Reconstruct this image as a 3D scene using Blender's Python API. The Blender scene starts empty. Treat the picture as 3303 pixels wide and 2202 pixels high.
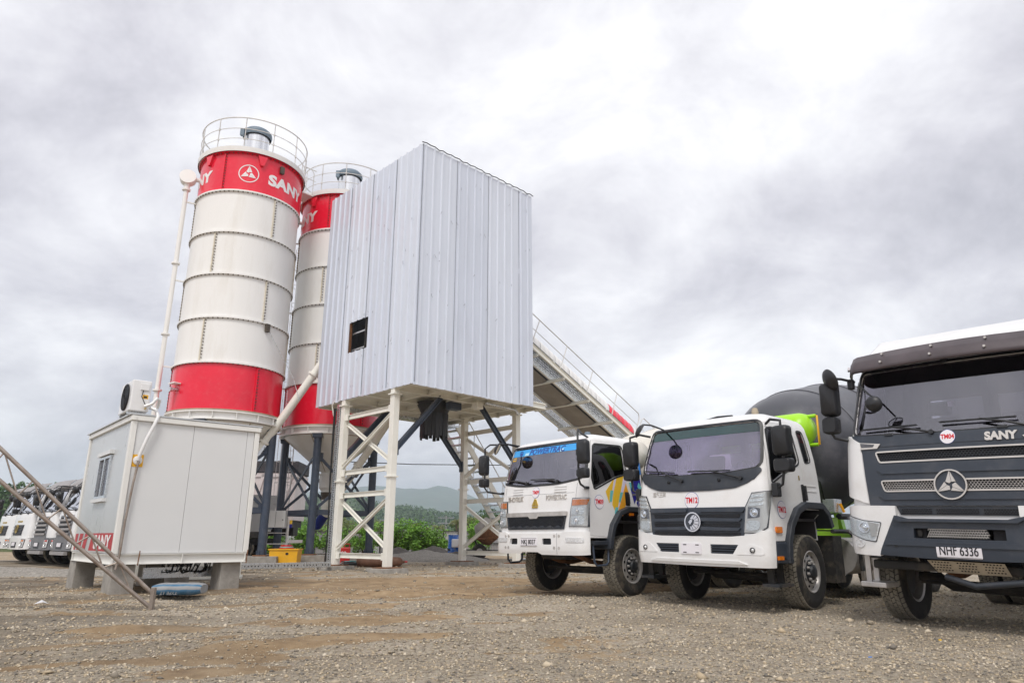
import bpy, bmesh, math, random
import numpy as np
from mathutils import Vector, Matrix, noise
R = math.radians
PI = math.pi
random.seed(7)
rng = np.random.default_rng(7)
sc = bpy.context.scene
COL = sc.collection

# ---------------------------------------------------------------- camera
cam = bpy.data.cameras.new('camera'); camo = bpy.data.objects.new('camera', cam); COL.objects.link(camo)
cam.sensor_width = 36.0; cam.lens = 24.03; cam.clip_start = 0.05; cam.clip_end = 30000
camo.location = (0, 0, 1.0); camo.rotation_euler = (PI / 2 + 0.2795, 0, 0)
sc.camera = camo
sc.render.resolution_x = 1024; sc.render.resolution_y = 682

# ---------------------------------------------------------------- sky, sun, exposure
SUN_EL, SUN_AZ = R(54), R(190)      # azimuth clockwise from +Y: behind the camera
W = bpy.data.worlds.new('World'); sc.world = W; W.use_nodes = True
nt = W.node_tree; nt.nodes.clear()
N = nt.nodes.new; L = nt.links.new
out = N('ShaderNodeOutputWorld'); bg = N('ShaderNodeBackground'); bg.inputs['Strength'].default_value = 0.1
sky = N('ShaderNodeTexSky'); sky.sky_type = 'NISHITA'; sky.sun_disc = False
sky.sun_elevation = SUN_EL; sky.sun_rotation = SUN_AZ; sky.air_density = 1.0; sky.dust_density = 2.0
tc = N('ShaderNodeTexCoord'); sp = N('ShaderNodeSeparateXYZ'); L(tc.outputs['Generated'], sp.inputs[0])
def wmath(op, a, b=None, c=None):
    n = N('ShaderNodeMath'); n.operation = op
    for i, q in enumerate((a, b, c)):
        if q is None: continue
        if isinstance(q, (int, float)): n.inputs[i].default_value = q
        else: L(q, n.inputs[i])
    return n.outputs[0]
zz = wmath('ADD', wmath('ABSOLUTE', sp.outputs['Z']), 0.42)
cb = N('ShaderNodeCombineXYZ')
L(wmath('DIVIDE', sp.outputs['X'], zz), cb.inputs[0]); L(wmath('DIVIDE', sp.outputs['Y'], zz), cb.inputs[1])
def wnoise(scale, det, rough, off, dist=0.0):
    mp = N('ShaderNodeMapping'); mp.inputs['Location'].default_value = off
    L(cb.outputs[0], mp.inputs[0])
    n = N('ShaderNodeTexNoise'); n.inputs['Scale'].default_value = scale; n.inputs['Detail'].default_value = det
    n.inputs['Roughness'].default_value = rough; n.inputs['Distortion'].default_value = dist
    L(mp.outputs[0], n.inputs['Vector']); return n.outputs['Fac']
big = wnoise(1.0, 3, 0.5, (3.1, 1.7, 0.0), 0.2)
fine = wnoise(2.9, 10, 0.62, (0.4, 5.2, 1.0), 0.25)
f = wmath('ADD', wmath('MULTIPLY', big, 0.52), wmath('MULTIPLY', fine, 0.48))
ramp = N('ShaderNodeValToRGB'); L(f, ramp.inputs[0])
e = ramp.color_ramp.elements
e[0].position = 0.37; e[0].color = (0.40, 0.395, 0.44, 1)
e[1].position = 0.62; e[1].color = (0.95, 0.94, 0.945, 1)
m1 = ramp.color_ramp.elements.new(0.45); m1.color = (0.57, 0.56, 0.605, 1)
m2 = ramp.color_ramp.elements.new(0.53); m2.color = (0.75, 0.745, 0.775, 1)
scl = N('ShaderNodeVectorMath'); scl.operation = 'SCALE'; scl.inputs['Scale'].default_value = 10.0
L(ramp.outputs[0], scl.inputs[0])
mix = N('ShaderNodeMix'); mix.data_type = 'RGBA'; mix.inputs['Factor'].default_value = 0.94
L(sky.outputs[0], mix.inputs['A']); L(scl.outputs[0], mix.inputs['B'])
L(mix.outputs['Result'], bg.inputs['Color']); L(bg.outputs[0], out.inputs[0])

sun = bpy.data.lights.new('sun', 'SUN'); sun.energy = 1.5; sun.angle = R(18); sun.color = (1.0, 0.96, 0.9)
suno = bpy.data.objects.new('sun', sun); COL.objects.link(suno)
sd = Vector((math.sin(SUN_AZ) * math.cos(SUN_EL), math.cos(SUN_AZ) * math.cos(SUN_EL), math.sin(SUN_EL)))
suno.rotation_euler = sd.to_track_quat('Z', 'Y').to_euler()
sc.view_settings.view_transform = 'Standard'; sc.view_settings.look = 'None'
sc.view_settings.gamma = 1.0; sc.view_settings.use_curve_mapping = False
sc.view_settings.exposure = 0.46
sc.cycles.volume_bounces = 2; sc.cycles.max_bounces = 8; sc.cycles.transparent_max_bounces = 16

# ---------------------------------------------------------------- materials
MATS = {}
def mat(name, col, rough=0.5, metal=0.0, var=0.08, vs=3.0, bump=0.0, bs=40.0, dirt=0.0, dcol=(0.22, 0.17, 0.11), ds=2.5, coat=0.0, spec=0.5, rvar=0.0, stretch=None, emis=None):
    m = bpy.data.materials.new(name); m.use_nodes = True; MATS[name] = m
    t = m.node_tree; n = t.nodes.new; l = t.links.new
    b = t.nodes['Principled BSDF']
    b.inputs['Roughness'].default_value = rough; b.inputs['Metallic'].default_value = metal
    b.inputs['Specular IOR Level'].default_value = spec
    if coat: b.inputs['Coat Weight'].default_value = coat; b.inputs['Coat Roughness'].default_value = 0.06
    c = n('ShaderNodeTexCoord'); vec = c.outputs['Object']
    if stretch:
        mp = n('ShaderNodeMapping'); mp.inputs['Scale'].default_value = stretch; l(vec, mp.inputs[0]); vec = mp.outputs[0]
    def nz(s, d=6, r=0.6):
        x = n('ShaderNodeTexNoise'); x.inputs['Scale'].default_value = s; x.inputs['Detail'].default_value = d; x.inputs['Roughness'].default_value = r
        l(vec, x.inputs['Vector']); return x.outputs['Fac']
    v = nz(vs)
    rp = n('ShaderNodeValToRGB'); l(v, rp.inputs[0])
    k0, k1 = 1 - var, 1 + var
    rp.color_ramp.elements[0].position = 0.3; rp.color_ramp.elements[1].position = 0.7
    rp.color_ramp.elements[0].color = (col[0] * k0, col[1] * k0, col[2] * k0, 1)
    rp.color_ramp.elements[1].color = (min(1, col[0] * k1), min(1, col[1] * k1), min(1, col[2] * k1), 1)
    cur = rp.outputs[0]
    if dirt:
        r2 = n('ShaderNodeValToRGB'); l(nz(ds, 9, 0.68), r2.inputs[0])
        r2.color_ramp.elements[0].position = 0.50; r2.color_ramp.elements[0].color = (0, 0, 0, 1)
        r2.color_ramp.elements[1].position = 0.72; r2.color_ramp.elements[1].color = (dirt, dirt, dirt, 1)
        mx = n('ShaderNodeMix'); mx.data_type = 'RGBA'; l(r2.outputs[0], mx.inputs['Factor']); l(cur, mx.inputs['A'])
        mx.inputs['B'].default_value = (*dcol, 1); cur = mx.outputs['Result']
    l(cur, b.inputs['Base Color'])
    if rvar:
        ma = n('ShaderNodeMath'); ma.operation = 'MULTIPLY_ADD'; l(v, ma.inputs[0]); ma.inputs[1].default_value = rvar; ma.inputs[2].default_value = rough - rvar * 0.5
        l(ma.outputs[0], b.inputs['Roughness'])
    if bump:
        bp = n('ShaderNodeBump'); bp.inputs['Strength'].default_value = bump; bp.inputs['Distance'].default_value = 0.02
        l(nz(bs), bp.inputs['Height']); l(bp.outputs[0], b.inputs['Normal'])
    if emis: b.inputs['Emission Color'].default_value = (*emis, 1); b.inputs['Emission Strength'].default_value = 1.0
    return m
def glassmat(name, tint, refl=0.08, rough=0.02, cap=0.4):
    m = bpy.data.materials.new(name); m.use_nodes = True; t = m.node_tree; t.nodes.clear(); n = t.nodes.new; l = t.links.new
    o = n('ShaderNodeOutputMaterial'); mx = n('ShaderNodeMixShader'); tr = n('ShaderNodeBsdfTransparent'); gl = n('ShaderNodeBsdfGlossy')
    tr.inputs[0].default_value = (*tint, 1); gl.inputs['Roughness'].default_value = rough; gl.inputs['Color'].default_value = (0.95, 0.95, 1, 1)
    fr = n('ShaderNodeFresnel'); fr.inputs[0].default_value = 1.52
    ma = n('ShaderNodeMath'); ma.operation = 'MAXIMUM'; l(fr.outputs[0], ma.inputs[0]); ma.inputs[1].default_value = refl
    mi_ = n('ShaderNodeMath'); mi_.operation = 'MINIMUM'; l(ma.outputs[0], mi_.inputs[0]); mi_.inputs[1].default_value = max(cap, refl); l(mi_.outputs[0], mx.inputs[0]); l(tr.outputs[0], mx.inputs[1]); l(gl.outputs[0], mx.inputs[2]); l(mx.outputs[0], o.inputs[0])
    MATS[name] = m; return m

mat('white_paint', (0.80, 0.80, 0.80), 0.28, var=0.02, coat=0.4, dirt=0.24, dcol=(0.47, 0.41, 0.33), ds=3.0)
mat('frame_white', (0.80, 0.795, 0.76), 0.4, var=0.03, dirt=0.10, dcol=(0.45, 0.38, 0.28), ds=2.5)
mat('cream_paint', (0.83, 0.82, 0.755), 0.4, var=0.03, dirt=0.12, dcol=(0.40, 0.32, 0.2), ds=2.5)
mat('silo_white', (0.84, 0.835, 0.815), 0.35, var=0.03, vs=0.8, dirt=0.30, dcol=(0.52, 0.47, 0.38), ds=1.6, stretch=(1, 1, 0.16))
mat('silo_red', (0.80, 0.008, 0.038), 0.3, var=0.06, vs=1.0, dirt=0.05, dcol=(0.7, 0.6, 0.5), ds=6, coat=0.3)
mat('joint_rust', (0.42, 0.36, 0.27), 0.8, var=0.2, vs=5)
mat('bolt_dark', (0.12, 0.10, 0.08), 0.6, 0.5, var=0.3)
mat('letter_white', (0.82, 0.80, 0.80), 0.4, var=0.02)
mat('steel_blue', (0.045, 0.062, 0.095), 0.38, var=0.12, dirt=0.15, dcol=(0.25, 0.22, 0.19), ds=5)
mat('galvanised', (0.62, 0.65, 0.68), 0.28, 0.75, var=0.1, vs=12, rvar=0.2)
mat('sheet_metal', (0.69, 0.735, 0.82), 0.38, 0.22, var=0.035, vs=0.9, bump=0.10, bs=1.7, rvar=0.15, dirt=0.16, dcol=(0.40, 0.41, 0.44), ds=2.2, stretch=(1, 1, 0.18))
mat('sheet_metal_shaded', (0.655, 0.70, 0.79), 0.36, 0.25, var=0.04, vs=0.8, bump=0.10, bs=1.5, rvar=0.15, dirt=0.2, dcol=(0.40, 0.41, 0.44), ds=2.6, stretch=(1, 1, 0.18))  # darker copy on alternate panels: reflection differing with sheet angle, put into the colour
mat('rail_paint', (0.66, 0.65, 0.63), 0.45, var=0.1, dirt=0.35, dcol=(0.18, 0.16, 0.17), ds=4)
mat('filter_steel', (0.75, 0.76, 0.78), 0.22, 0.9, var=0.08, vs=2, stretch=(6, 6, 0.2))
mat('cap_blue', (0.15, 0.20, 0.25), 0.5, var=0.1)
mat('container_panel', (0.71, 0.72, 0.72), 0.42, var=0.02, dirt=0.06, dcol=(0.35, 0.33, 0.3), ds=1.5)
mat('panel_steel', (0.57, 0.59, 0.60), 0.30, 0.25, var=0.05, vs=1.5, stretch=(1, 1, 0.3), rvar=0.2)
mat('sticker_red', (0.45, 0.018, 0.03), 0.45, var=0.05)
mat('concrete', (0.32, 0.30, 0.27), 0.9, var=0.22, vs=4, bump=0.5, bs=14, dirt=0.55, dcol=(0.10, 0.085, 0.07), ds=3.0)
mat('dark_void', (0.012, 0.012, 0.015), 0.8, var=0.2)
mat('black_plastic', (0.016, 0.017, 0.02), 0.42, var=0.2, bump=0.1, bs=150)
mat('charcoal_plastic', (0.028, 0.034, 0.045), 0.5, var=0.15, dirt=0.2, dcol=(0.16, 0.14, 0.12), ds=4)
mat('grey_blue_plastic', (0.036, 0.046, 0.064), 0.45, var=0.12, dirt=0.14, dcol=(0.2, 0.18, 0.16), ds=3)
mat('brown_visor', (0.075, 0.06, 0.066), 0.5, var=0.25, vs=3, dirt=0.3, dcol=(0.12, 0.08, 0.075), ds=2)
mat('rubber', (0.022, 0.021, 0.020), 0.85, var=0.25, vs=8, bump=0.2, bs=60, dirt=0.65, dcol=(0.20, 0.165, 0.12), ds=3.5)
mat('tread_dusty', (0.23, 0.21, 0.17), 0.95, var=0.25, vs=7, dirt=0.5, dcol=(0.05, 0.045, 0.04), ds=5)
mat('rim_steel', (0.56, 0.54, 0.52), 0.38, 0.5, var=0.15, vs=5, dirt=0.4, dcol=(0.13, 0.10, 0.075), ds=3)
mat('hub_dark', (0.03, 0.034, 0.04), 0.5, 0.2, var=0.3, dirt=0.5, dcol=(0.2, 0.16, 0.12), ds=6)
mat('chassis_dark', (0.02, 0.019, 0.018), 0.7, var=0.3, dirt=0.6, dcol=(0.11, 0.085, 0.06), ds=3)
mat('chrome', (0.85, 0.85, 0.87), 0.12, 1.0, var=0.03)
mat('satin_silver', (0.66, 0.62, 0.57), 0.3, 0.85, var=0.05)
mat('gold', (0.55, 0.38, 0.08), 0.3, 0.8, var=0.1)
mat('lamp_reflector', (0.74, 0.75, 0.76), 0.25, 0.35, var=0.15, vs=30, bump=0.6, bs=45)
mat('lamp_dark', (0.10, 0.10, 0.11), 0.3, 0.3, var=0.3, vs=20)
mat('amber', (0.75, 0.20, 0.01), 0.25, var=0.15, vs=30)
mat('red_lens', (0.55, 0.03, 0.02), 0.25)
mat('lime', (0.36, 0.72, 0.02), 0.35, var=0.04)
mat('drum_dark', (0.068, 0.07, 0.082), 0.34, var=0.18, vs=1.2, dirt=0.4, dcol=(0.22, 0.21, 0.23), ds=1.6, rvar=0.2)
mat('drum_cream', (0.70, 0.67, 0.61), 0.4, var=0.06, dirt=0.3, dcol=(0.35, 0.27, 0.19), ds=2)
mat('seat_fabric', (0.05, 0.048, 0.055), 0.9, var=0.2)
mat('cab_lining', (0.075, 0.07, 0.075), 0.85, var=0.15)
mat('paper', (0.7, 0.7, 0.72), 0.8, var=0.1)
mat('print_red', (0.60, 0.01, 0.025), 0.5, var=0.02)
mat('print_blue', (0.03, 0.07, 0.32), 0.5, var=0.02)
mat('print_white', (0.80, 0.78, 0.82), 0.4, var=0.02)
mat('print_black', (0.012, 0.012, 0.018), 0.5, var=0.02)
mat('deco_yellow', (0.80, 0.50, 0.03), 0.35, var=0.02)
mat('deco_orange', (0.80, 0.37, 0.02), 0.35, var=0.02)
mat('deco_lilac', (0.66, 0.62, 0.80), 0.35, var=0.02)
mat('deco_teal', (0.13, 0.50, 0.52), 0.35, var=0.02)
mat('deco_navy', (0.02, 0.018, 0.25), 0.35, var=0.02)
mat('deco_sky', (0.03, 0.24, 0.75), 0.35, var=0.02)
mat('banner_blue', (0.05, 0.38, 0.85), 0.4, var=0.03)
mat('banner_pale', (0.45, 0.74, 0.92), 0.4, var=0.03)
mat('yellow_paint', (0.80, 0.42, 0.015), 0.5, var=0.06, dirt=0.2, ds=4)
mat('red_paint', (0.5, 0.02, 0.02), 0.4, var=0.1, dirt=0.2, ds=4)
mat('blue_paint', (0.02, 0.07, 0.50), 0.4, var=0.1, dirt=0.3, dcol=(0.4, 0.4, 0.38), ds=6)
mat('drum_blue', (0.03, 0.17, 0.62), 0.5, var=0.1, dirt=1.0, dcol=(0.55, 0.55, 0.52), ds=5)
mat('motor_blue', (0.006, 0.02, 0.18), 0.35, var=0.15)
mat('rust', (0.20, 0.09, 0.04), 0.9, var=0.35, vs=10, dirt=0.5, dcol=(0.07, 0.04, 0.03), ds=6)
mat('cylinder_brown', (0.16, 0.075, 0.045), 0.7, var=0.2, vs=8, dirt=0.4, dcol=(0.3, 0.22, 0.16), ds=5)
mat('truss_steel', (0.34, 0.29, 0.25), 0.42, 0.55, var=0.2, vs=6, dirt=0.5, dcol=(0.2, 0.11, 0.06), ds=7)
mat('cable_black', (0.012, 0.012, 0.013), 0.6, var=0.1)
mat('belt_rubber', (0.30, 0.275, 0.24), 0.9, var=0.12, vs=2)
mat('hood_white', (0.78, 0.78, 0.77), 0.45, var=0.03)
mat('fence_grey', (0.28, 0.28, 0.29), 0.6, 0.1, var=0.18, vs=1, dirt=0.4, dcol=(0.2, 0.13, 0.08), ds=1.5)
mat('tarp_dark', (0.06, 0.058, 0.065), 0.8, var=0.15)
mat('sack_blue', (0.05, 0.15, 0.26), 0.7, var=0.15, vs=6, dirt=0.4, dcol=(0.35, 0.33, 0.3), ds=6)
mat('sack_grey', (0.27, 0.275, 0.28), 0.8, var=0.15, vs=6)
mat('palm_leaf', (0.15, 0.16, 0.045), 0.7, var=0.3, vs=3)
mat('leaf_bright', (0.15, 0.32, 0.035), 0.6, var=0.45, vs=1.3)
mat('leaf_dark', (0.045, 0.10, 0.02), 0.65, var=0.4, vs=0.5)
mat('bark', (0.12, 0.09, 0.065), 0.9, var=0.3)
mat('sheet_inside', (0.10, 0.10, 0.11), 0.7, var=0.1)
glassmat('glass_tint', (0.58, 0.56, 0.62), 0.15)
glassmat('glass_dark', (0.10, 0.10, 0.11), 0.07)
glassmat('glass_clear', (0.92, 0.94, 0.95), 0.04, 0.02, 0.12)
glassmat('glass_purple', (0.62, 0.55, 0.75), 0.17)
glassmat('glass_green', (0.12, 0.42, 0.38), 0.10)
glassmat('glass_red', (0.6, 0.08, 0.12), 0.10)

# ---------------------------------------------------------------- mesh helpers
def V3(*a): return Vector(a)
class MB:
    def __init__(s): s.v = []; s.f = []; s.m = []
    def add(s, vs, fs, mi=0):
        b = len(s.v); s.v += [tuple(q) for q in vs]; s.f += [tuple(i + b for i in q) for q in fs]; s.m += [mi] * len(fs); return s
    def box(s, x0, x1, y0, y1, z0, z1, mi=0):
        return s.add([(x0, y0, z0), (x1, y0, z0), (x1, y1, z0), (x0, y1, z0), (x0, y0, z1), (x1, y0, z1), (x1, y1, z1), (x0, y1, z1)],
              [(3, 2, 1, 0), (4, 5, 6, 7), (0, 1, 5, 4), (1, 2, 6, 5), (2, 3, 7, 6), (3, 0, 4, 7)], mi)
    def cbox(s, c, sx, sy, sz, mi=0): return s.box(c[0] - sx / 2, c[0] + sx / 2, c[1] - sy / 2, c[1] + sy / 2, c[2] - sz / 2, c[2] + sz / 2, mi)
    def beam(s, p, q, w, h, up=(0, 0, 1), mi=0, ext=0.0):
        p = Vector(p); q = Vector(q); d = (q - p).normalized(); p = p - d * ext; q = q + d * ext
        u = Vector(up); a = d.cross(u)
        if a.length < 1e-4: a = d.cross(Vector((1, 0, 0)))
        a.normalize(); b = a.cross(d).normalized()
        o = [(-w / 2, -h / 2), (w / 2, -h / 2), (w / 2, h / 2), (-w / 2, h / 2)]
        vs = [p + a * i + b * j for i, j in o] + [q + a * i + b * j for i, j in o]
        return s.add(vs, [(3, 2, 1, 0), (4, 5, 6, 7), (0, 1, 5, 4), (1, 2, 6, 5), (2, 3, 7, 6), (3, 0, 4, 7)], mi)
    def ibeam(s, p, q, w, h, t=0.012, up=(0, 0, 1), mi=0):
        p = Vector(p); q = Vector(q); d = (q - p).normalized(); u = Vector(up)
        a = d.cross(u)
        if a.length < 1e-4: a = d.cross(Vector((1, 0, 0)))
        a.normalize(); b = a.cross(d).normalized()
        s.beam(p + b * (h / 2 - t / 2), q + b * (h / 2 - t / 2), w, t, up, mi); s.beam(p - b * (h / 2 - t / 2), q - b * (h / 2 - t / 2), w, t, up, mi)
        return s.beam(p, q, t, h - 2 * t, up, mi)
    def tube(s, pts, r, n=8, cap=True, mi=0, closed=False):
        pts = [Vector(p) for p in pts]; k = len(pts); rs = r if isinstance(r, (list, tuple)) else [r] * k
        b0 = len(s.v); prev = None
        for i, p in enumerate(pts):
            if closed: d = pts[(i + 1) % k] - pts[i - 1]
            else: d = (pts[min(i + 1, k - 1)] - pts[max(i - 1, 0)])
            d = d.normalized() if d.length > 1e-9 else Vector((0, 0, 1))
            if prev is None:
                a = d.cross(Vector((0, 0, 1)))
                if a.length < 1e-3: a = d.cross(Vector((1, 0, 0)))
            else:
                a = prev - d * prev.dot(d)
                if a.length < 1e-4: a = d.cross(Vector((0, 0, 1)))
            a.normalize(); prev = a; c = d.cross(a)
            for j in range(n):
                t = 2 * PI * j / n; s.v.append(tuple(p + (a * math.cos(t) + c * math.sin(t)) * rs[i]))
        for i in range(k if closed else k - 1):
            i2 = (i + 1) % k
            for j in range(n):
                s.f.append((b0 + i * n + j, b0 + i * n + (j + 1) % n, b0 + i2 * n + (j + 1) % n, b0 + i2 * n + j)); s.m.append(mi)
        if cap and not closed:
            s.f.append(tuple(b0 + j for j in reversed(range(n)))); s.f.append(tuple(b0 + (k - 1) * n + j for j in range(n))); s.m += [mi, mi]
        return s
    def lathe(s, prof, n=32, M=None, a0=0.0, a1=2 * PI, cap=False, mi=0):
        full = abs(a1 - a0 - 2 * PI) < 1e-6; cnt = n if full else n + 1
        b0 = len(s.v); M = M or Matrix()
        for (r, z) in prof:
            for j in range(cnt):
                t = a0 + (a1 - a0) * j / n; s.v.append(tuple(M @ Vector((r * math.cos(t), r * math.sin(t), z))))
        for i in range(len(prof) - 1):
            for j in range(n):
                j2 = (j + 1) % cnt
                s.f.append((b0 + i * cnt + j, b0 + i * cnt + j2, b0 + (i + 1) * cnt + j2, b0 + (i + 1) * cnt + j)); s.m.append(mi)
        if cap and full:
            s.f.append(tuple(b0 + j for j in reversed(range(n)))); s.f.append(tuple(b0 + (len(prof) - 1) * cnt + j for j in range(n))); s.m += [mi, mi]
        return s
    def prism(s, poly, fn, d0, d1, mi=0):
        k = len(poly); vs = [fn(a, b, d0) for a, b in poly] + [fn(a, b, d1) for a, b in poly]
        return s.add(vs, [tuple(range(k))[::-1], tuple(range(k, 2 * k))] + [(i, (i + 1) % k, k + (i + 1) % k, k + i) for i in range(k)], mi)
    def build(s, name, m, parent=None, smooth=None, bevel=0.0, loc=None, rot=None, fixn=True):
        me = bpy.data.meshes.new(name); me.from_pydata(s.v, [], s.f); me.update()
        return mkobj(name, me, m, parent, smooth, bevel, loc, rot, s.m, fixn)
def mkobj(name, me, m, parent=None, smooth=None, bevel=0.0, loc=None, rot=None, mi=None, fixn=True):
    ms = m if isinstance(m, (list, tuple)) else [m]
    for q in ms: me.materials.append(MATS[q] if isinstance(q, str) else q)
    if mi is not None and any(mi): me.polygons.foreach_set('material_index', mi)
    if fixn:
        bm = bmesh.new(); bm.from_mesh(me); bmesh.ops.recalc_face_normals(bm, faces=bm.faces); bm.to_mesh(me); bm.free()
    if smooth is not None:
        me.polygons.foreach_set('use_smooth', [True] * len(me.polygons)); me.set_sharp_from_angle(angle=R(smooth))
    o = bpy.data.objects.new(name, me); COL.objects.link(o)
    if parent: o.parent = parent
    if loc is not None: o.location = loc
    if rot is not None: o.rotation_euler = rot
    if bevel:
        b = o.modifiers.new('bevel', 'BEVEL'); b.width = bevel; b.segments = 2; b.limit_method = 'ANGLE'; b.angle_limit = R(35)
    return o
def inst(o, parent=None, loc=None, rot=None, scale=None):
    c = o.copy(); COL.objects.link(c)
    if parent: c.parent = parent
    if loc is not None: c.location = loc
    if rot is not None: c.rotation_euler = rot
    if scale is not None: c.scale = scale
    return c
def tag(o, label, cat, group=None):
    o['label'] = label; o['category'] = cat
    if group: o['group'] = group
    return o
def thing(name, label, cat, loc=(0, 0, 0), rz=0.0, group=None):
    o = bpy.data.objects.new(name, None); COL.objects.link(o); o.empty_display_size = 0.2
    o.location = loc; o.rotation_euler = (0, 0, rz); return tag(o, label, cat, group)
def stuff(o): o['kind'] = 'stuff'; return o
def struct(o): o['kind'] = 'structure'; return o
def cut2d(poly, xs=(), ys=()):
    """flat polygon(s) in the (x, y) plane cut along vertical / horizontal lines"""
    bm = bmesh.new()
    for p in poly:
        bm.faces.new([bm.verts.new((a, b, 0)) for a, b in p])
    for x in xs: bmesh.ops.bisect_plane(bm, geom=bm.verts[:] + bm.edges[:] + bm.faces[:], dist=1e-6, plane_co=(x, 0, 0), plane_no=(1, 0, 0))
    for y in ys: bmesh.ops.bisect_plane(bm, geom=bm.verts[:] + bm.edges[:] + bm.faces[:], dist=1e-6, plane_co=(0, y, 0), plane_no=(0, 1, 0))
    return bm
def inpoly(x, y, p):
    c = False; j = len(p) - 1
    for i in range(len(p)):
        if (p[i][1] > y) != (p[j][1] > y) and x < (p[j][0] - p[i][0]) * (y - p[i][1]) / (p[j][1] - p[i][1]) + p[i][0]: c = not c
        j = i
    return c
def text2d(s, size=1.0, off=0.0, sx=1.0, shear=0.0, align='CENTER', space=1.0):
    """a bmesh of flat lettering, baseline at 0, capital height about 0.7*size"""
    c = bpy.data.curves.new('t', 'FONT'); c.body = s; c.size = size; c.offset = off; c.align_x = align; c.shear = shear; c.space_character = space
    c.resolution_u = 4
    o = bpy.data.objects.new('t', c); COL.objects.link(o)
    dg = bpy.context.evaluated_depsgraph_get(); me = bpy.data.meshes.new_from_object(o.evaluated_get(dg))
    bpy.data.objects.remove(o); bpy.data.curves.remove(c)
    bm = bmesh.new(); bm.from_mesh(me); bpy.data.meshes.remove(me)
    for v in bm.verts: v.co.x *= sx; v.co.z = 0
    return bm
def bm_done(bm, fn, th, name, m, parent, both=False):
    """map a flat bmesh through fn(x, y, d) and give it thickness th"""
    vs = [v.co.copy() for v in bm.verts]; bm.verts.index_update()
    fs = [[v.index for v in q.verts] for q in bm.faces]
    bd = [(e.verts[0].index, e.verts[1].index) for e in bm.edges if len(e.link_faces) == 1]
    bm.free(); k = len(vs)
    mb = MB(); mb.v = [tuple(fn(q.x, q.y, th)) for q in vs] + [tuple(fn(q.x, q.y, 0.0)) for q in vs]
    mb.f = [tuple(q) for q in fs] + [tuple(i + k for i in reversed(q)) for q in fs] + [(a, b, b + k, a + k) for a, b in bd]; mb.m = [0] * len(mb.f)
    return mb.build(name, m, parent)
def rpoly(pts, r, n=4):
    """round the corners of a polygon"""
    o = []; k = len(pts)
    for i in range(k):
        p = Vector(pts[i]); a = Vector(pts[i - 1]) - p; b = Vector(pts[(i + 1) % k]) - p
        rr = r[i] if isinstance(r, (list, tuple)) else r
        rr = min(rr, a.length * 0.48, b.length * 0.48)
        if rr < 1e-4: o.append(tuple(p)); continue
        A = p + a.normalized() * rr; B = p + b.normalized() * rr
        for j in range(n + 1):
            t = j / n; q = A * (1 - t) ** 2 + p * 2 * t * (1 - t) + B * t * t; o.append((q.x, q.y))
    return o
def circ(cx, cy, r, n=28, ry=None): return [(cx + r * math.cos(2 * PI * i / n), cy + (ry or r) * math.sin(2 * PI * i / n)) for i in range(n)]
# ================================================================ SETTING
def fbm(x, y, s, o=3):
    return sum(noise.noise(Vector((x * s * 2 ** i, y * s * 2 ** i, 3.3 * i))) * 0.5 ** i for i in range(o))
def gz(x, y):
    d = math.hypot(x, y)
    z = 0.05 * fbm(x, y, 0.45) + 0.018 * fbm(x + 40, y, 2.2, 2)
    z *= min(1.0, max(0.25, (d - 2) / 6))
    # shallow wheel ruts running to the left
    for (y0, k) in ((8.6, 0.10), (10.4, 0.06), (13.2, 0.02), (7.2, 0.16)):
        t = (y - y0 - k * x * 1.6 + 0.25 * math.sin(x * 0.8 + y0)) / 0.22
        if abs(t) < 3.4 and x < 2.5: z += (0.02 * math.exp(-((abs(t) - 1.7) / 0.6) ** 2) - 0.05 * math.exp(-t * t)) * min(1, max(0, (2.5 - x) / 2))
    return z
CLAY = [(-4.36, 8.2, 1.0, 0.4), (-1.96, 9.2, 1.3, 0.5), (-2.3, 5.8, 0.6, 0.3), (-1.8, 7.4, 1.2, 0.3), (-1.9, 13.5, 2.6, 0.8), (-4.1, 7.0, 0.9, 0.25), (0.3, 14.5, 4.5, 1.2), (-3.0, 16.5, 5.0, 2.5), (-6.0, 6.2, 1.0, 0.15)]
def smooth(a, b, x): t = min(1, max(0, (x - a) / (b - a))); return t * t * (3 - 2 * t)
def clay(x, y):
    xr, yr = x * 0.93 + y * 0.36, y * 0.93 - x * 0.36
    f = fbm(xr * 0.62 + 3, yr * 1.35, 0.9, 4) + 0.25 * fbm(x, y, 4.0, 2)
    left = smooth(3.0, -2.0, x) if y < 13 else smooth(8.0, 2.0, x)
    c = smooth(0.12, 0.45, f) * 0.8 * left
    for (cx, cy, rx, ry) in CLAY:
        q = ((x - cx) / rx) ** 2 + ((y - cy - 0.30 * (x - cx)) / ry) ** 2
        if q < 4: c = max(c, smooth(1.3, 0.2, q + 0.9 * f))
    return c
def damp(x, y): return smooth(-1.0, -6.0, x + 0.15 * (y - 8)) * smooth(-0.35, 0.3, fbm(x * 0.4, y * 1.3, 1.0, 3))
mb = MB()
ax = sorted(set([-9000, -4000, -1500, -600, -250, -120, -70, -50] + list(np.arange(-40, -14, 1.0)) + list(np.arange(-14, 12.01, 0.12)) + list(np.arange(13, 41, 1.0)) + [55, 80, 140, 300, 700, 1500, 4000, 9000]))
ay = sorted(set([-3000, -600, -120, -40, -15, -5, 0, 2] + list(np.arange(3.0, 20.01, 0.12)) + list(np.arange(20.5, 34, 0.5)) + list(np.arange(35, 61, 1.5)) + [70, 90, 130, 220, 400, 800, 1600, 3500, 9000]))
gvs = np.array([(x, y, gz(x, y) if (-45 < x < 45 and -20 < y < 65) else 0.0) for y in ay for x in ax]); nx = len(ax)
gfs = [(j * nx + i, j * nx + i + 1, (j + 1) * nx + i + 1, (j + 1) * nx + i) for j in range(len(ay) - 1) for i in range(nx - 1)]
me = bpy.data.meshes.new('ground'); me.from_pydata(gvs.tolist(), [], gfs)
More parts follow.
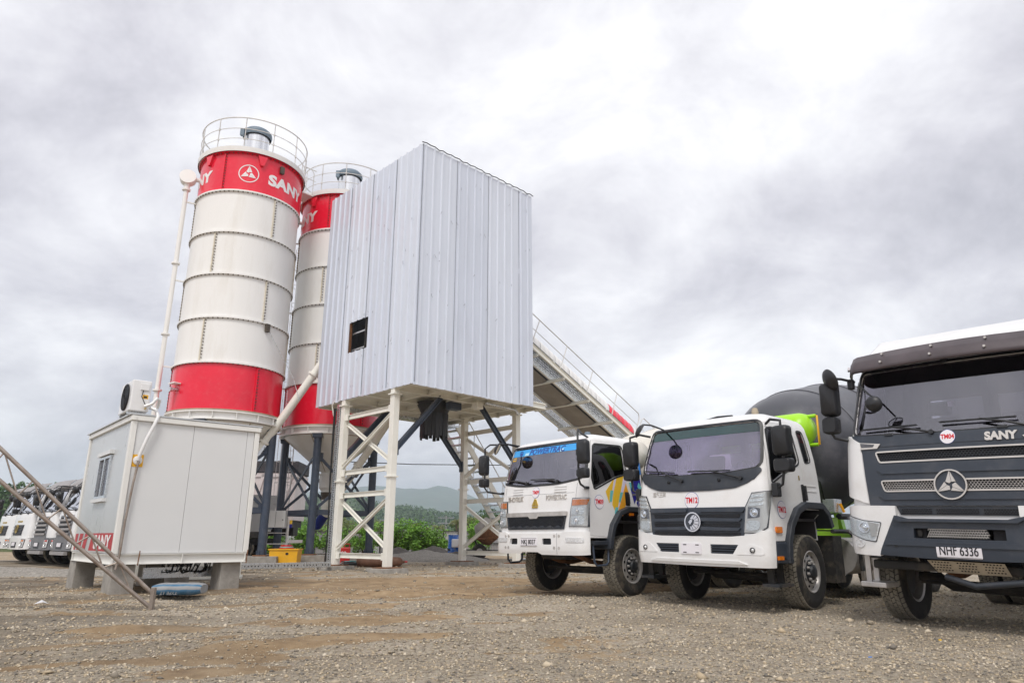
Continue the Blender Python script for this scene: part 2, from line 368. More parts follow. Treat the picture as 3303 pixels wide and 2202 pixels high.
m = bpy.data.materials.new('gravel_ground'); m.use_nodes = True; MATS['gravel_ground'] = m
t = m.node_tree; n = t.nodes.new; l = t.links.new; B = t.nodes['Principled BSDF']; B.inputs['Roughness'].default_value = 0.95; B.inputs['Specular IOR Level'].default_value = 0.2
tc = n('ShaderNodeTexCoord')
def gnoise(s, d=6, r=0.6, st=None, off=(0, 0, 0)):
    mp = n('ShaderNodeMapping'); mp.inputs['Scale'].default_value = st or (1, 1, 1); mp.inputs['Location'].default_value = off; l(tc.outputs['Object'], mp.inputs[0])
    x = n('ShaderNodeTexNoise'); x.inputs['Scale'].default_value = s; x.inputs['Detail'].default_value = d; x.inputs['Roughness'].default_value = r
    l(mp.outputs[0], x.inputs['Vector']); return x.outputs['Fac']
def gramp(fac, stops):
    r = n('ShaderNodeValToRGB'); l(fac, r.inputs[0]); el = r.color_ramp.elements
    el[0].position, el[0].color = stops[0][0], (*stops[0][1], 1); el[1].position, el[1].color = stops[-1][0], (*stops[-1][1], 1)
    for p, c in stops[1:-1]: q = el.new(p); q.color = (*c, 1)
    return r.outputs[0]
def gmix(f, a, b, mode='MIX'):
    x = n('ShaderNodeMix'); x.data_type = 'RGBA'; x.blend_type = mode
    if isinstance(f, (int, float)): x.inputs['Factor'].default_value = f
    else: l(f, x.inputs['Factor'])
    l(a, x.inputs['A']); l(b, x.inputs['B']); return x.outputs['Result']
grav = gramp(gnoise(28, 4, 0.75), [(0.30, (0.165, 0.130, 0.092)), (0.5, (0.41, 0.34, 0.245)), (0.68, (0.60, 0.515, 0.395))])
vo = n('ShaderNodeTexVoronoi'); vo.inputs['Scale'].default_value = 34; l(tc.outputs['Object'], vo.inputs['Vector'])
vcol = n('ShaderNodeHueSaturation'); l(vo.outputs['Color'], vcol.inputs['Color']); vcol.inputs['Saturation'].default_value = 0.12; vcol.inputs['Value'].default_value = 0.75
grav = gmix(0.16, grav, vcol.outputs[0])
clayc = gramp(gnoise(3.0, 8, 0.7), [(0.3, (0.26, 0.175, 0.10)), (0.55, (0.43, 0.31, 0.185)), (0.75, (0.54, 0.41, 0.27))])
sx = n('ShaderNodeSeparateXYZ'); l(tc.outputs['Object'], sx.inputs[0])
def gm(op, a, b):
    q = n('ShaderNodeMath'); q.operation = op; q.use_clamp = True
    for i, w in enumerate((a, b)):
        if isinstance(w, (int, float)): q.inputs[i].default_value = w
        else: l(w, q.inputs[i])
    return q.outputs[0]
def gattr(nm_):
    q = n('ShaderNodeAttribute'); q.attribute_name = nm_; return q.outputs['Fac']
q_ = n('ShaderNodeMath'); q_.operation = 'MULTIPLY_ADD'; l(gnoise(6.0, 9, 0.72), q_.inputs[0]); q_.inputs[1].default_value = 1.1; l(gattr('clay'), q_.inputs[2])
col = gmix(gramp(q_.outputs[0], [(0.80, (0, 0, 0)), (0.98, (0.95, 0.95, 0.95))]), grav, clayc)
wet = gramp(gnoise(5.0, 6, 0.7), [(0.3, (0.115, 0.098, 0.078)), (0.7, (0.25, 0.215, 0.17))])
col = gmix(gm('MULTIPLY', gattr('damp'), 0.75), col, wet)
far = gramp(gnoise(0.18, 7, 0.7), [(0.35, (0.05, 0.085, 0.025)), (0.6, (0.14, 0.15, 0.06)), (0.75, (0.22, 0.18, 0.11))])
fr = n('ShaderNodeMapRange'); l(sx.outputs['Y'], fr.inputs['Value']); fr.inputs['From Min'].default_value = 50; fr.inputs['From Max'].default_value = 54
col = gmix(fr.outputs[0], col, far)
tone = gramp(gnoise(0.7, 5, 0.6), [(0.3, (0.66, 0.64, 0.61)), (0.68, (1.0, 1.0, 1.0))])
col = gmix(1.0, col, tone, 'MULTIPLY')
l(col, B.inputs['Base Color'])
bp = n('ShaderNodeBump'); bp.inputs['Strength'].default_value = 0.9; bp.inputs['Distance'].default_value = 0.03
l(gnoise(42, 5, 0.75), bp.inputs['Height']); l(bp.outputs[0], B.inputs['Normal'])
for nm_, fn_c in (('clay', clay), ('damp', damp)):
    at_ = me.attributes.new(nm_, 'FLOAT', 'POINT'); at_.data.foreach_set('value', [fn_c(v[0], v[1]) if (-25 < v[0] < 14 and 2 < v[1] < 34) else (0.35 if nm_ == 'clay' else 0.0) for v in gvs])
ground = mkobj('ground', me, 'gravel_ground', smooth=60, fixn=False); struct(ground)

# loose stones lying on the ground (far too many to count)
def stones(cnt, xr, yr, smin, smax, clayless=True):
    px = rng.uniform(*xr, cnt); py = rng.uniform(*yr, cnt)
    keep = (np.abs(px) < py * 0.80 + 1.5); px = px[keep]; py = py[keep]
    kp_ = np.array([rng.random() > 0.93 * clay(a, b) + 0.25 * damp(a, b) for a, b in zip(px, py)]); px = px[kp_]; py = py[kp_]; k = len(px)
    s = smin + (smax - smin) * rng.random(k) ** 3
    base = np.array([(1, 0, 0), (-1, 0, 0), (0, 1, 0), (0, -1, 0), (0, 0, 1), (0, 0, -1)], float)
    tri = np.array([(0, 2, 4), (2, 1, 4), (1, 3, 4), (3, 0, 4), (2, 0, 5), (1, 2, 5), (3, 1, 5), (0, 3, 5)])
    v = base[None] * (0.6 + 0.7 * rng.random((k, 6, 1))) + rng.normal(0, 0.22, (k, 6, 3))
    a = rng.uniform(0, 2 * PI, k); c, sn = np.cos(a)[:, None], np.sin(a)[:, None]
    x = v[..., 0] * c - v[..., 1] * sn; y = v[..., 0] * sn + v[..., 1] * c; z = v[..., 2] * 0.62
    zz = np.array([gz(i, j) for i, j in zip(px, py)])
    P = np.stack([x * s[:, None] + px[:, None], y * s[:, None] + py[:, None], z * s[:, None] + (zz + s * 0.18)[:, None]], -1)
    return P.reshape(-1, 3), (tri[None] + 6 * np.arange(k)[:, None, None]).reshape(-1, 3)
sets = [stones(52000, (-6, 7), (3.6, 8), 0.006, 0.021), stones(46000, (-12, 11), (8, 16), 0.009, 0.027), stones(3500, (-14, 6), (16, 30), 0.02, 0.07), stones(700, (-11, 9), (4, 18), 0.025, 0.06)]
b0 = 0; vv = []; ff = []
for p, q in sets: vv.append(p); ff.append(q + b0); b0 += len(p)
vv = np.concatenate(vv); ff = np.concatenate(ff)
me = bpy.data.meshes.new('gravel_stones'); me.vertices.add(len(vv)); me.vertices.foreach_set('co', vv.astype(np.float32).ravel())
me.loops.add(len(ff) * 3); me.loops.foreach_set('vertex_index', ff.astype(np.int32).ravel()); me.polygons.add(len(ff)); me.polygons.foreach_set('loop_start', np.arange(0, len(ff) * 3, 3, dtype=np.int32)); me.update()
m = bpy.data.materials.new('stone'); m.use_nodes = True; MATS['stone'] = m
t2 = m.node_tree; B2 = t2.nodes['Principled BSDF']; B2.inputs['Roughness'].default_value = 0.9; B2.inputs['Specular IOR Level'].default_value = 0.25
gi = t2.nodes.new('ShaderNodeNewGeometry'); rp = t2.nodes.new('ShaderNodeValToRGB'); t2.links.new(gi.outputs['Random Per Island'], rp.inputs[0])
el = rp.color_ramp.elements; el[0].color = (0.15, 0.14, 0.125, 1); el[1].color = (0.62, 0.55, 0.44, 1); q = el.new(0.45); q.color = (0.40, 0.335, 0.25, 1); q = el.new(0.75); q.color = (0.46, 0.37, 0.25, 1)
t2.links.new(rp.outputs[0], B2.inputs['Base Color'])
st = mkobj('gravel_stones', me, 'stone', fixn=False); stuff(tag(st, 'crushed grey brown gravel stones strewn over the yard', 'gravel'))

# hills and mountains
def hill(name, x0, x1, y, depth, hf, nxs, nys, m, z0=-2.0):
    xs = np.linspace(x0, x1, nxs); ts = np.linspace(0, 1, nys); vs = []
    for tq in ts:
        for x in xs:
            env = math.sin(PI * min(1, tq * 1.0) * 0.5) if tq <= 1 else 1
            vs.append((x, y + depth * tq, z0 + (hf(x) - z0) * (env ** 1.2) * (1 + 0.10 * fbm(x / depth * 6, tq * 4, 1.0, 4))))
    fs = [(j * nxs + i, j * nxs + i + 1, (j + 1) * nxs + i + 1, (j + 1) * nxs + i) for j in range(nys - 1) for i in range(nxs - 1)]
    b = len(vs)
    vs += [(x, y + depth * 1.9, z0) for x in xs]
    fs += [((nys - 1) * nxs + i, (nys - 1) * nxs + i + 1, b + i + 1, b + i) for i in range(nxs - 1)]
    me = bpy.data.meshes.new(name); me.from_pydata(vs, [], fs)
    return struct(mkobj(name, me, m, smooth=70))
def interp(tab):
    xs = [p[0] for p in tab]; ys = [p[1] for p in tab]; return lambda x: float(np.interp(x, xs, ys))
mat('mountain_green', (0.05, 0.078, 0.045), 0.95, var=0.45, vs=0.012, dirt=0.5, dcol=(0.16, 0.13, 0.09), ds=0.02)
mat('hill_green', (0.075, 0.115, 0.04), 0.95, var=0.5, vs=0.06, dirt=0.55, dcol=(0.17, 0.14, 0.085), ds=0.03, bump=1.0, bs=0.3)
# skyline tables: pixel azimuth turned into metres at that distance
Dm = 3600.0
def skyl(D, tab): return interp([(D * a, 1 + D * b) for a, b in tab])
hill('mountains', -5200, 5200, Dm - 1300, 1300, skyl(Dm, [(-1.4, .02), (-.75, .03), (-.5, .040), (-.36, .050), (-.30, .060), (-.25, .061), (-.20, .066), (-.166, .0687), (-.119, .063), (-.10, .066), (-.0735, .061), (-.0586, .056), (-.047, .050), (-.0207, .041), (.03, .03), (.1, .02), (.3, .02), (.6, .03), (1.4, .03)]), 220, 26, 'mountain_green')
Dh = 900.0
hill('green_hills', -1500, 900, Dh - 320, 320, skyl(Dh, [(-1.6, .03), (-.8, .02), (-.45, .02), (-.36, .034), (-.30, .042), (-.26, .048), (-.224, .0545), (-.194, .0455), (-.1676, .035), (-.14, .0365), (-.113, .031), (-.094, .028), (-.073, .026), (-.02, .02), (.05, .012), (.3, .008), (.9, .008)]), 200, 18, 'hill_green')

# the slope with trees at the far left
hill('wooded_slope', -190, -92, 150, 50, skyl(175.0, [(-1.09, .05), (-.9, .066), (-.72, .068), (-.70, .067), (-.69, .061), (-.675, .059), (-.66, .054), (-.62, .042), (-.57, .02), (-.52, .0)]), 40, 12, 'hill_green')
# ================================================================ SILOS
mat('seam_cream', (0.66, 0.61, 0.50), 0.7, var=0.15, vs=5)
RS = 1.95
FL = [5.29, 6.99, 8.66, 10.34, 12.02, 13.72, 15.36]
def cylmap(r):      # (arc angle, z, d) -> point on a cylinder of radius r
    return lambda a, z, d: ((r + d) * math.cos(a), (r + d) * math.sin(a), z)
def emblem_faces(cx, cy, r):
    """three folded spear points in a ring: list of flat polygons"""
    out = []
    for k in range(3):
        a = PI / 2 + k * 2 * PI / 3
        def P(rad, ang): return (cx + rad * math.cos(ang), cy + rad * math.sin(ang))
        out.append([P(r * 0.98, a), P(r * 0.36, a + 0.95), P(r * 0.12, a + 0.6), P(r * 0.20, a - 0.35)])
        out.append([P(r * 0.95, a - 0.03), P(r * 0.22, a - 0.42), P(r * 0.42, a - 1.02)])
    return out
def ring2d(cx, cy, r0, r1, n=40):
    return [[(cx + r0 * math.cos(2 * PI * i / n), cy + r0 * math.sin(2 * PI * i / n)), (cx + r1 * math.cos(2 * PI * i / n), cy + r1 * math.sin(2 * PI * i / n)),
             (cx + r1 * math.cos(2 * PI * (i + 1) / n), cy + r1 * math.sin(2 * PI * (i + 1) / n)), (cx + r0 * math.cos(2 * PI * (i + 1) / n), cy + r0 * math.sin(2 * PI * (i + 1) / n))] for i in range(n)]
def make_silo(cx, cy, label, side_pipe):
    s = thing('cement_silo', label, 'silo', (cx, cy, 0), 0, 'cement silos')
    for i in range(6):
        red = i in (0, 5)
        m = 'silo_red' if red else 'silo_white'
        sh = MB().lathe([(RS, FL[i] + 0.03), (RS, FL[i + 1] - 0.03)], 72).build('shell_ring', m, s, smooth=40)
        a0 = -99.5 if i % 2 else -39.5
        for k in range(3):     # bolted vertical seams
            a = R(a0 + 120 * k)
            sm = MB()
            sm.prism([(a - 0.011, FL[i] + 0.03), (a + 0.011, FL[i] + 0.03), (a + 0.011, FL[i + 1] - 0.03), (a - 0.011, FL[i + 1] - 0.03)], cylmap(RS), 0, 0.045)
            sm.build('seam', 'silo_red' if red else 'seam_cream', sh)
            bo = MB()
            for q in range(13):
                z = FL[i] + 0.14 + q * 0.117
                bo.prism([(a + 0.026, z), (a + 0.040, z), (a + 0.040, z + 0.03), (a + 0.026, z + 0.03)], cylmap(RS), 0.0, 0.045)
            stuff(bo.build('seam_bolts', 'bolt_dark', sh))
    for i, z in enumerate(FL):
        red = i in (0, 6)
        MB().lathe([(RS - 0.01, z - 0.03), (RS + 0.075, z - 0.03), (RS + 0.075, z + 0.03), (RS - 0.01, z + 0.03)], 72).build('flange', 'silo_red' if i == 6 else ('silo_white' if i else 'joint_rust'), s, smooth=30)
        bo = MB()
        for q in range(72):
            a = 2 * PI * q / 72
            bo.prism([(a - 0.009, z - 0.065), (a + 0.009, z - 0.065), (a + 0.009, z - 0.028), (a - 0.009, z - 0.028)], cylmap(RS + 0.03), 0, 0.03)
        stuff(bo.build('flange_bolts', 'bolt_dark', s))
    # base ring girder with stiffeners, cone and outlet
    MB().lathe([(RS + 0.10, FL[0] - 0.03), (RS + 0.10, FL[0] - 0.07), (RS - 0.02, FL[0] - 0.07), (RS - 0.02, FL[0] - 0.30), (RS + 0.10, FL[0] - 0.30), (RS + 0.10, FL[0] - 0.34), (RS - 0.06, FL[0] - 0.34)], 72).build('base_ring', 'silo_white', s, smooth=30)
    for q in range(16):
        a = 2 * PI * (q + 0.5) / 16
        MB().beam((math.cos(a) * (RS + 0.04), math.sin(a) * (RS + 0.04), FL[0] - 0.29), (math.cos(a) * (RS + 0.04), math.sin(a) * (RS + 0.04), FL[0] - 0.075), 0.02, 0.11, up=(math.cos(a), math.sin(a), 0)).build('stiffener', 'silo_white', s)
    cone = MB().lathe([(RS - 0.08, FL[0] - 0.35), (1.30, 4.45), (0.22, 3.55), (0.22, 3.50)], 56).build('cone', 'silo_white', s, smooth=40)
    for k in range(6):
        a = R(-99 + 60 * k)
        MB().beam((math.cos(a) * (RS - 0.1), math.sin(a) * (RS - 0.1), FL[0] - 0.37), (math.cos(a) * 0.24, math.sin(a) * 0.24, 3.6), 0.03, 0.05, up=(math.cos(a), math.sin(a), 0.5)).build('cone_seam', 'joint_rust', cone)
    MB().lathe([(0.22, 3.6), (0.36, 3.55), (0.36, 3.48), (0.34, 3.48), (0.34, 2.98), (0.24, 2.86), (0.24, 2.80)], 12).build('outlet_box', 'silo_white', s, smooth=20)
    MB().lathe([(0.24, 2.80), (0.24, 2.68), (0.20, 2.68), (0.20, 2.45)], 24).build('valve', 'bolt_dark', s, smooth=30)
    # legs, struts and braces in dark blue steel
    LZ = FL[0] - 0.34; rl = 1.86; ang = [-PI / 2, 0, PI / 2, PI]; LP = [(rl * math.cos(a), rl * math.sin(a)) for a in ang]
    for a, (x, y) in zip(ang, LP):
        leg = MB()
        leg.tube([(x, y, 0.42), (x, y, LZ - 0.05)], 0.15, 20)
        leg.build('leg', 'steel_blue', s, smooth=40)
        MB().cbox((x, y, 0.40), 0.46, 0.46, 0.04).build('foot_plate', 'rust', s)
        g = MB()
        for k in range(4):
            b = a + k * PI / 2
            g.beam((x, y, 0.42), (x + math.cos(b) * 0.19, y + math.sin(b) * 0.19, 0.42), 0.012, 0.30)
        g.build('foot_gusset', 'steel_blue', s)
        MB().lathe([(0.24, LZ - 0.16), (0.26, LZ - 0.02), (0.30, LZ), (0.0, LZ)], 4, Matrix.Translation((x, y, 0)) @ Matrix.Rotation(a + PI / 4, 4, 'Z')).build('leg_cap', 'steel_blue', s)
    for k in range(4):
        (x0, y0), (x1, y1) = LP[k], LP[(k + 1) % 4]
        d = Vector((x1 - x0, y1 - y0, 0)).normalized() * 0.16; nrm = Vector((-d.y, d.x, 0)).normalized() * -0.03
        def pt(w, z, sg): p = Vector((x0, y0, z)) + d if w == 0 else Vector((x1, y1, z)) - d; return p + nrm * sg
        MB().beam(pt(0, 1.95, 0), pt(1, 1.95, 0), 0.06, 0.20).build('tie_beam', 'steel_blue', s)
        MB().beam(pt(0, 2.12, 1), pt(1, 4.05, 1), 0.035, 0.11).build('brace', 'steel_blue', s)
        MB().beam(pt(1, 2.12, -1), pt(0, 4.05, -1), 0.035, 0.11).build('brace', 'steel_blue', s)
        for w in (0, 1):
            for z in (2.02, 4.05):
                c = pt(w, z, 0); MB().beam(c + Vector((0, 0, -0.17)), c + Vector((0, 0, 0.17)), 0.02, 0.24, up=tuple(d)).build('gusset_plate', 'steel_blue', s)
    # roof, filter and railing
    MB().lathe([(RS + 0.14, FL[6] + 0.0), (RS + 0.16, FL[6] + 0.20), (RS + 0.12, FL[6] + 0.20), (RS + 0.10, FL[6] + 0.05), (0.0, FL[6] + 0.12)], 72).build('roof', 'silo_white', s, smooth=30)
    fz = FL[6] + 0.1
    MB().lathe([(0.50, fz), (0.50, fz + 1.85), (0, fz + 1.85)], 32).build('dust_filter', 'filter_steel', s, smooth=40)
    MB().lathe([(0.57, fz + 1.70), (0.60, fz + 1.83), (0.58, fz + 1.94), (0.48, fz + 2.04), (0.25, fz + 2.1), (0, fz + 2.11)], 28).build('filter_cap', 'cap_blue', s, smooth=50)
    MB().cbox((-0.42, -0.5, fz + 1.72), 0.16, 0.14, 0.3).build('filter_motor', 'cap_blue', s)
    rr = RS + 0.11
    for z, rad in ((FL[6] + 1.48, 0.024), (FL[6] + 1.0, 0.015), (FL[6] + 0.56, 0.015)):
        MB().tube([(rr * math.cos(2 * PI * q / 64), rr * math.sin(2 * PI * q / 64), z) for q in range(64)], rad, 6, closed=True).build('handrail', 'rail_paint', s, smooth=60)
    for q in range(12):
        a = 2 * PI * (q + 0.35) / 12; p = MB().tube([(rr * math.cos(a), rr * math.sin(a), FL[6] + 0.15), (rr * math.cos(a), rr * math.sin(a), FL[6] + 1.48)], 0.019, 6)
        for z in (1.0, 0.56): p.tube([(rr * math.cos(a), rr * math.sin(a), FL[6] + z - 0.04), (rr * math.cos(a), rr * math.sin(a), FL[6] + z + 0.04)], 0.035, 6)
        p.build('rail_post', 'rail_paint', s, smooth=60)
    # lettering and emblem, three times round
    for k in range(3):
        ea = R(-71.5 + 120 * k)
        xs = np.arange(-0.5, 0.5, 0.06)
        for nm, polys in (('emblem', emblem_faces(0, 0, 0.33)), ('emblem_ring', ring2d(0, 0, 0.34, 0.375))):
            bm = cut2d(polys, xs)
            bm_done(bm, lambda x, y, d: cylmap(RS + 0.004)(ea + x / RS, 14.49 + y, d), 0.006, nm, 'letter_white', s)
        bm = text2d('SANY', 0.60, 0.030, 1.34, 0.0, 'LEFT', 1.05)
        wid = max(v.co.x for v in bm.verts)
        for v in bm.verts: v.co.x *= (R(55) * RS) / wid
        for x in np.arange(0, 2.2, 0.07): bmesh.ops.bisect_plane(bm, geom=bm.verts[:] + bm.edges[:] + bm.faces[:], dist=1e-6, plane_co=(x, 0, 0), plane_no=(1, 0, 0))
        bm_done(bm, lambda x, y, d: cylmap(RS + 0.004)(R(-49.5 + 120 * k) + x / RS, 14.24 + y, d), 0.006, 'lettering', 'letter_white', s)
    for a in (-120, -58.5, 60):      # lifting lugs under the rim
        ar = R(a)
        MB().prism([(ar - 0.09, 15.3), (ar + 0.09, 15.3), (ar + 0.03, 14.9), (ar - 0.03, 14.9)], cylmap(RS), 0, 0.10).build('lifting_lug', 'silo_red', s)
    # level switch on the lowest red ring
    a = R(-125); c = Vector((math.cos(a), math.sin(a), 0))
    MB().prism([(a - 0.09, 6.24), (a + 0.09, 6.24), (a + 0.09, 6.28), (a - 0.09, 6.28)], cylmap(RS), 0, 0.26).build('sensor_hood', 'silo_white', s)
    p = c * (RS - 0.02) + Vector((0, 0, 6.06)); q = c * (RS + 0.2) + Vector((0, 0, 6.02))
    MB().tube([p, q], 0.06, 10).tube([q, q + c * 0.09], 0.085, 10).build('level_sensor', 'galvanised', s, smooth=40)
    if side_pipe:
        # filling pipe with its blind drum, clamped beside the shell
        px, py = side_pipe[0] - cx, side_pipe[1] - cy
        pp = MB().tube([(px, py, 0.9), (px, py, 14.15)], 0.085, 14)
        pp.build('filling_pipe', 'silo_white', s, smooth=40)
        for z in (3.4, 6.1, 8.2, 11.0, 14.1): MB().lathe([(0.085, z - 0.03), (0.15, z - 0.03), (0.15, z + 0.03), (0.085, z + 0.03)], 20, Matrix.Translation((px, py, 0))).build('pipe_flange', 'silo_white', s, smooth=30)
        dv = Vector((-px, -py, 0)).normalized()
        for z in (5.1, 7.0, 10.34, 13.6):
            MB().beam((px, py, z), Vector((px, py, z)) + dv * 0.46, 0.05, 0.05).build('pipe_bracket', 'silo_white', s)
        Mx = Matrix.Translation((px, py, 14.62)) @ Vector((0.35, -0.93, 0.1)).to_track_quat('Z', 'Y').to_matrix().to_4x4()
        MB().lathe([(0, -0.16), (0.30, -0.16), (0.30, 0.16), (0, 0.16)], 28, Mx).build('pipe_elbow_drum', 'silo_white', s, smooth=30)
        MB().tube([(px, py, 14.15), (px, py, 14.45)], 0.11, 14).tube([(px, py, 14.62), Vector((px, py, 14.62)) + dv * 0.46], 0.08, 12).build('pipe_elbow', 'silo_white', s, smooth=30)
    # junction box with dark scorch where the guy wire is fixed
    for z, a in ((15.02, -35.4), (8.5, -33.5)):
        ar = R(a)
        MB().prism([(ar - 0.04, z - 0.16), (ar + 0.04, z - 0.16), (ar + 0.04, z + 0.14), (ar - 0.04, z + 0.14)], cylmap(RS), 0, 0.12).build('wire_anchor', 'bolt_dark', s, bevel=0.01)
    return s
C1 = (-10.77, 25.41); C2 = (-7.64, 28.80)
s1 = make_silo(*C1, 'tall red and white cement silo in front, behind the small office container', (-12.77, 24.13))
s2 = make_silo(*C2, 'red and white cement silo half hidden behind the sheet clad tower', (-9.85, 28.05))
# walkway joining the two silo roofs
wk = thing('roof_walkway', 'railed white steel walkway joining the two silo roofs', 'walkway', (C1[0], C1[1], FL[6]), math.atan2(C2[1] - C1[1], C2[0] - C1[0]))
MB().box(1.85, 2.78, -0.40, 0.40, 0.0, 0.08).build('deck', 'silo_white', wk)
for sgn in (-1, 1):
    y = 0.40 * sgn
    for x in (2.08, 2.55):
        MB().tube([(x, y, 0.08), (x, y, 1.1), (x + (0.12 if x < 2.2 else -0.12), y, 1.25)], 0.02, 6).build('rail_post', 'rail_paint', wk, smooth=60)
    MB().tube([(1.98, y, 1.25), (2.65, y, 1.25)], 0.022, 6).tube([(1.98, y, 0.75), (2.65, y, 0.75)], 0.016, 6).build('handrail', 'rail_paint', wk, smooth=60)

def block(name, label, x, y, sx, sy, z1, rz, cat='concrete block', group=None, z0=-0.1, taper=0.0, m='concrete'):
    b = MB(); hx, hy = sx / 2, sy / 2; t = taper
    b.add([(-hx - t, -hy - t, z0), (hx + t, -hy - t, z0), (hx + t, hy + t, z0), (-hx - t, hy + t, z0), (-hx, -hy, z1), (hx, -hy, z1), (hx, hy, z1), (-hx, hy, z1)],
          [(3, 2, 1, 0), (4, 5, 6, 7), (0, 1, 5, 4), (1, 2, 6, 5), (2, 3, 7, 6), (3, 0, 4, 7)])
    return tag(b.build(name, m, None, bevel=0.015, loc=(x, y, 0), rot=(0, 0, rz)), label, cat, group)
for (cx, cy), nm in ((C1, 'silo nearest the container'), (C2, 'silo behind the tower')):
    for k, wd in enumerate(('front', 'right', 'back', 'left')):
        a = -PI / 2 + k * PI / 2
        block('foundation_block', f'concrete foundation block under the {wd} leg of the {nm}', cx + 1.86 * math.cos(a), cy + 1.86 * math.sin(a), 1.25, 1.0, 0.375, R(8), group='silo foundation blocks')

# screw conveyors from the silos into the tower
def screw(label, p, q, r=0.15):
    t = thing('screw_conveyor', label, 'conveyor', p, 0, 'screw conveyors')
    p = Vector(p); d = Vector(q) - p
    MB().tube([(0, 0, 0), tuple(d)], r, 20).build('tube', 'cream_paint', t, smooth=40)
    for f in (0.0, 0.34, 0.68, 1.0):
        c = d * f; u = d.normalized() * 0.04
        MB().tube([c - u, c + u], r + 0.06, 18).build('tube_flange', 'cream_paint', t, smooth=30)
    c = d * 0.30; MB().beam(c + Vector((0, 0, -0.2)), c + Vector((0, 0, -0.2)) + d.normalized() * 0.45, 0.26, 0.14).build('inspection_hatch', 'galvanised', t)
    u = d.normalized()
    MB().tube([tuple(-u * 0.02), tuple(-u * 0.62)], 0.20, 18).build('motor', 'motor_blue', t, smooth=40)
    MB().tube([tuple(-u * 0.62), tuple(-u * 0.74)], [0.20, 0.12], 18).build('motor_cap', 'motor_blue', t, smooth=40)
    MB().tube([(0, 0, 0.05), (0, 0, 0.55)], 0.19, 18).build('inlet', 'cream_paint', t, smooth=40)
    return t
screw('long white screw conveyor tube rising from the front silo to the tower', (-10.75, 25.42, 1.85), (-6.0, 25.2, 9.35))
screw('white screw conveyor tube with blue motor under the rear silo', (-7.62, 28.75, 1.95), (-3.6, 26.8, 7.4))
# ================================================================ MIXING TOWER (sheet clad box on four columns)
SX, SY, SR = -3.062, 20.835, R(45.0)
LX, LY, ZB, ZT = 5.42, 5.95, 5.70, 14.10
mat('lap_shadow', (0.20, 0.215, 0.25), 0.6, var=0.2)  # dark grey painted as shade at the sheet laps; tie wires share it
tw = thing('mixing_tower', 'tall tower clad in white corrugated sheet standing on four cream columns', 'tower', (SX, SY, 0), SR)
def profile(a0, a1, pitch=0.372, rib=0.045, rw=0.05, fl=0.024):
    """trapezoidal ribs along a, returns list of (a, height)"""
    pts = [(a0, 0.0)]; a = a0 + 0.10
    while a + 0.08 < a1:
        pts += [(a, 0.0), (a + fl, rib), (a + fl + rw, rib), (a + 2 * fl + rw, 0.0)]
        a += pitch
    pts.append((a1, 0.0)); return pts
def zcols(prof, hole, zlo, zhi, jag):
    segs = []
    ps = []
    for (a, h), (b, g) in zip(prof[:-1], prof[1:]):
        cuts = [c for c in (hole[0], hole[1]) if a < c < b] if hole else []
        xs = [a] + cuts + [b]
        for p, q in zip(xs[:-1], xs[1:]):
            hp = h + (g - h) * (p - a) / (b - a); hq = h + (g - h) * (q - a) / (b - a)
            if hole and hole[0] - 1e-6 <= p and q <= hole[1] + 1e-6: ps += [(p, hp, q, hq, zlo, hole[2]), (p, hp, q, hq, hole[3], zhi)]
            else: ps.append((p, hp, q, hq, zlo, zhi))
    return ps
def sheet(name, a0, a1, fn, hole=None, lap=0.0, m='sheet_metal', zlo=ZB, zhi=ZT, zs=10):
    mbx = MB(); idx = {}
    def vid(a, h, z):
        k = (round(a, 4), round(z, 4))
        if k not in idx:
            w = 0.008 * noise.noise(Vector((a * 0.9, z * 0.5, a0))) + 0.004 * noise.noise(Vector((a * 3, z * 2.1, 5)))
            idx[k] = len(mbx.v); mbx.v.append(fn(a, h + lap + w, z))
        return idx[k]
    for (p, hp, q, hq, z0, z1) in zcols(profile(a0, a1), hole, zlo, zhi, 0):
        k = max(1, int((z1 - z0) / 0.8)); zz = [z0 + (z1 - z0) * i / k for i in range(k + 1)]
        for i in range(k):
            mbx.f.append((vid(p, hp, zz[i]), vid(q, hq, zz[i]), vid(q, hq, zz[i + 1]), vid(p, hp, zz[i + 1]))); mbx.m.append(0)
    o = mbx.build(name, m, tw)
    sf = o.modifiers.new('thick', 'SOLIDIFY'); sf.thickness = 0.004
    return o
lef = lambda a, h, z: (-h, a, z)
rig = lambda a, h, z: (a, -h, z)
HOLE = (2.72, 3.98, 7.33, 8.46)
ls = [-0.02, 1.48, 2.95, 4.42, LY]
for i in range(4):
    hole = HOLE if i in (1, 2) else None
    sheet('wall_sheet', ls[i] - (0.03 if i else 0), ls[i + 1], lef, hole, 0.006 * (i % 2) + 0.004, ('sheet_metal', 'sheet_metal_shaded', 'sheet_metal', 'sheet_metal_shaded')[i], zlo=ZB - 0.05 + random.uniform(-0.03, 0.02))
rs = [-0.03, 1.55, 3.08, 4.68, LX]
for i in range(4): sheet('wall_sheet', rs[i] - (0.03 if i else 0), rs[i + 1], rig, None, 0.006 * (i % 2) + 0.004, ('sheet_metal', 'sheet_metal_shaded', 'sheet_metal', 'sheet_metal_shaded')[i], zlo=ZB - 0.10 + random.uniform(-0.03, 0.02), zhi=ZT - 0.02)
bs = [0, 1.5, 3.0, 4.5, LY]
for i in range(4): sheet('wall_sheet', bs[i], bs[i + 1], lambda a, h, z: (LX + h, a, z), (2.2, 4.2, 8.2, 11.2) if i in (1, 2) else None, 0.004)
bs = [0, 1.4, 2.8, 4.2, LX]
for i in range(4): sheet('wall_sheet', bs[i], bs[i + 1], lambda a, h, z: (a, LY + h, z), None, 0.004)
rf = sheet('roof_sheet', 0.06, LY - 0.06, lambda a, h, z: (0.06 + (LX - 0.12) * z, a, ZT - 0.22 + h - 0.10 * z), None, 0.0, 'sheet_inside', 0.0, 1.0)
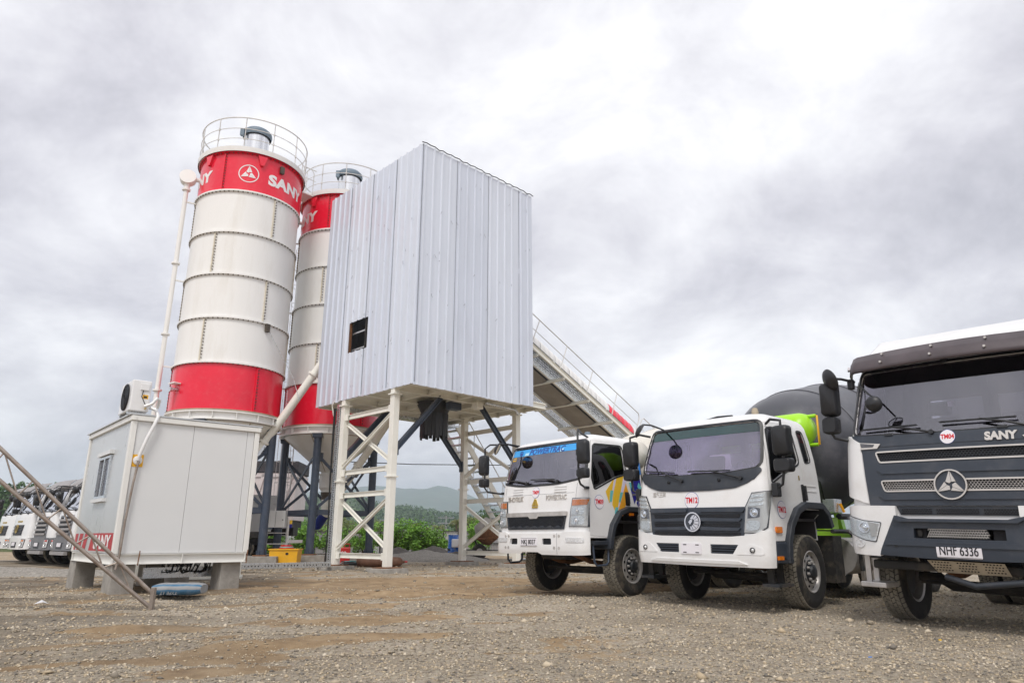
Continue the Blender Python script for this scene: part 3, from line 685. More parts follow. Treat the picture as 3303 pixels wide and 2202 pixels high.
for y in ls[1:4]:
    for z0_, z1_ in (((ZB, HOLE[2]), (HOLE[3], ZT)) if HOLE[0] < y < HOLE[1] else ((ZB, ZT),)): MB().box(-0.022, -0.012, y - 0.010, y + 0.008, z0_, z1_ - 0.01).build('lap_joint_shadow', 'lap_shadow', tw)  # thin dark strips painted as the shade line where sheets lap
for x in rs[1:4]: MB().box(x - 0.008, x + 0.006, -0.020, -0.012, ZB - 0.06, ZT - 0.03).build('lap_joint_shadow', 'lap_shadow', tw)
MB().box(-0.016, 0.0, -0.045, -0.030, ZB - 0.02, ZT - 0.02).build('corner_gap_shadow', 'lap_shadow', tw)  # dark strip painted as the shade along the wall corner
tk = MB()
for q_ in range(70):
    a_ = random.uniform(0.1, 5.3); z_ = random.choice((6.0, 7.2, 8.7, 10.1, 11.6, 13.2)) + random.uniform(-0.25, 0.25); ln_ = random.uniform(0.05, 0.13); an_ = random.uniform(-0.9, 0.9)
    if q_ % 2 and HOLE[0] < a_ < HOLE[1] and 7.2 < z_ < 8.6: continue
    P_ = (lambda u_, w_: (-0.052, u_, w_)) if q_ % 2 else (lambda u_, w_: (u_, -0.052, w_))
    tk.tube([P_(a_, z_), P_(a_ + ln_ * 0.4 * an_, z_ - ln_ * 0.6), P_(a_ + ln_ * an_, z_ - ln_)], 0.006, 4)
stuff(tk.build('tie_wire_ends', 'lap_shadow', tw))
# dark roof edge seen over the right-hand wall
ed = MB()
for k in range(15):
    x = 0.1 + k * 0.37
    ed.tube([(x - 0.18, -0.05, ZT + 0.005 + 0.02 * math.sin(k * 2.1)), (x, -0.06, ZT + 0.035), (x + 0.19, -0.05, ZT + 0.005 + 0.02 * math.sin(k * 2.1 + 2.1))], 0.018, 6)
ed.build('roof_edge', 'black_plastic', tw, smooth=60)
# inside framing seen through the square opening
for y in np.arange(0.3, LY, 1.33): MB().box(0.05, 0.13, y, y + 0.08, ZB, ZT - 0.1).build('inner_stud', 'chassis_dark', tw)
for z in np.arange(6.2, ZT, 0.62): MB().box(0.14, 0.19, 0.06, LY - 0.06, z, z + 0.05).build('purlin', 'galvanised', tw)
for x in np.arange(0.3, LX, 1.3): MB().box(x, x + 0.08, 0.05, 0.13, ZB, ZT - 0.1).build('inner_stud', 'chassis_dark', tw)
MB().box(0.01, 0.09, 3.94, 3.975, 7.33, 8.46).build('opening_jamb', 'rust', tw)
MB().box(0.01, 0.07, 2.725, 2.80, 7.33, 8.46).build('opening_jamb', 'chassis_dark', tw)
MB().cbox((2.7, 3.0, 8.3), 2.4, 3.0, 3.6).build('mixer_machine', 'chassis_dark', tw, bevel=0.05)
MB().tube([(0.5, 3.2, 8.3), (0.9, 4.2, 8.35), (1.2, 3.0, 7.6)], 0.05, 8).build('inner_hose', 'galvanised', tw, smooth=60)
# columns and lateral frames
CXs = (0.12, 5.68); CYs = (1.126, 4.078)
for x in CXs:
    for y in CYs:
        c = MB().box(x - 0.112, x + 0.112, y - 0.112, y + 0.112, 0.15, ZB + 0.1).build('column', 'cream_paint', tw, bevel=0.012)
        MB().box(x - 0.155, x + 0.155, y - 0.155, y + 0.155, 2.82, 2.865).build('splice_plate', 'cream_paint', tw)
        MB().box(x - 0.165, x + 0.165, y - 0.165, y + 0.165, ZB - 0.26, ZB - 0.22).build('splice_plate', 'cream_paint', tw)
        MB().box(x - 0.34, x + 0.34, y - 0.30, y + 0.30, 0.122, 0.149).build('base_plate', 'rust', tw)
    xo = x + 0.02
    y0, y1 = CYs[0] + 0.112, CYs[1] - 0.112
    for z in (0.45, 2.37, 3.12, 5.03):
        MB().ibeam((xo, y0, z), (xo, y1, z), 0.10, 0.16, 0.014, up=(0, 0, 1)).build('frame_beam', 'cream_paint', tw)
        for y in (y0 + 0.07, y1 - 0.07): MB().box(xo - 0.075, xo - 0.055, y - 0.09, y + 0.09, z - 0.11, z + 0.11).build('gusset_plate', 'cream_paint', tw)
    for (za, zb_) in ((0.66, 2.15), (3.32, 4.82)):
        MB().ibeam((xo - 0.05, y0, zb_), (xo - 0.05, y1, za), 0.09, 0.12, 0.014).build('cross_brace', 'cream_paint', tw)
        MB().ibeam((xo + 0.045, y0, za), (xo + 0.045, y1, zb_), 0.09, 0.12, 0.014).build('cross_brace', 'cream_paint', tw)
# floor: beams and plate under the box
MB().box(0.02, LX + 0.75, 0.08, LY - 0.06, ZB + 0.10, ZB + 0.13).build('floor_plate', 'cream_paint', tw)
for y in (0.10, CYs[0], 2.6, CYs[1], LY - 0.14): MB().ibeam((0.03, y, ZB), (LX + 0.78, y, ZB), 0.14, 0.20, 0.016).build('floor_beam', 'cream_paint', tw)
for x in (0.10, 1.45, 2.75, 4.1, LX, LX + 0.72): MB().ibeam((x, 0.16, ZB + 0.02), (x, LY - 0.2, ZB + 0.02), 0.12, 0.16, 0.016).build('floor_beam', 'cream_paint', tw)
for y in CYs:      # dark knee braces towards the lane
    MB().ibeam((0.26, y, 3.75), (2.0, y, ZB - 0.08), 0.13, 0.17, 0.03).build('knee_brace', 'steel_blue', tw)
    MB().ibeam((5.54, y, 3.75), (3.8, y, ZB - 0.08), 0.13, 0.17, 0.03).build('knee_brace', 'steel_blue', tw)
    for x in (0.27, 5.53): MB().cbox((x, y, 3.72), 0.03, 0.2, 0.4).build('knee_plate', 'steel_blue', tw)
# discharge chute with rubber strips
cc = (2.72, 2.35)
MB().lathe([(0.66, ZB - 0.02), (0.47, ZB - 0.42), (0.47, ZB - 0.46)], 28, Matrix.Translation((*cc, 0))).build('discharge_chute', 'black_plastic', tw, smooth=40)
for k in range(22):
    a = 2 * PI * k / 22; rr = 0.48 + 0.012 * (k % 2)
    zl = ZB - 1.30 + random.uniform(-0.05, 0.08)
    MB().prism([(a - 0.15, ZB - 0.42), (a + 0.15, ZB - 0.42), (a + 0.12, zl), (a - 0.12, zl)], lambda t, z, d: (cc[0] + (rr + d) * math.cos(t), cc[1] + (rr + d) * math.sin(t), z), 0, 0.012).build('rubber_strip', 'black_plastic', tw)
MB().cbox((2.9, 1.5, ZB - 0.22), 0.5, 0.3, 0.26).build('gate_cylinder', 'steel_blue', tw, bevel=0.02)
MB().tube([(3.4, 0.35, ZB - 0.2), (4.2, 0.4, ZB - 0.2), (4.9, 0.4, ZB - 0.24), (5.05, 0.4, ZB - 0.4)], 0.05, 8).build('water_pipe', 'galvanised', tw, smooth=50)
MB().cbox((3.5, 0.9, ZB - 0.2), 0.3, 0.3, 0.25).build('vibrator', 'cream_paint', tw, bevel=0.02)
# perforated cable duct: across under the floor and down the left column
duct = MB().box(0.22, 4.6, LY - 1.45, LY - 1.33, ZB - 0.30, ZB - 0.18); duct.build('cable_duct', 'galvanised', tw)
MB().box(-0.02, 0.10, CYs[1] + 0.15, CYs[1] + 0.33, 0.18, ZB - 0.16).build('cable_duct', 'galvanised', tw)
sl_ = MB()
for z in np.arange(0.3, ZB - 0.3, 0.075): sl_.box(-0.024, -0.019, CYs[1] + 0.19, CYs[1] + 0.24, z, z + 0.04)
stuff(sl_.build('duct_slots', 'dark_void', tw))
for k in range(3): MB().tube([(-0.05 - 0.02 * k, CYs[1] + 0.36 + 0.02 * k, ZB - 0.3), (-0.06, CYs[1] + 0.38 + 0.02 * k, 3.0), (-0.03, CYs[1] + 0.37, 1.2), (-0.03, CYs[1] + 0.4, 0.25)], 0.022, 6).build('cable', 'cable_black', tw, smooth=60)
MB().tube([(0.0, CYs[1] + 0.5, ZB + 0.05), (-0.06, CYs[1] + 0.62, ZB - 0.15), (0.0, CYs[1] + 0.58, ZB - 0.5), (0.02, CYs[1] + 0.5, ZB - 0.75)], 0.022, 6).build('loose_hose', 'cream_paint', tw, smooth=60)
def twp(x, y, z=0.0):
    c, s = math.cos(SR), math.sin(SR); return (SX + x * c - y * s, SY + x * s + y * c, z)
for x, wx in zip(CXs, ('left', 'right')):
    for y, wy in zip(CYs, ('front', 'rear')):
        p = twp(x, y); block('footing', f'low concrete footing under the {wy} {wx} tower column', p[0], p[1], 0.95, 0.85, 0.12, SR, group='tower footings', taper=0.03)

# wire crossing behind the tower
tag(MB().tube([twp(2.5, 8.5, 4.05), twp(5, 6.5, 3.96), twp(9.5, 3.0, 3.98)], 0.018, 6).build('power_cable', 'cable_black', smooth=60), 'thin black cable strung level beneath the tower', 'cable')

# ---------------------------------------------------------------- inclined belt conveyor
cv = thing('belt_conveyor', 'covered belt conveyor sloping down to the right behind the lorries', 'conveyor', twp(5.2, 3.08, 9.32), SR)
TH = math.atan(0.45); LEN = 22.0; CO, SN = math.cos(TH), math.sin(TH)
def cp(s, y, h=0.0): return (s * CO + h * SN, y, -s * SN + h * CO)     # along the belt, across, perpendicular
YN, YF = -1.58, 1.58
for y in (YN, -0.78, 0.78, YF):
    MB().ibeam(cp(0, y), cp(LEN, y), 0.09, 0.20, 0.014, up=cp(0, 0, 1)).build('stringer', 'cream_paint', cv)
nb = 12
for k in range(nb):
    s_ = 0.6 + k * 1.78
    MB().ibeam(cp(s_, YN - 0.05, -0.17), cp(s_, YF + 0.05, -0.17), 0.09, 0.12, 0.012, up=cp(0, 0, 1)).build('cross_beam', 'cream_paint', cv)
MB().add([cp(0, -0.62, -0.12), cp(LEN, -0.62, -0.12), cp(LEN, -0.2, -0.22), cp(0, -0.2, -0.22), cp(0, 0.2, -0.22), cp(LEN, 0.2, -0.22), cp(LEN, 0.62, -0.12), cp(0, 0.62, -0.12)], [(0, 1, 2, 3), (3, 2, 5, 4), (4, 5, 6, 7)]).build('return_belt', 'belt_rubber', cv)
MB().add([cp(0, -0.72, 0.66), cp(LEN, -0.72, 0.66), cp(LEN, 0.72, 0.66), cp(0, 0.72, 0.66)], [(0, 1, 2, 3)]).build('carry_belt', 'tarp_dark', cv)
for yy0, yy1 in ((YN + 0.06, -0.84), (0.84, YF - 0.06)):
    g = MB()
    for s_ in np.arange(0.05, LEN, 0.11): g.beam(cp(s_, yy0, -0.06), cp(s_, yy1, -0.06), 0.016, 0.03, up=cp(0, 0, 1))
    for y in np.linspace(yy0, yy1, 7): g.beam(cp(0, y, -0.055), cp(LEN, y, -0.055), 0.012, 0.036, up=cp(0, 0, 1))
    stuff(g.build('walkway_grating', 'galvanised', cv))
# belt hood: arched corrugated covers, one of them red
hs = 0.0; k = 0; covers = []
while hs < LEN - 0.5:
    ln = 1.02; isred = (k in (8, 9))
    g = MB(); nr = 9; na = 14; rowv = []
    for i in range(nr * 2 + 1):
        s_ = hs + ln * i / (nr * 2); bul = 0.03 * (0.5 - 0.5 * math.cos(2 * PI * i / 2 / 3.0)) 
        for j in range(na + 1):
            a = PI * j / na; rr = 0.74 + bul; g.v.append(cp(s_, -rr * math.cos(a), 0.82 + rr * math.sin(a) * 0.95))
    for i in range(nr * 2):
        for j in range(na):
            b_ = i * (na + 1) + j; g.f.append((b_, b_ + 1, b_ + na + 2, b_ + na + 1)); g.m.append(0)
    o = g.build('belt_cover', 'silo_red' if isred else 'hood_white', cv, smooth=50)
    if isred: o['label'] = 'red arched belt cover'
    hs += ln + 0.02; k += 1
MB().box(0, 0.01, 0, 0.01, 0, 0.01)
for sgn, y in ((-1, -0.80), (1, 0.80)):
    for k in range(11): MB().beam(cp(0.1 + k * 2.0, y, 0.70), cp(1.96 + k * 2.0, y, 0.70), 0.02, 0.22, up=cp(0, 0, 1)).build('side_skirt', 'black_plastic', cv)
for y in (YN, YF):
    segs = [(0.0, 9.5), (9.7, 12.6), (12.8, 21.8)]
    for (a, b) in segs:
        def up_(s_, h): return cp(s_, y, 0.08 + h * 1.1)
        MB().tube([up_(a, 0.95), up_(a + 0.12, 1.10), up_(b - 0.12, 1.10), up_(b, 0.95), up_(b, 0.0)], 0.022, 6).build('handrail', 'rail_paint', cv, smooth=60)
        MB().tube([up_(a, 0.58), up_(b, 0.58)], 0.015, 6).build('mid_rail', 'rail_paint', cv, smooth=60)
        kk = max(2, int((b - a) / 1.75)); 
        for i in range(kk + 1):
            s_ = a + (b - a) * i / kk; MB().tube([up_(s_, 0.0), up_(s_, 1.09 if 0 < i < kk else 0.96)], 0.020, 6).build('rail_post', 'rail_paint', cv, smooth=60)
for s_ in (9.0, 15.5, 21.0):     # trestle legs
    z = cp(s_, 0, 0)[2] + 9.32
    if z > 0.6:
        for y in (YN, YF): MB().beam(cp(s_, y, -0.25), (cp(s_, y)[0], y * 1.25, -9.32), 0.16, 0.16).build('trestle_leg', 'cream_paint', cv)

# ---------------------------------------------------------------- steel stairs behind the tower
stv = thing('steel_stairs', 'cream steel staircase with handrails behind the tower', 'stairs', twp(6.3, 5.75, 0), SR)
P0, P1 = Vector((0, 0, 5.55)), Vector((4.55, 0, 0.05))
for y in (-0.5, 0.5):
    MB().beam(P0 + Vector((0, y, 0)), P1 + Vector((0, y, 0)), 0.06, 0.26).build('stringer', 'cream_paint', stv)
    MB().tube([P0 + Vector((-0.4, y, 1.0)), P0 + Vector((0.05, y, 1.0)), P1 + Vector((0, y, 1.0)), P1 + Vector((0, y, 0))], 0.022, 6).build('handrail', 'rail_paint', stv, smooth=60)
    for f in np.linspace(0.02, 0.98, 6):
        q = P0.lerp(P1, f) + Vector((0, y, 0)); MB().tube([q, q + Vector((0, 0, 1.0))], 0.018, 6).build('rail_post', 'rail_paint', stv, smooth=60)
for i in range(20):
    q = P0.lerp(P1, (i + 0.5) / 20); MB().box(q.x - 0.13, q.x + 0.13, -0.47, 0.47, q.z - 0.02, q.z + 0.03).build('tread', 'galvanised', stv)
MB().box(-1.0, 0.05, -0.55, 0.55, 5.5, 5.58).build('landing', 'galvanised', stv)
# ================================================================ OFFICE CONTAINER
KX, KY, KR = -7.278, 13.011, R(41.66); KLX, KLY, KZB, KZT = 2.494, 3.697, 0.53, 3.275
ct = thing('office_container', 'small pale grey office container raised on concrete piers', 'container', (KX, KY, 0), KR)
def kp(x, y, z=0.0):
    c, s = math.cos(KR), math.sin(KR); return (KX + x * c - y * s, KY + x * s + y * c, z)
# steel frame
for y in (0.0, KLY - 0.12): MB().ibeam((0.02, y + 0.06, KZB + 0.09), (KLX - 0.02, y + 0.06, KZB + 0.09), 0.12, 0.18, 0.012).build('floor_beam', 'frame_white', ct)
for x in (0.0, KLX - 0.12): MB().ibeam((x + 0.06, 0.13, KZB + 0.088), (x + 0.06, KLY - 0.13, KZB + 0.088), 0.12, 0.176, 0.012).build('floor_beam', 'frame_white', ct)
for x in (0.02, 1.22, KLX - 0.06): MB().box(x, x + 0.012, -0.002, 0.05, KZB + 0.013, KZB + 0.167).build('web_stiffener', 'frame_white', ct)
for x in (0, KLX - 0.10):
    for y in (0, KLY - 0.10): MB().box(x, x + 0.10, y, y + 0.10, KZB + 0.185, KZT - 0.11).build('corner_post', 'frame_white', ct, bevel=0.01)
for y in (-0.02, KLY - 0.10): MB().box(-0.02, KLX + 0.02, y, y + 0.12, KZT - 0.105, KZT).build('roof_beam', 'frame_white', ct, bevel=0.012)
for x in (-0.018, KLX - 0.10): MB().box(x, x + 0.118, 0.105, KLY - 0.105, KZT - 0.105, KZT - 0.002).build('roof_beam', 'frame_white', ct, bevel=0.012)
MB().box(-0.05, KLX + 0.03, -0.03, KLY + 0.10, KZT + 0.004, KZT + 0.03).build('roof_sheet', 'panel_steel', ct)
MB().box(0.03, KLX - 0.03, 0.03, KLY - 0.03, KZB + 0.186, KZB + 0.2).build('floor', 'frame_white', ct)
for x in (-0.005, KLX - 0.075): MB().cbox((x + 0.04, -0.03, KZT - 0.06), 0.05, 0.03, 0.08).build('lifting_lug', 'frame_white', ct)
# wall panels with thin joints
xs = [0.105, 1.16, 2.24, KLX - 0.105]
for a, b in zip(xs[:-1], xs[1:]): MB().box(a + 0.003, b - 0.003, 0.03, 0.07, KZB + 0.186, KZT - 0.107).build('wall_panel', 'container_panel', ct, bevel=0.004)
for a, b in zip(xs[:-1], xs[1:]): MB().box(a + 0.003, b - 0.003, KLY - 0.07, KLY - 0.03, KZB + 0.186, KZT - 0.107).build('wall_panel', 'container_panel', ct)
MB().box(KLX - 0.07, KLX - 0.03, 0.105, KLY - 0.105, KZB + 0.186, KZT - 0.107).build('wall_panel', 'container_panel', ct)
ys = [0.105, 1.24, 2.35, KLY - 0.105]; wy0, wy1, wz0, wz1 = 1.29, 2.26, 1.77, 2.62
for i, (a, b) in enumerate(zip(ys[:-1], ys[1:])):
    if i == 1:
        MB().box(0.03, 0.07, a + 0.003, b - 0.003, KZB + 0.186, wz0).build('wall_panel', 'panel_steel', ct); MB().box(0.03, 0.07, a + 0.003, b - 0.003, wz1, KZT - 0.107).build('wall_panel', 'panel_steel', ct)
        MB().box(0.03, 0.07, a + 0.003, wy0, wz0, wz1).build('wall_panel', 'panel_steel', ct); MB().box(0.03, 0.07, wy1, b - 0.003, wz0, wz1).build('wall_panel', 'panel_steel', ct)
    else: MB().box(0.03, 0.07, a + 0.003, b - 0.003, KZB + 0.186, KZT - 0.107).build('wall_panel', 'panel_steel', ct)
wn = MB()
for (a, b, c, d) in ((wy0, wy1, wz0, wz0 + 0.05), (wy0, wy1, wz1 - 0.05, wz1), (wy0, wy0 + 0.05, wz0 + 0.05, wz1 - 0.05), (wy1 - 0.05, wy1, wz0 + 0.05, wz1 - 0.05), (1.74, 1.81, wz0 + 0.05, wz1 - 0.05)): wn.box(-0.01, 0.06, a, b, c, d)
wn = wn.build('window', 'galvanised', ct)
MB().box(0.02, 0.026, wy0 + 0.05, 1.74, wz0 + 0.05, wz1 - 0.05).build('pane', 'glass_dark', wn); MB().box(0.035, 0.041, 1.81, wy1 - 0.05, wz0 + 0.05, wz1 - 0.05).build('pane', 'glass_dark', wn)
MB().box(-0.05, 0.03, wy0 - 0.10, wy1 + 0.06, wz1 + 0.02, wz1 + 0.10).build('hood', 'container_panel', wn); MB().box(-0.05, 0.03, wy0 - 0.02, wy1 + 0.06, wz0 - 0.07, wz0 - 0.005).build('sill', 'container_panel', wn)
MB().box(0.3, KLX - 0.3, 0.4, KLY - 0.4, KZB + 0.2, KZB + 1.0).build('desk', 'cab_lining', ct)
# red sign with white slanting bars and lettering
sg = MB().add([(0.026, 0.17, 0.755), (0.026, 0.20, 1.09), (0.026, 1.98, 1.09), (0.026, 2.15, 0.755)], [(0, 1, 2, 3)])
for k, y in enumerate((2.32, 2.82)): sg.add([(0.026, y + 0.17, 0.755), (0.026, y, 1.09), (0.026, y + 0.33, 1.09), (0.026, y + 0.50, 0.755)], [(0, 1, 2, 3)])
sg.add([(0.026, 3.45, 0.755), (0.026, 3.32, 1.09), (0.026, 3.59, 1.09), (0.026, 3.59, 0.755)], [(0, 1, 2, 3)])
sg.build('sign_panel', 'sticker_red', ct)
bm = text2d('SANY', 0.36, 0.010, 1.45, 0.0, 'CENTER')
bm_done(bm, lambda x, y, d: (0.022 - d, 1.05 - x * 1.02, 0.80 + y), 0.004, 'lettering', 'letter_white', ct)
# hose and cable on the front wall
MB().lathe([(0.0, 0.0), (0.085, 0.0), (0.08, 0.02), (0.05, 0.03), (0, 0.03)], 20, Matrix.Translation((0.20, 0.028, 2.42)) @ Matrix.Rotation(PI / 2, 4, 'X')).build('wall_flange', 'white_paint', ct, smooth=40)
MB().box(0.10, 0.30, 0.024, 0.029, 2.30, 2.53).build('foam_tape', 'yellow_paint', ct)
MB().tube([(0.20, -0.02, 2.42), (0.21, -0.06, 2.55), (0.29, -0.06, 2.85), (0.38, -0.06, 3.1), (0.43, -0.05, 3.28), (0.40, 0.05, 3.42), (0.30, 0.12, 3.46)], 0.034, 10).build('insulated_pipe', 'white_paint', ct, smooth=60)
MB().tube([(0.21, -0.02, 2.40), (0.17, -0.03, 2.0), (0.13, -0.03, 1.3), (0.12, -0.04, 0.7), (0.09, -0.04, 0.45)], 0.022, 8).build('drain_hose', 'truss_steel', ct, smooth=60)

# air conditioner outdoor unit on the roof
ac = thing('air_conditioner', 'white air conditioner unit with round fan grille on the container roof', 'air conditioner', kp(-0.08, 0.02, KZT + 0.03), KR)
MB().box(0, 0.34, 0, 0.86, 0.05, 0.66).build('casing', 'white_paint', ac, bevel=0.02)
for y in (0.12, 0.7): MB().box(0.0, 0.34, y, y + 0.06, 0.0, 0.05).build('foot', 'galvanised', ac)
Mf = Matrix.Translation((-0.001, 0.42, 0.36)) @ Matrix.Rotation(-PI / 2, 4, 'Y')
MB().lathe([(0.26, 0.0), (0.27, 0.012), (0.255, 0.018), (0.0, 0.006)], 36, Mf).build('fan_shroud', 'dark_void', ac, smooth=40)
for r_ in (0.06, 0.10, 0.14, 0.18, 0.22, 0.255):
    MB().tube([tuple(Mf @ Vector((r_ * math.cos(2 * PI * q / 28), r_ * math.sin(2 * PI * q / 28), 0.022))) for q in range(28)], 0.005, 4, closed=True).build('grille_ring', 'charcoal_plastic', ac)
for k in range(10): MB().tube([tuple(Mf @ Vector((0.05 * math.cos(k * PI / 5), 0.05 * math.sin(k * PI / 5), 0.022))), tuple(Mf @ Vector((0.26 * math.cos(k * PI / 5 + 0.3), 0.26 * math.sin(k * PI / 5 + 0.3), 0.022)))], 0.005, 4).build('grille_rib', 'charcoal_plastic', ac)
MB().box(0.14, 0.30, -0.025, 0.0, 0.46, 0.60).build('valve_cover', 'white_paint', ac, bevel=0.01)
MB().box(0.20, 0.30, -0.004, 0.0, 0.30, 0.38).build('warning_label', 'yellow_paint', ac); MB().box(0.22, 0.28, -0.006, -0.004, 0.315, 0.35).build('warning_print', 'print_black', ac)
for z in (0.16, 0.11): MB().tube([(0.27, 0.0, z), (0.27, -0.06, z)], 0.015, 8).build('valve', 'gold', ac, smooth=40)
MB().tube([(0.20, -0.01, 0.46), (0.17, -0.06, 0.33), (0.24, -0.06, 0.2), (0.27, -0.05, 0.15)], 0.008, 6).build('cable', 'cable_black', ac, smooth=60)
MB().tube([(0.24, -0.06, 0.14), (0.36, -0.10, 0.2), (0.44, -0.10, 0.32), (0.50, -0.06, 0.30), (0.50, 0.05, 0.15)], 0.032, 8).build('insulated_pipe', 'white_paint', ac, smooth=60)

# piers
for nm, lx, ly in (('nearest', 0.24, 0.30), ('right-hand', KLX - 0.30, 0.30), ('far left', 0.22, KLY - 0.28), ('rear right', KLX - 0.3, KLY - 0.3), ('inner middle', 1.25, 2.0)):
    p = kp(lx, ly); block('concrete_pier', f'{nm} stained concrete pier holding up the office container', p[0], p[1], 0.40, 0.40, KZB - 0.004, KR + R(6), 'pier', 'container piers', -0.12, 0.012)
for lx, ly in ((0.45, 0.10), (0.12, 0.5), (KLX - 0.06, 0.02)):
    p = kp(lx, ly - 0.12, KZB - 0.02); tag(MB().tube([p, (p[0] + 0.01, p[1], p[2] + 0.26)], 0.010, 6).build('rebar_stub', 'rust'), f'rusty reinforcing bar end poking up beside the container, {["near the corner", "left of the near pier", "at the right pier"][[0.45, 0.12, KLX - 0.06].index(lx)]}', 'rebar')
# tray and cables hanging under the container
tr = thing('cable_tray', 'perforated tray full of black cables hanging under the container', 'cable tray', kp(1.1, 0.75, 0.24), KR)
MB().box(-0.35, 0.95, -0.06, 0.0, 0.0, 0.20).build('tray_side', 'galvanised', tr); MB().box(-0.35, 0.95, 0.0, 0.30, 0.0, 0.015).build('tray_floor', 'galvanised', tr)
for k in range(16):
    x = 0.05 + 0.05 * k + random.uniform(-0.03, 0.03); a = random.uniform(0.1, 0.3)
    MB().tube([(x, 0.05, 0.36), (x + random.uniform(-0.1, 0.1), 0.0, 0.25), (x + random.uniform(-0.15, 0.15), -0.08, 0.12 + random.uniform(-0.05, 0.05)), (x + a * 0.6, -0.08, 0.12), (x + a, -0.02, 0.34)], 0.012, 5).build('cable', 'cable_black', tr, smooth=60)
for x in (-0.30, 0.90): MB().tube([(x, -0.03, 0.0), (x, -0.03, 0.36)], 0.010, 5).build('hanger', 'chassis_dark', tr)
lb = thing('water_tank_box', 'long cream steel box lying behind the container piers', 'steel box', (-8.3, 18.35, 0), R(20))
MB().box(-1.3, 1.3, -0.35, 0.35, 0.05, 0.62).build('shell', 'cream_paint', lb, bevel=0.02); MB().box(-1.35, 1.35, -0.40, 0.40, 0.0, 0.06).build('skid', 'cream_paint', lb)
MB().tube([(0.9, -0.36, 0.2), (0.9, -0.46, 0.2)], 0.05, 10).build('drain_valve', 'joint_rust', lb)
p = (-7.9, 21.6); q = (-5.55, 22.9)
gt = thing('ground_cable_duct', 'long galvanised perforated cable duct on the ground left of the tower', 'cable duct', (-8.6, 21.1, 0), math.atan2(23.1 - 21.1, -5.85 + 8.6))
ln = math.hypot(2.75, 2.0)
MB().box(-2.0, ln, -0.08, 0.08, 0.10, 0.26).build('duct', 'galvanised', gt, bevel=0.006)
sl_ = MB()
for x in np.arange(-1.9, ln - 0.1, 0.10):
    if int(x * 10) % 6: sl_.box(x, x + 0.03, -0.084, -0.079, 0.16, 0.20)
stuff(sl_.build('duct_slots', 'dark_void', gt))
for x in (-1.5, 0.4, ln - 0.4): MB().box(x, x + 0.08, -0.07, 0.07, -0.05, 0.10).build('support', 'concrete', gt)

# steel pipe truss leaning in from the left
ts = thing('pipe_truss', 'bare steel pipe truss sloping up out of the picture at the left', 'truss', (-5.25, 10.62, 0))
A0 = Vector((-0.01, 0.0, 0.22)); A1 = Vector((-2.54, -1.22, 2.80)); B0 = Vector((-0.03, 0, 0.04)); B1 = Vector((-2.44, -1.22, 2.285))
MB().tube([A0, A1], 0.028, 12).build('top_chord', 'truss_steel', ts, smooth=60); MB().tube([B0, B1], 0.028, 12).build('bottom_chord', 'truss_steel', ts, smooth=60)
fs_ = np.linspace(0.10, 0.97, 13)
for i in range(12):
    a = A0.lerp(A1, fs_[i]) if i % 2 else B0.lerp(B1, fs_[i]); b = B0.lerp(B1, fs_[i + 1]) if i % 2 else A0.lerp(A1, fs_[i + 1])
    MB().tube([a, b], 0.011, 8).build('web_bar', 'truss_steel', ts, smooth=60)
MB().box(-0.02, 0.03, -0.035, 0.035, -0.01, 0.30).build('end_plate', 'truss_steel', ts)
MB().tube([A1 + Vector((0, 0, 0.1)), (A1.x, A1.y, 0)], 0.045, 10).build('end_post', 'truss_steel', ts, smooth=60)
for v in B1, A1: pass

# cement sack beside the near pier
sk = thing('cement_sack', 'full grey and blue cement sack lying beside the near pier', 'sack', (-6.02, 13.15, 0.0), R(8))
g = MB(); nu, nv = 26, 14; mi = []
for j in range(nv):
    for i in range(nu):
        a = 2 * PI * j / nv; x = -0.42 + 0.84 * i / (nu - 1); e_ = (1 - abs(x / 0.43) ** 4) ** 0.5
        ca, sa = math.cos(a), math.sin(a)
        y = 0.28 * math.copysign(abs(ca) ** 0.7, ca) * (0.80 + 0.20 * e_); z = 0.115 + 0.105 * math.copysign(abs(sa) ** 0.7, sa) * (0.55 + 0.45 * e_)
        g.v.append((x, y, z + 0.008 * noise.noise(Vector((x * 7, y * 7, z * 5)))))
for j in range(nv):
    for i in range(nu - 1):
        a = 2 * PI * (j + 0.5) / nv; front = -PI < 0
        g.f.append((j * nu + i, j * nu + i + 1, ((j + 1) % nv) * nu + i + 1, ((j + 1) % nv) * nu + i)); g.m.append(1 if math.sin(a) < 0.15 and math.cos(a) < 0 or (math.cos(a) < -0.3 and 0.35 < math.sin(a) < 0.8) else 0)
g.f += [tuple(j * nu for j in range(nv)), tuple(j * nu + nu - 1 for j in reversed(range(nv)))]; g.m += [0, 0]
g.build('bag', ['sack_grey', 'sack_blue'], sk, smooth=60)
bm = text2d('TYPE 1T', 0.075, 0.001, 1.1, 0.2, 'CENTER')
bm_done(bm, lambda x, y, d: (-x - 0.1, -0.262 - d - 0.03 * max(0, 0.12 - y * -1), 0.085 - y), 0.004, 'lettering', 'sack_grey', sk)

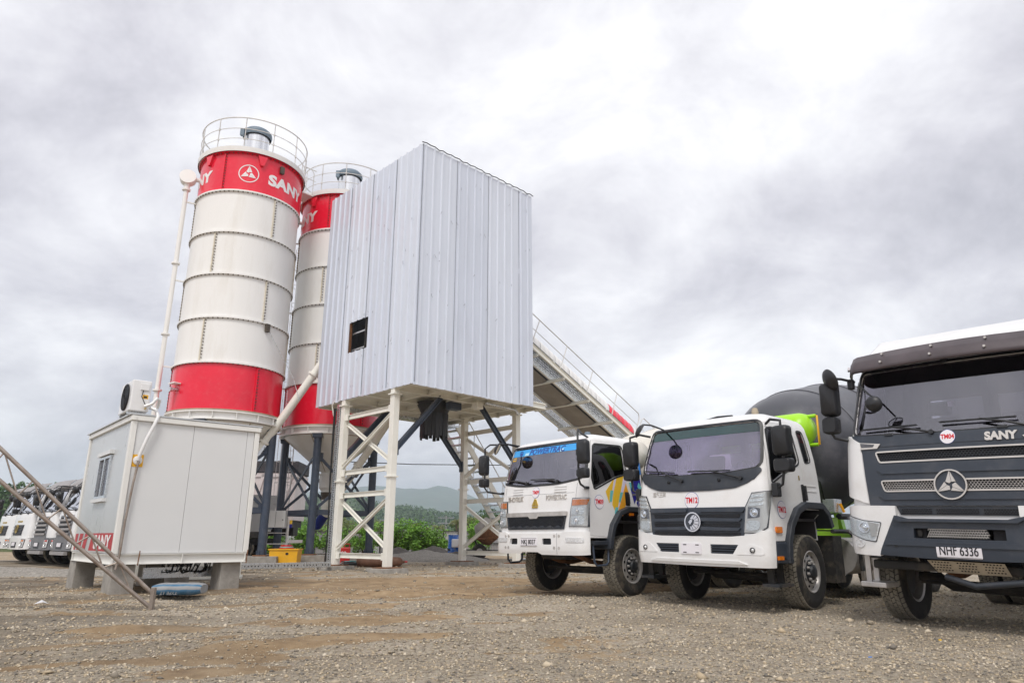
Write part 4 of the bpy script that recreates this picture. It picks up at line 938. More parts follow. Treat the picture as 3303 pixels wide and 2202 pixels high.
# yellow box with hoses on its lid
yb = thing('yellow_box', 'yellow open steel box with coiled red hose on top', 'box', (-8.1, 25.7, 0.0), R(4))
MB().add([(-0.5, -0.32, 0.0), (0.44, -0.32, 0.0), (0.44, 0.32, 0), (-0.5, 0.32, 0), (-0.53, -0.35, 0.62), (0.47, -0.35, 0.62), (0.47, 0.35, 0.62), (-0.53, 0.35, 0.62)], [(3, 2, 1, 0), (4, 5, 6, 7), (0, 1, 5, 4), (1, 2, 6, 5), (2, 3, 7, 6), (3, 0, 4, 7)]).build('body', 'yellow_paint', yb, bevel=0.01)
MB().box(-0.56, 0.50, -0.38, 0.38, 0.585, 0.625).build('rim', 'yellow_paint', yb); MB().prism(circ(0.10, 0.46, 0.055, 16, 0.04), lambda x, z, d: (x, -0.35 - d * 0.1, z), 0, 0.05).build('handle_slot', 'dark_void', yb)
for k, m_ in enumerate(('sticker_red', 'deco_teal', 'red_paint', 'sticker_red')):
    MB().tube([(-0.02 + (0.24 - 0.02 * k) * math.cos(q * PI / 10), 0.22 * math.sin(q * PI / 10), 0.65 + 0.03 * k) for q in range(20)], 0.02, 6, closed=True).build('hose_coil', m_, yb, smooth=60)

# red jerrycan, gas cylinders, timber and bits behind the near column
jc = thing('red_jerrycan', 'red metal jerrycan behind the left tower column', 'jerrycan', (-6.35, 26.8, 0), R(10))
MB().box(-0.28, 0.28, -0.12, 0.12, 0.0, 0.66).build('body', 'red_paint', jc, bevel=0.03); MB().tube([(0.05, 0, 0.66), (0.05, 0, 0.78), (0.24, 0, 0.78), (0.24, 0, 0.66)], 0.02, 8).build('handle', 'red_paint', jc, smooth=50)
bm = text2d('eco', 0.2, 0.004); bm_done(bm, lambda x, y, d: (x, -0.121 - d, 0.42 + y), 0.003, 'lettering', 'letter_white', jc)
for k, (x, y) in enumerate(((-4.75, 25.8), (-4.95, 26.25))):
    gc = thing('gas_cylinder', ['brown gas cylinder lying in front of its twin on the dirt', 'brown gas cylinder lying behind its twin on the dirt'][k], 'gas cylinder', (x, y, 0.17), R(12), 'lying gas cylinders')
    MB().lathe([(0.0, -0.72), (0.10, -0.72), (0.10, -0.69), (0.165, -0.70), (0.165, 0.62), (0.15, 0.72), (0.10, 0.79), (0.05, 0.82), (0.05, 0.88), (0, 0.88)], 24, Matrix.Rotation(PI / 2, 4, 'Y')).build('shell', 'cylinder_brown', gc, smooth=40)
    MB().tube([(0.86, 0, 0), (0.98, 0, 0)], 0.03, 8).build('valve', 'red_paint', gc)
block('loose_slab', 'low pale concrete slab lying behind the gas cylinders', -5.7, 27.9, 1.6, 0.5, 0.30, R(10), 'slab')
tag(MB().tube([(-6.1, 26.0, 0.10), (-5.2, 26.1, 0.10)], 0.06, 8).build('black_pipe_end', 'cable_black', smooth=50), 'short black plastic pipe lying left of the gas cylinders', 'pipe')
cb_ = thing('rubble_cables', 'tangle of pale cable beside the red jerrycan', 'cable'  , (-6.0, 26.3, 0.02))
for k in range(4): MB().tube([(0.25 * math.cos(q * 0.7 + k), 0.22 * math.sin(q * 0.7 + k * 1.3), 0.04 + 0.12 * abs(math.sin(q * 0.35 + k))) for q in range(10)], 0.012, 5).build('loop', ['cable_black', 'truss_steel', 'deco_teal', 'cable_black'][k], cb_, smooth=60)

# control cabinet and beacon on the left leg of the rear silo, ladder beside it
cbx = thing('control_cabinet', 'grey control cabinet on a ladder frame at the rear silo', 'cabinet', (-9.0, 27.0, 1.38), 0)
MB().box(-0.36, 0.36, -0.13, 0.13, 0, 0.62).build('housing', 'container_panel', cbx, bevel=0.01); MB().box(-0.005, 0.005, -0.135, -0.13, 0.02, 0.6).build('door_gap', 'dark_void', cbx)
MB().tube([(0.28, -0.13, 0.28), (0.28, -0.16, 0.28)], 0.02, 8).build('lock', 'dark_void', cbx)
for x in (-0.36, 0.44): MB().tube([(x, 0.1, -1.38), (x, 0.1, 0.3)], 0.035, 8).build('stand_post', 'rail_paint', cbx, smooth=50)
for z in (-1.0, -0.6, -0.2): MB().tube([(-0.36, 0.1, z), (0.44, 0.1, z)], 0.02, 6).build('stand_bar', 'rail_paint', cbx, smooth=50)
bcn = thing('warning_beacon', 'red beacon lamp on a dark box strapped to a silo leg', 'beacon', (-9.75, 28.45, 1.33), 0)
MB().box(-0.22, 0.10, -0.15, 0.10, 0, 0.42).build('box', 'cap_blue', bcn, bevel=0.01); MB().lathe([(0.055, 0.42), (0.06, 0.58), (0.03, 0.64), (0, 0.64)], 14, Matrix.Translation((0.02, 0, 0))).build('lamp', 'red_lens', bcn, smooth=40)
for z in (0.1, 0.35): MB().tube([(0.27 + 0.18 * math.cos(q * PI / 8), 0.34 + 0.18 * math.sin(q * PI / 8), z) for q in range(16)], 0.012, 5, closed=True).build('strap', 'gold', bcn, smooth=60)
ld = thing('silo_ladder', 'tall caged steel ladder standing behind the rear silo', 'ladder', (-9.9, 30.4, 0), R(-10))
for x in (-0.25, 0.25): MB().tube([(x, 0, 0.3), (x, 0, 15.2)], 0.022, 6).build('rail', 'rail_paint', ld, smooth=60)
for k in range(48): MB().tube([(-0.25, 0, 0.5 + k * 0.3), (0.25, 0, 0.5 + k * 0.3)], 0.014, 5).build('rung', 'rail_paint', ld)
for k in range(14): MB().tube([(-0.25 - 0.1 * math.sin(PI * q / 8), 0.0 - 0.0, 0) if False else (0.38 * math.cos(PI * q / 10), -0.62 * math.sin(PI * q / 10), 2.4 + k * 0.9) for q in range(11)], 0.012, 5).build('cage_hoop', 'rail_paint', ld, smooth=60)
for x, y in ((-0.3, -0.36), (0.3, -0.36), (0, -0.62)): MB().tube([(x, y, 2.4), (x, y, 14.1)], 0.012, 5).build('cage_bar', 'rail_paint', ld)

# guy wire from the front silo to its screw conveyor
tag(MB().tube([(-9.1, 24.3, 8.5), (-8.2, 25.0, 6.75), (-7.9, 25.02, 5.9)], 0.012, 5).build('guy_wire', 'galvanised', smooth=60), 'thin steel guy wire holding the long screw conveyor', 'wire')
# litter and offcuts
tag(MB().add([(0, 0, 0), (0.12, 0.03, 0.03), (0.16, 0.12, 0.0), (0.03, 0.12, 0.05), (0.08, 0.07, 0.06)], [(0, 1, 4), (1, 2, 4), (2, 3, 4), (3, 0, 4)]).build('plastic_litter', 'paper', loc=(-7.35, 11.2, 0.02)), 'crumpled white plastic scrap on the gravel at the left', 'litter')
tag(MB().box(0, 0.035, 0, 0.012, 0, 0.006).build('blue_scrap', 'deco_sky', loc=(3.05, 6.35, 0.02), rot=(0, 0, 0.4)), 'tiny blue plastic scrap on the gravel in front of the lorries', 'litter')
tag(MB().box(0, 0.022, 0, 0.018, 0, 0.012).build('yellow_scrap', 'deco_yellow', loc=(4.25, 7.35, 0.02)), 'tiny yellow scrap on the gravel before the right lorry', 'litter')
for k, (x, y, h_) in enumerate(((-12.3, 16.6, 0.34), (-12.7, 16.7, 0.28))):
    tag(MB().tube([(x, y, -0.05), (x + 0.05, y, h_)], 0.012, 6).build('rebar_stake', 'rust'), ['taller', 'shorter'][k] + ' rusty rebar stake standing at the left edge', 'rebar')
tag(MB().beam((-11.9, 15.6, 0.05), (-11.35, 15.7, 0.05), 0.09, 0.07).build('timber_offcut', 'cylinder_brown'), 'short brown timber offcut on the ground at the left edge', 'timber')
# ================================================================ LORRIES
class Cab:
    """cab skin: horizontal sections with a bowed front, round corners, flat sides and back; parameters (t, z):
    |t| 0-1 front, 1-2 corner, 2-3 side, 3-4 back"""
    def __init__(s, tab, rc=0.16, k=0.05):
        s.z = [r[0] for r in tab]; s.xf = [r[1] for r in tab]; s.w = [r[2] for r in tab]; s.xb = [r[3] for r in tab]; s.rc = rc; s.k = k
    def sec(s, z):
        w = float(np.interp(z, s.z, s.w)); xf = float(np.interp(z, s.z, s.xf)); xb = float(np.interp(z, s.z, s.xb)); ws = w - s.rc
        x1 = xf - s.k * ws * ws; return w, ws, xf, x1, x1 - s.rc, xb
    def P(s, t, z):
        w, ws, xf, x1, x2, xb = s.sec(z); a = abs(t); g = 1 if t >= 0 else -1
        if a <= 1: S = a * ws; X = xf - s.k * S * S
        elif a <= 2: p = (a - 1) * PI / 2; S = ws + s.rc * math.sin(p); X = x1 - s.rc * (1 - math.cos(p))
        elif a <= 3: S = w; X = x2 + (a - 2) * (xb - x2)
        else: S = w * (4 - a); X = xb
        return Vector((X, g * S, z))
    def N(s, t, z):
        e = 1e-3; d1 = s.P(t + e, z) - s.P(t - e, z); d2 = s.P(t, z + e) - s.P(t, z - e); n = d1.cross(d2)
        return n.normalized() if n.length > 1e-12 else Vector((1, 0, 0))
    def F(s, S, z):
        w, ws, *_ = s.sec(z); a = abs(S); g = 1 if S >= 0 else -1
        if a <= ws: return (g * a / ws, z)
        return (g * (1 + math.asin(min(1, (a - ws) / s.rc)) / (PI / 2)), z)
    def D(s, X, z, g=1):
        w, ws, xf, x1, x2, xb = s.sec(z)
        if X >= x2: return (g * (1 + math.acos(max(-1, min(1, 1 - (x1 - X) / s.rc))) / (PI / 2)), z)
        return (g * (2 + (X - x2) / (xb - x2)), z)
    def patch(s, poly, name, m, parent, d0=0.0, d1=0.01, holes=(), smooth=32, fine=False):
        xs = [p[0] for p in poly]; ys = [p[1] for p in poly]
        tl = [q for a in (np.arange(0, 1.01, 0.2), np.arange(1, 2.01, 0.2), np.arange(2.2, 4, 0.4)) for q in a]; tl = sorted(set([round(float(q), 4) for q in tl] + [round(-float(q), 4) for q in tl]))
        zl = sorted(set([round(float(q), 4) for q in s.z] + [round(float(q), 4) for q in np.arange(0.5, 3.6, 0.14)]))
        bm = cut2d([poly], [q for q in tl if min(xs) < q < max(xs)], [q for q in zl if min(ys) < q < max(ys)])
        for h in holes:
            h = [(a + 1.3e-4, b + 1.7e-4) for a, b in h]
            hx0, hx1 = min(p[0] for p in h), max(p[0] for p in h); hy0, hy1 = min(p[1] for p in h), max(p[1] for p in h)
            for i in range(len(h)):
                a, b = h[i - 1], h[i]
                if abs(a[0] - b[0]) + abs(a[1] - b[1]) < 1e-6: continue
                ex0, ex1 = min(a[0], b[0]) - 1e-4, max(a[0], b[0]) + 1e-4; ey0, ey1 = min(a[1], b[1]) - 1e-4, max(a[1], b[1]) + 1e-4
                fs = []
                for f in bm.faces:
                    fx = [v.co.x for v in f.verts]; fy = [v.co.y for v in f.verts]
                    if max(fx) >= ex0 and min(fx) <= ex1 and max(fy) >= ey0 and min(fy) <= ey1: fs.append(f)
                if not fs: continue
                es = set(e for f in fs for e in f.edges); vs = set(v for f in fs for v in f.verts)
                bmesh.ops.bisect_plane(bm, geom=list(vs) + list(es) + fs, dist=1e-7, plane_co=(a[0], a[1], 0), plane_no=(b[1] - a[1], a[0] - b[0], 0))
            dl = [f for f in bm.faces if inpoly(f.calc_center_median().x, f.calc_center_median().y, h)]
            bmesh.ops.delete(bm, geom=dl, context='FACES')
        bm.verts.index_update(); co = [(v.co.x, v.co.y) for v in bm.verts]
        fs = [[v.index for v in f.verts] for f in bm.faces]; bd = [(e.verts[0].index, e.verts[1].index) for e in bm.edges if len(e.link_faces) == 1]; bm.free()
        k = len(co); mb = MB()
        pn = [(s.P(t, z), s.N(t, z)) for t, z in co]
        mb.v = [tuple(p + n * d1) for p, n in pn] + [tuple(p + n * d0) for p, n in pn]
        mb.f = [tuple(q) for q in fs] + [tuple(i + k for i in reversed(q)) for q in fs] + [(a, b, b + k, a + k) for a, b in bd]; mb.m = [0] * len(mb.f)
        return mb.build(name, m, parent, smooth=smooth)
    def front(s, pts): return [s.F(a, b) for a, b in pts]
    def side(s, pts, g=1): return [s.D(a, b, g) for a, b in pts]
    def text(s, body, size, S, z, m, parent, off=0.004, sx=1.0, shear=0.0, d=0.004, side=0, th=0.006, fit=None, name='lettering', up=1):
        bm = text2d(body, size, off, sx, shear, 'CENTER')
        if fit:
            x0 = min(v.co.x for v in bm.verts); x1 = max(v.co.x for v in bm.verts)
            for v in bm.verts: v.co.x = (v.co.x - (x0 + x1) / 2) * fit / (x1 - x0)
        def fn(x, y, dd):
            t, zz_ = s.F(S + x, z + y) if not side else s.D(S - side * x * 1.0, z + y, side)
            return s.P(t, zz_) + s.N(t, zz_) * (d + dd)
        return bm_done(bm, fn, th, name, m, parent)
    def disc(s, S, z, r, m, parent, name, d0=0.003, d1=0.006, side=0, r0=0.0, n=28):
        pts = circ(S, z, r, n)
        poly = s.front(pts) if not side else s.side(pts, side)
        hole = []
        if r0: h = circ(S, z, r0, n); hole = [s.front(h) if not side else s.side(h, side)]
        return s.patch(poly, name, m, parent, d0, d1, hole)

# ---- one wheel, built once, its meshes shared by every lorry
WR = 0.53
def wheel_meshes():
    Ry = Matrix.Rotation(-PI / 2, 4, 'X')      # lathe axis z -> +y (outer side)
    ty = MB().lathe([(0.285, -0.115), (0.30, -0.135), (0.40, -0.150), (0.485, -0.142), (0.513, -0.118), (0.516, 0.0), (0.513, 0.118), (0.485, 0.142), (0.40, 0.150), (0.30, 0.135), (0.285, 0.115)], 56, Ry)
    tr = MB()
    nb = 46
    for q in range(nb):
        for r, (y0, y1, sh) in enumerate(((-0.128, -0.085, 0), (-0.075, -0.028, 0.5), (-0.020, 0.020, 0.0), (0.028, 0.075, 0.5), (0.085, 0.128, 0))):
            a = 2 * PI * (q + sh) / nb; da = 2 * PI / nb * 0.40; sk = 0.018 if r % 2 else -0.018
            r0, r1 = 0.505, 0.532 if 0 < r < 4 else 0.524
            vs = [((rr) * math.sin(t), y, (rr) * math.cos(t)) for rr in (r0, r1) for (t, y) in ((a - da - sk, y0), (a + da - sk, y0), (a + da + sk, y1), (a - da + sk, y1))]
            tr.add(vs, [(4, 5, 6, 7), (0, 1, 5, 4), (1, 2, 6, 5), (2, 3, 7, 6), (3, 0, 4, 7)])
    rim = MB().lathe([(0.287, 0.118), (0.300, 0.134), (0.290, 0.141), (0.274, 0.130), (0.268, 0.096), (0.262, 0.088), (0.238, 0.104), (0.19, 0.112), (0.160, 0.112)], 44, Ry)
    rim.lathe([(0.287, -0.118), (0.300, -0.132), (0.27, -0.12), (0.262, 0.05)], 44, Ry)
    hub = MB().lathe([(0.168, 0.110), (0.168, 0.124), (0.155, 0.128), (0.105, 0.128), (0.10, 0.16), (0.085, 0.182), (0.045, 0.192), (0, 0.192)], 28, Ry)
    hub.lathe([(0.0, -0.06), (0.20, -0.06), (0.20, 0.02), (0.16, 0.08)], 24, Ry)
    nut = MB(); hol = MB()
    for q in range(10):
        a = 2 * PI * q / 10; nut.tube([(0.136 * math.cos(a), 0.124, 0.136 * math.sin(a)), (0.136 * math.cos(a), 0.162, 0.136 * math.sin(a))], [0.022, 0.016], 6)
    for q in range(10):
        a = 2 * PI * (q + 0.5) / 10; c = Vector((0.222 * math.cos(a), 0.108, 0.222 * math.sin(a))); u = Vector((math.cos(a), -0.45, math.sin(a))).normalized(); w = Vector((-math.sin(a), 0, math.cos(a)))
        nrm = u.cross(w).normalized(); nrm = nrm if nrm.y > 0 else -nrm
        hol.add([c + nrm * 0.006 + u * 0.018 * math.cos(t) + w * 0.026 * math.sin(t) for t in np.linspace(0, 2 * PI, 11)[:-1]], [tuple(range(10))])
    def me(mb, nm, m, sm):
        o = mb.build(nm, m, smooth=sm); d = o.data; bpy.data.objects.remove(o); return d
    return [('wheel', me(ty, 'wheel', 'rubber', 40)), ('tread', me(tr, 'tread', 'tread_dusty', None)), ('rim', me(rim, 'rim', 'rim_steel', 40)), ('hub', me(hub, 'hub', 'hub_dark', 40)), ('wheel_nuts', me(nut, 'wheel_nuts', 'rim_steel', 30)), ('hand_holes', me(hol, 'hand_holes', 'dark_void', None))]
WM = wheel_meshes(); WHEELS = set()
def wheel(root, x, y, side, steer=0.0, scale=1.0, simple=False):
    w = bpy.data.objects.new('wheel', WM[0][1]); COL.objects.link(w); w.parent = root; w.location = (x, y, WR * scale - 0.012); w.rotation_euler = (0, random.uniform(0, 6), (0 if side > 0 else PI) + steer); w.scale = (scale,) * 3
    w.rotation_mode = 'ZYX' if False else 'XYZ'
    WHEELS.add(w.name)
    for nm, d in WM[1:]:
        if simple and nm in ('wheel_nuts', 'hand_holes'): continue
        c = bpy.data.objects.new(nm, d); COL.objects.link(c); c.parent = w
        if nm in ('tread', 'wheel_nuts', 'hand_holes'): stuff(c)
    return w
def lorry(name, label, x, y, yaw, group='mixer lorries in front'):
    return thing(name, label, 'lorry', (x, y, 0), yaw + PI, group)
def roll_body(root, roll):
    for c in root.children:
        if c.name not in WHEELS: c.rotation_euler = (roll, 0, 0)
def mirror_head(root, c, w, h, dpt, tilt=0.0, m='black_plastic', glass=True, back=True, name='mirror'):
    """housing facing forward (+x); the reflecting side looks backward"""
    mb = MB(); n = 20; prof = rpoly([(-w / 2, -h / 2), (w / 2, -h / 2), (w / 2, h / 2), (-w / 2, h / 2)], min(w, h) * 0.28, 4); k = len(prof)
    Mr = Matrix.Translation(c) @ Matrix.Rotation(tilt, 4, 'Z')
    rings = [(-dpt * 0.5, 1.0), (0.0, 1.0), (dpt * 0.35, 0.94), (dpt * 0.5, 0.80)]
    for x, sc_ in rings: mb.v += [tuple(Mr @ Vector((x, a * sc_, b * sc_))) for a, b in prof]
    for i in range(3): mb.f += [(i * k + j, i * k + (j + 1) % k, (i + 1) * k + (j + 1) % k, (i + 1) * k + j) for j in range(k)]
    mb.f += [tuple(reversed(range(k))), tuple(3 * k + j for j in range(k))]; mb.m = [0] * len(mb.f)
    o = mb.build(name, m, root, smooth=45)
    MB().add([Mr @ Vector((-dpt * 0.5 - 0.003, a * 0.9, b * 0.93)) for a, b in prof], [tuple(range(k))]).build('mirror_glass', 'chrome', o)
    return o
def round_mirror(root, c, r, axis=(0.5, 0.1, -0.6), m='black_plastic'):
    Mq = Matrix.Translation(c) @ Vector(axis).to_track_quat('Z', 'Y').to_matrix().to_4x4()
    o = MB().lathe([(0, 0.05), (r * 0.6, 0.035), (r * 0.95, 0.0), (r, -0.02), (r * 0.93, -0.025)], 26, Mq).build('round_mirror', m, root, smooth=45)
    MB().lathe([(r * 0.95, -0.018), (r * 0.5, -0.026), (0, -0.028)], 26, Mq).build('mirror_glass', 'chrome', o, smooth=60); return o
def interior(root, xw, zd, xb, w, zs, seatc='seat_fabric'):
    MB().add([(xw - 0.1, -w, zd - 0.05), (xw - 0.1, w, zd - 0.05), (xw - 0.5, w, zd + 0.02), (xw - 0.5, -w, zd + 0.02), (xw - 0.55, -w, zd - 0.45), (xw - 0.55, w, zd - 0.45), (xw - 0.1, w, zd - 0.45), (xw - 0.1, -w, zd - 0.45)], [(0, 1, 2, 3), (3, 2, 5, 4), (4, 5, 6, 7), (7, 6, 1, 0), (0, 3, 4, 7), (1, 6, 5, 2)]).build('dashboard', 'cab_lining', root, bevel=0.03)
    MB().box(xb + 0.05, xw - 0.06, -w, w, zd - 0.72, zd - 0.68).build('cab_floor', 'cab_lining', root)
    for y in (-0.55, 0.55):
        st = MB().box(xb + 0.25, xb + 0.72, y - 0.24, y + 0.24, zs - 0.14, zs).build('seat', seatc, root, bevel=0.05)
        MB().add([(xb + 0.30, y - 0.23, zs), (xb + 0.42, y - 0.23, zs), (xb + 0.42, y + 0.23, zs), (xb + 0.30, y + 0.23, zs), (xb + 0.16, y - 0.21, zs + 0.62), (xb + 0.27, y - 0.21, zs + 0.62), (xb + 0.27, y + 0.21, zs + 0.62), (xb + 0.16, y + 0.21, zs + 0.62)], [(3, 2, 1, 0), (4, 5, 6, 7), (0, 1, 5, 4), (1, 2, 6, 5), (2, 3, 7, 6), (3, 0, 4, 7)]).build('seat_back', seatc, st, bevel=0.05)
        MB().box(xb + 0.15, xb + 0.25, y - 0.14, y + 0.14, zs + 0.65, zs + 0.84).build('head_rest', seatc, st, bevel=0.04)
    Ms = Matrix.Translation((xw - 0.62, 0.55, zd + 0.05)) @ Matrix.Rotation(R(-38), 4, 'Y')
    MB().tube([tuple(Ms @ Vector((0.23 * math.cos(2 * PI * q / 24), 0.23 * math.sin(2 * PI * q / 24), 0))) for q in range(24)], 0.016, 6, closed=True).tube([tuple(Ms @ Vector((-0.22, 0, 0))), tuple(Ms @ Vector((0.22, 0, 0)))], 0.014, 6).tube([tuple(Ms @ Vector((0, 0, 0))), tuple(Ms @ Vector((0, 0, -0.4)))], 0.03, 6).build('steering_wheel', 'black_plastic', root, smooth=60)
def running_gear(root, fx, rear, xtail=-8.3, steer=0.0, track=1.02, yin=None, zf=0.98):
    for sd_ in (1, -1): wheel(root, fx, sd_ * track, sd_, steer)
    for rx in rear:
        for sd_ in (1, -1):
            w = wheel(root, rx, sd_ * 1.02, -sd_, simple=True); wheel(root, rx, sd_ * 0.69, sd_, simple=True)
    for y in (-0.40, 0.40):
        MB().box(xtail, -0.25, y - 0.04, y + 0.04, zf - 0.26, zf).build('chassis_rail', 'chassis_dark', root)
        MB().tube([(fx + 0.75, y + 0.03, 0.72), (fx + 0.3, y + 0.03, 0.58), (fx, y + 0.03, 0.55), (fx - 0.4, y + 0.03, 0.60), (fx - 0.8, y + 0.03, 0.74)], 0.045, 6).build('leaf_spring', 'rust', root)
    MB().tube([(fx, -0.85, 0.50), (fx, -0.62, 0.50), (fx + 0.02, -0.48, 0.42), (fx + 0.02, 0.48, 0.42), (fx, 0.62, 0.50), (fx, 0.85, 0.50)], 0.065, 8).build('front_axle', 'chassis_dark', root, smooth=40)
    MB().tube([(fx + 0.25, -0.75, 0.46), (fx + 0.25, 0.75, 0.46)], 0.025, 6).build('track_rod', 'chassis_dark', root)
    MB().box(fx - 0.5, fx + 0.85, -0.34, 0.34, 0.62, 1.25).build('engine_block', 'chassis_dark', root, bevel=0.05)
    MB().box(-0.40, -0.28, -0.48, 0.48, 0.72, 1.3).build('radiator', 'dark_void', root)
    for sd_ in (1, -1): MB().box(fx - 0.62, fx + 0.62, sd_ * 0.60, sd_ * 0.64, 0.75, 1.5).build('wheel_well', 'chassis_dark', root)
    MB().tube([(fx - 0.5, 0, 0.66), (rear[0], 0, 0.55)], 0.06, 8).build('drive_shaft', 'chassis_dark', root)
    for rx in rear: MB().tube([(rx, -0.85, 0.53), (rx, -0.2, 0.53), (rx, 0, 0.53), (rx, 0.2, 0.53), (rx, 0.85, 0.53)], [0.1, 0.1, 0.24, 0.1, 0.1], 10).build('rear_axle', 'chassis_dark', root, smooth=40)
def drum(root, m, x0=-2.55, z0=2.30, ln=4.6, slope=0.22, r=1.2, frame='lime'):
    Mq = Matrix.Translation((x0, 0, z0)) @ Vector((-1, 0, slope)).to_track_quat('Z', 'Y').to_matrix().to_4x4()
    d = MB().lathe([(0.0, -0.10), (0.45, -0.08), (0.80, 0.10), (1.02, 0.34), (r * 0.965, 0.72), (r, 1.15), (r, 2.35), (r * 0.93, 3.1), (r * 0.72, ln - 0.5), (r * 0.5, ln), (r * 0.42, ln + 0.02)], 64, Mq).build('mixing_drum', m, root, smooth=30)
    for z in (1.15, 2.35): MB().lathe([(r - 0.01, z - 0.02), (r + 0.012, z - 0.015), (r + 0.012, z + 0.015), (r - 0.01, z + 0.02)], 64, Mq).build('drum_weld', m, d, smooth=30)
    MB().lathe([(r * 0.86, 3.25), (r * 0.90, 3.25), (r * 0.90, 3.42), (r * 0.83, 3.42)], 48, Mq).build('roller_ring', 'chassis_dark', d, smooth=30)
    MB().box(x0 - 0.05, x0 + 0.35, -0.35, 0.35, 1.0, z0 + 0.3).build('drum_gearbox', 'chassis_dark', root, bevel=0.05)
    for sd_ in (-1, 1):
        MB().beam((x0 + 0.1, 0.42 * sd_, 1.0), (x0 + 0.1, 0.32 * sd_, z0 + 0.3), 0.12, 0.10).build('drum_stand', frame, root)
        MB().beam((x0 - 3.5, 0.45 * sd_, 1.0), (x0 - 3.5, 0.7 * sd_, 2.35), 0.14, 0.12).build('drum_stand', frame, root)
    MB().box(-8.0, -2.2, -0.46, 0.46, 1.0, 1.12).build('sub_frame', frame, root)
    MB().add([(x0 - ln - 0.1, -0.45, z0 + 1.9), (x0 - ln - 0.1, 0.45, z0 + 1.9), (x0 - ln - 0.75, 0.5, z0 + 2.1), (x0 - ln - 0.75, -0.5, z0 + 2.1), (x0 - ln - 0.45, -0.2, z0 + 1.2), (x0 - ln - 0.45, 0.2, z0 + 1.2)], [(0, 1, 2, 3), (0, 3, 4), (1, 5, 2), (3, 2, 5, 4), (0, 4, 5, 1)]).build('hopper', frame, root)
    MB().tube([(x0 - ln - 0.5, 0, z0 + 0.7), (x0 - ln - 1.0, 0, z0 - 0.3)], 0.2, 10).build('discharge_spout', frame, root)
def arch_band(root, outer, th, y0, y1, m='charcoal_plastic', name='wheel_arch'):
    """a bent strip following a list of (x, z) points"""
    k = len(outer); inn = []
    for i in range(k):
        a = Vector(outer[max(i - 1, 0)]); b = Vector(outer[min(i + 1, k - 1)]); d = (b - a).normalized(); inn.append((outer[i][0] - d.y * -th, outer[i][1] + d.x * -th) if False else (outer[i][0] + (-d.y) * -th * -1, outer[i][1] + d.x * th))
    mb = MB()
    for y in (y0, y1): mb.v += [(p[0], y, p[1]) for p in outer] + [(p[0], y, p[1]) for p in inn]
    K = 2 * k
    for i in range(k - 1):
        mb.f += [(i, i + 1, k + i + 1, k + i), (K + k + i, K + k + i + 1, K + i + 1, K + i), (i, K + i, K + i + 1, i + 1), (k + i, k + i + 1, K + k + i + 1, K + k + i)]
    mb.f += [(0, k, K + k, K), (k - 1, K + k - 1, K + 2 * k - 1, 2 * k - 1)]; mb.m = [0] * len(mb.f)
    return mb.build(name, m, root, smooth=40, bevel=0.01)
def wiper(root, cab, S0, z0, S1, z1, pv, m='black_plastic'):
    def q(S, z, d): t, zz_ = cab.F(S, z); return cab.P(t, zz_) + cab.N(t, zz_) * d
    mb = MB().tube([q(S0 + (S1 - S0) * i / 6, z0 + (z1 - z0) * i / 6, 0.03) for i in range(7)], 0.011, 5)
    mid = (S0 * 0.45 + S1 * 0.55, z0 * 0.45 + z1 * 0.55)
    mb.tube([q(*mid, 0.045), q((mid[0] + pv[0]) / 2, (mid[1] + pv[1]) / 2, 0.06), q(*pv, 0.035)], 0.013, 5)
    mb.tube([q(*pv, 0.0), q(*pv, 0.06)], 0.028, 8)
    return mb.build('wiper', m, root, smooth=50)
def plate(root, cab, S, z, w, h, txt, d=0.05):
    p = cab.patch(cab.front(rpoly([(S - w / 2, z - h / 2), (S + w / 2, z - h / 2), (S + w / 2, z + h / 2), (S - w / 2, z + h / 2)], 0.015, 2)), 'number_plate', 'print_white', root, d, d + 0.012)
    if txt:
        cab.text(txt, h * 0.78, S, z - h * 0.27, 'print_black', p, 0.0015, 0.8, d=d + 0.0125, th=0.003, fit=w * 0.86)
        cab.patch(cab.front([(S - w * 0.48, z - h * 0.46), (S + w * 0.48, z - h * 0.46), (S + w * 0.48, z - h * 0.43), (S - w * 0.48, z - h * 0.43)]), 'plate_border', 'print_black', p, d + 0.012, d + 0.014)
        cab.patch(cab.front([(S - w * 0.48, z + h * 0.46), (S + w * 0.48, z + h * 0.46), (S + w * 0.48, z + h * 0.43), (S - w * 0.48, z + h * 0.43)]), 'plate_border', 'print_black', p, d + 0.012, d + 0.014)
    return p
def badge(root, cab, S, z, r, txt, side=0, d=0.004):
    cab.disc(S, z, r, 'print_blue', root, 'number_badge', d, d + 0.002, side)
    b = cab.disc(S, z, r * 0.955, 'print_white', root, 'number_badge', d + 0.0022, d + 0.004, side)
    cab.text(txt, r * 0.92, S, z - r * 0.30, 'print_red', b, 0.004 * r / 0.13, 1.0, d=d + 0.0042, th=0.002, side=side, fit=r * 1.72)
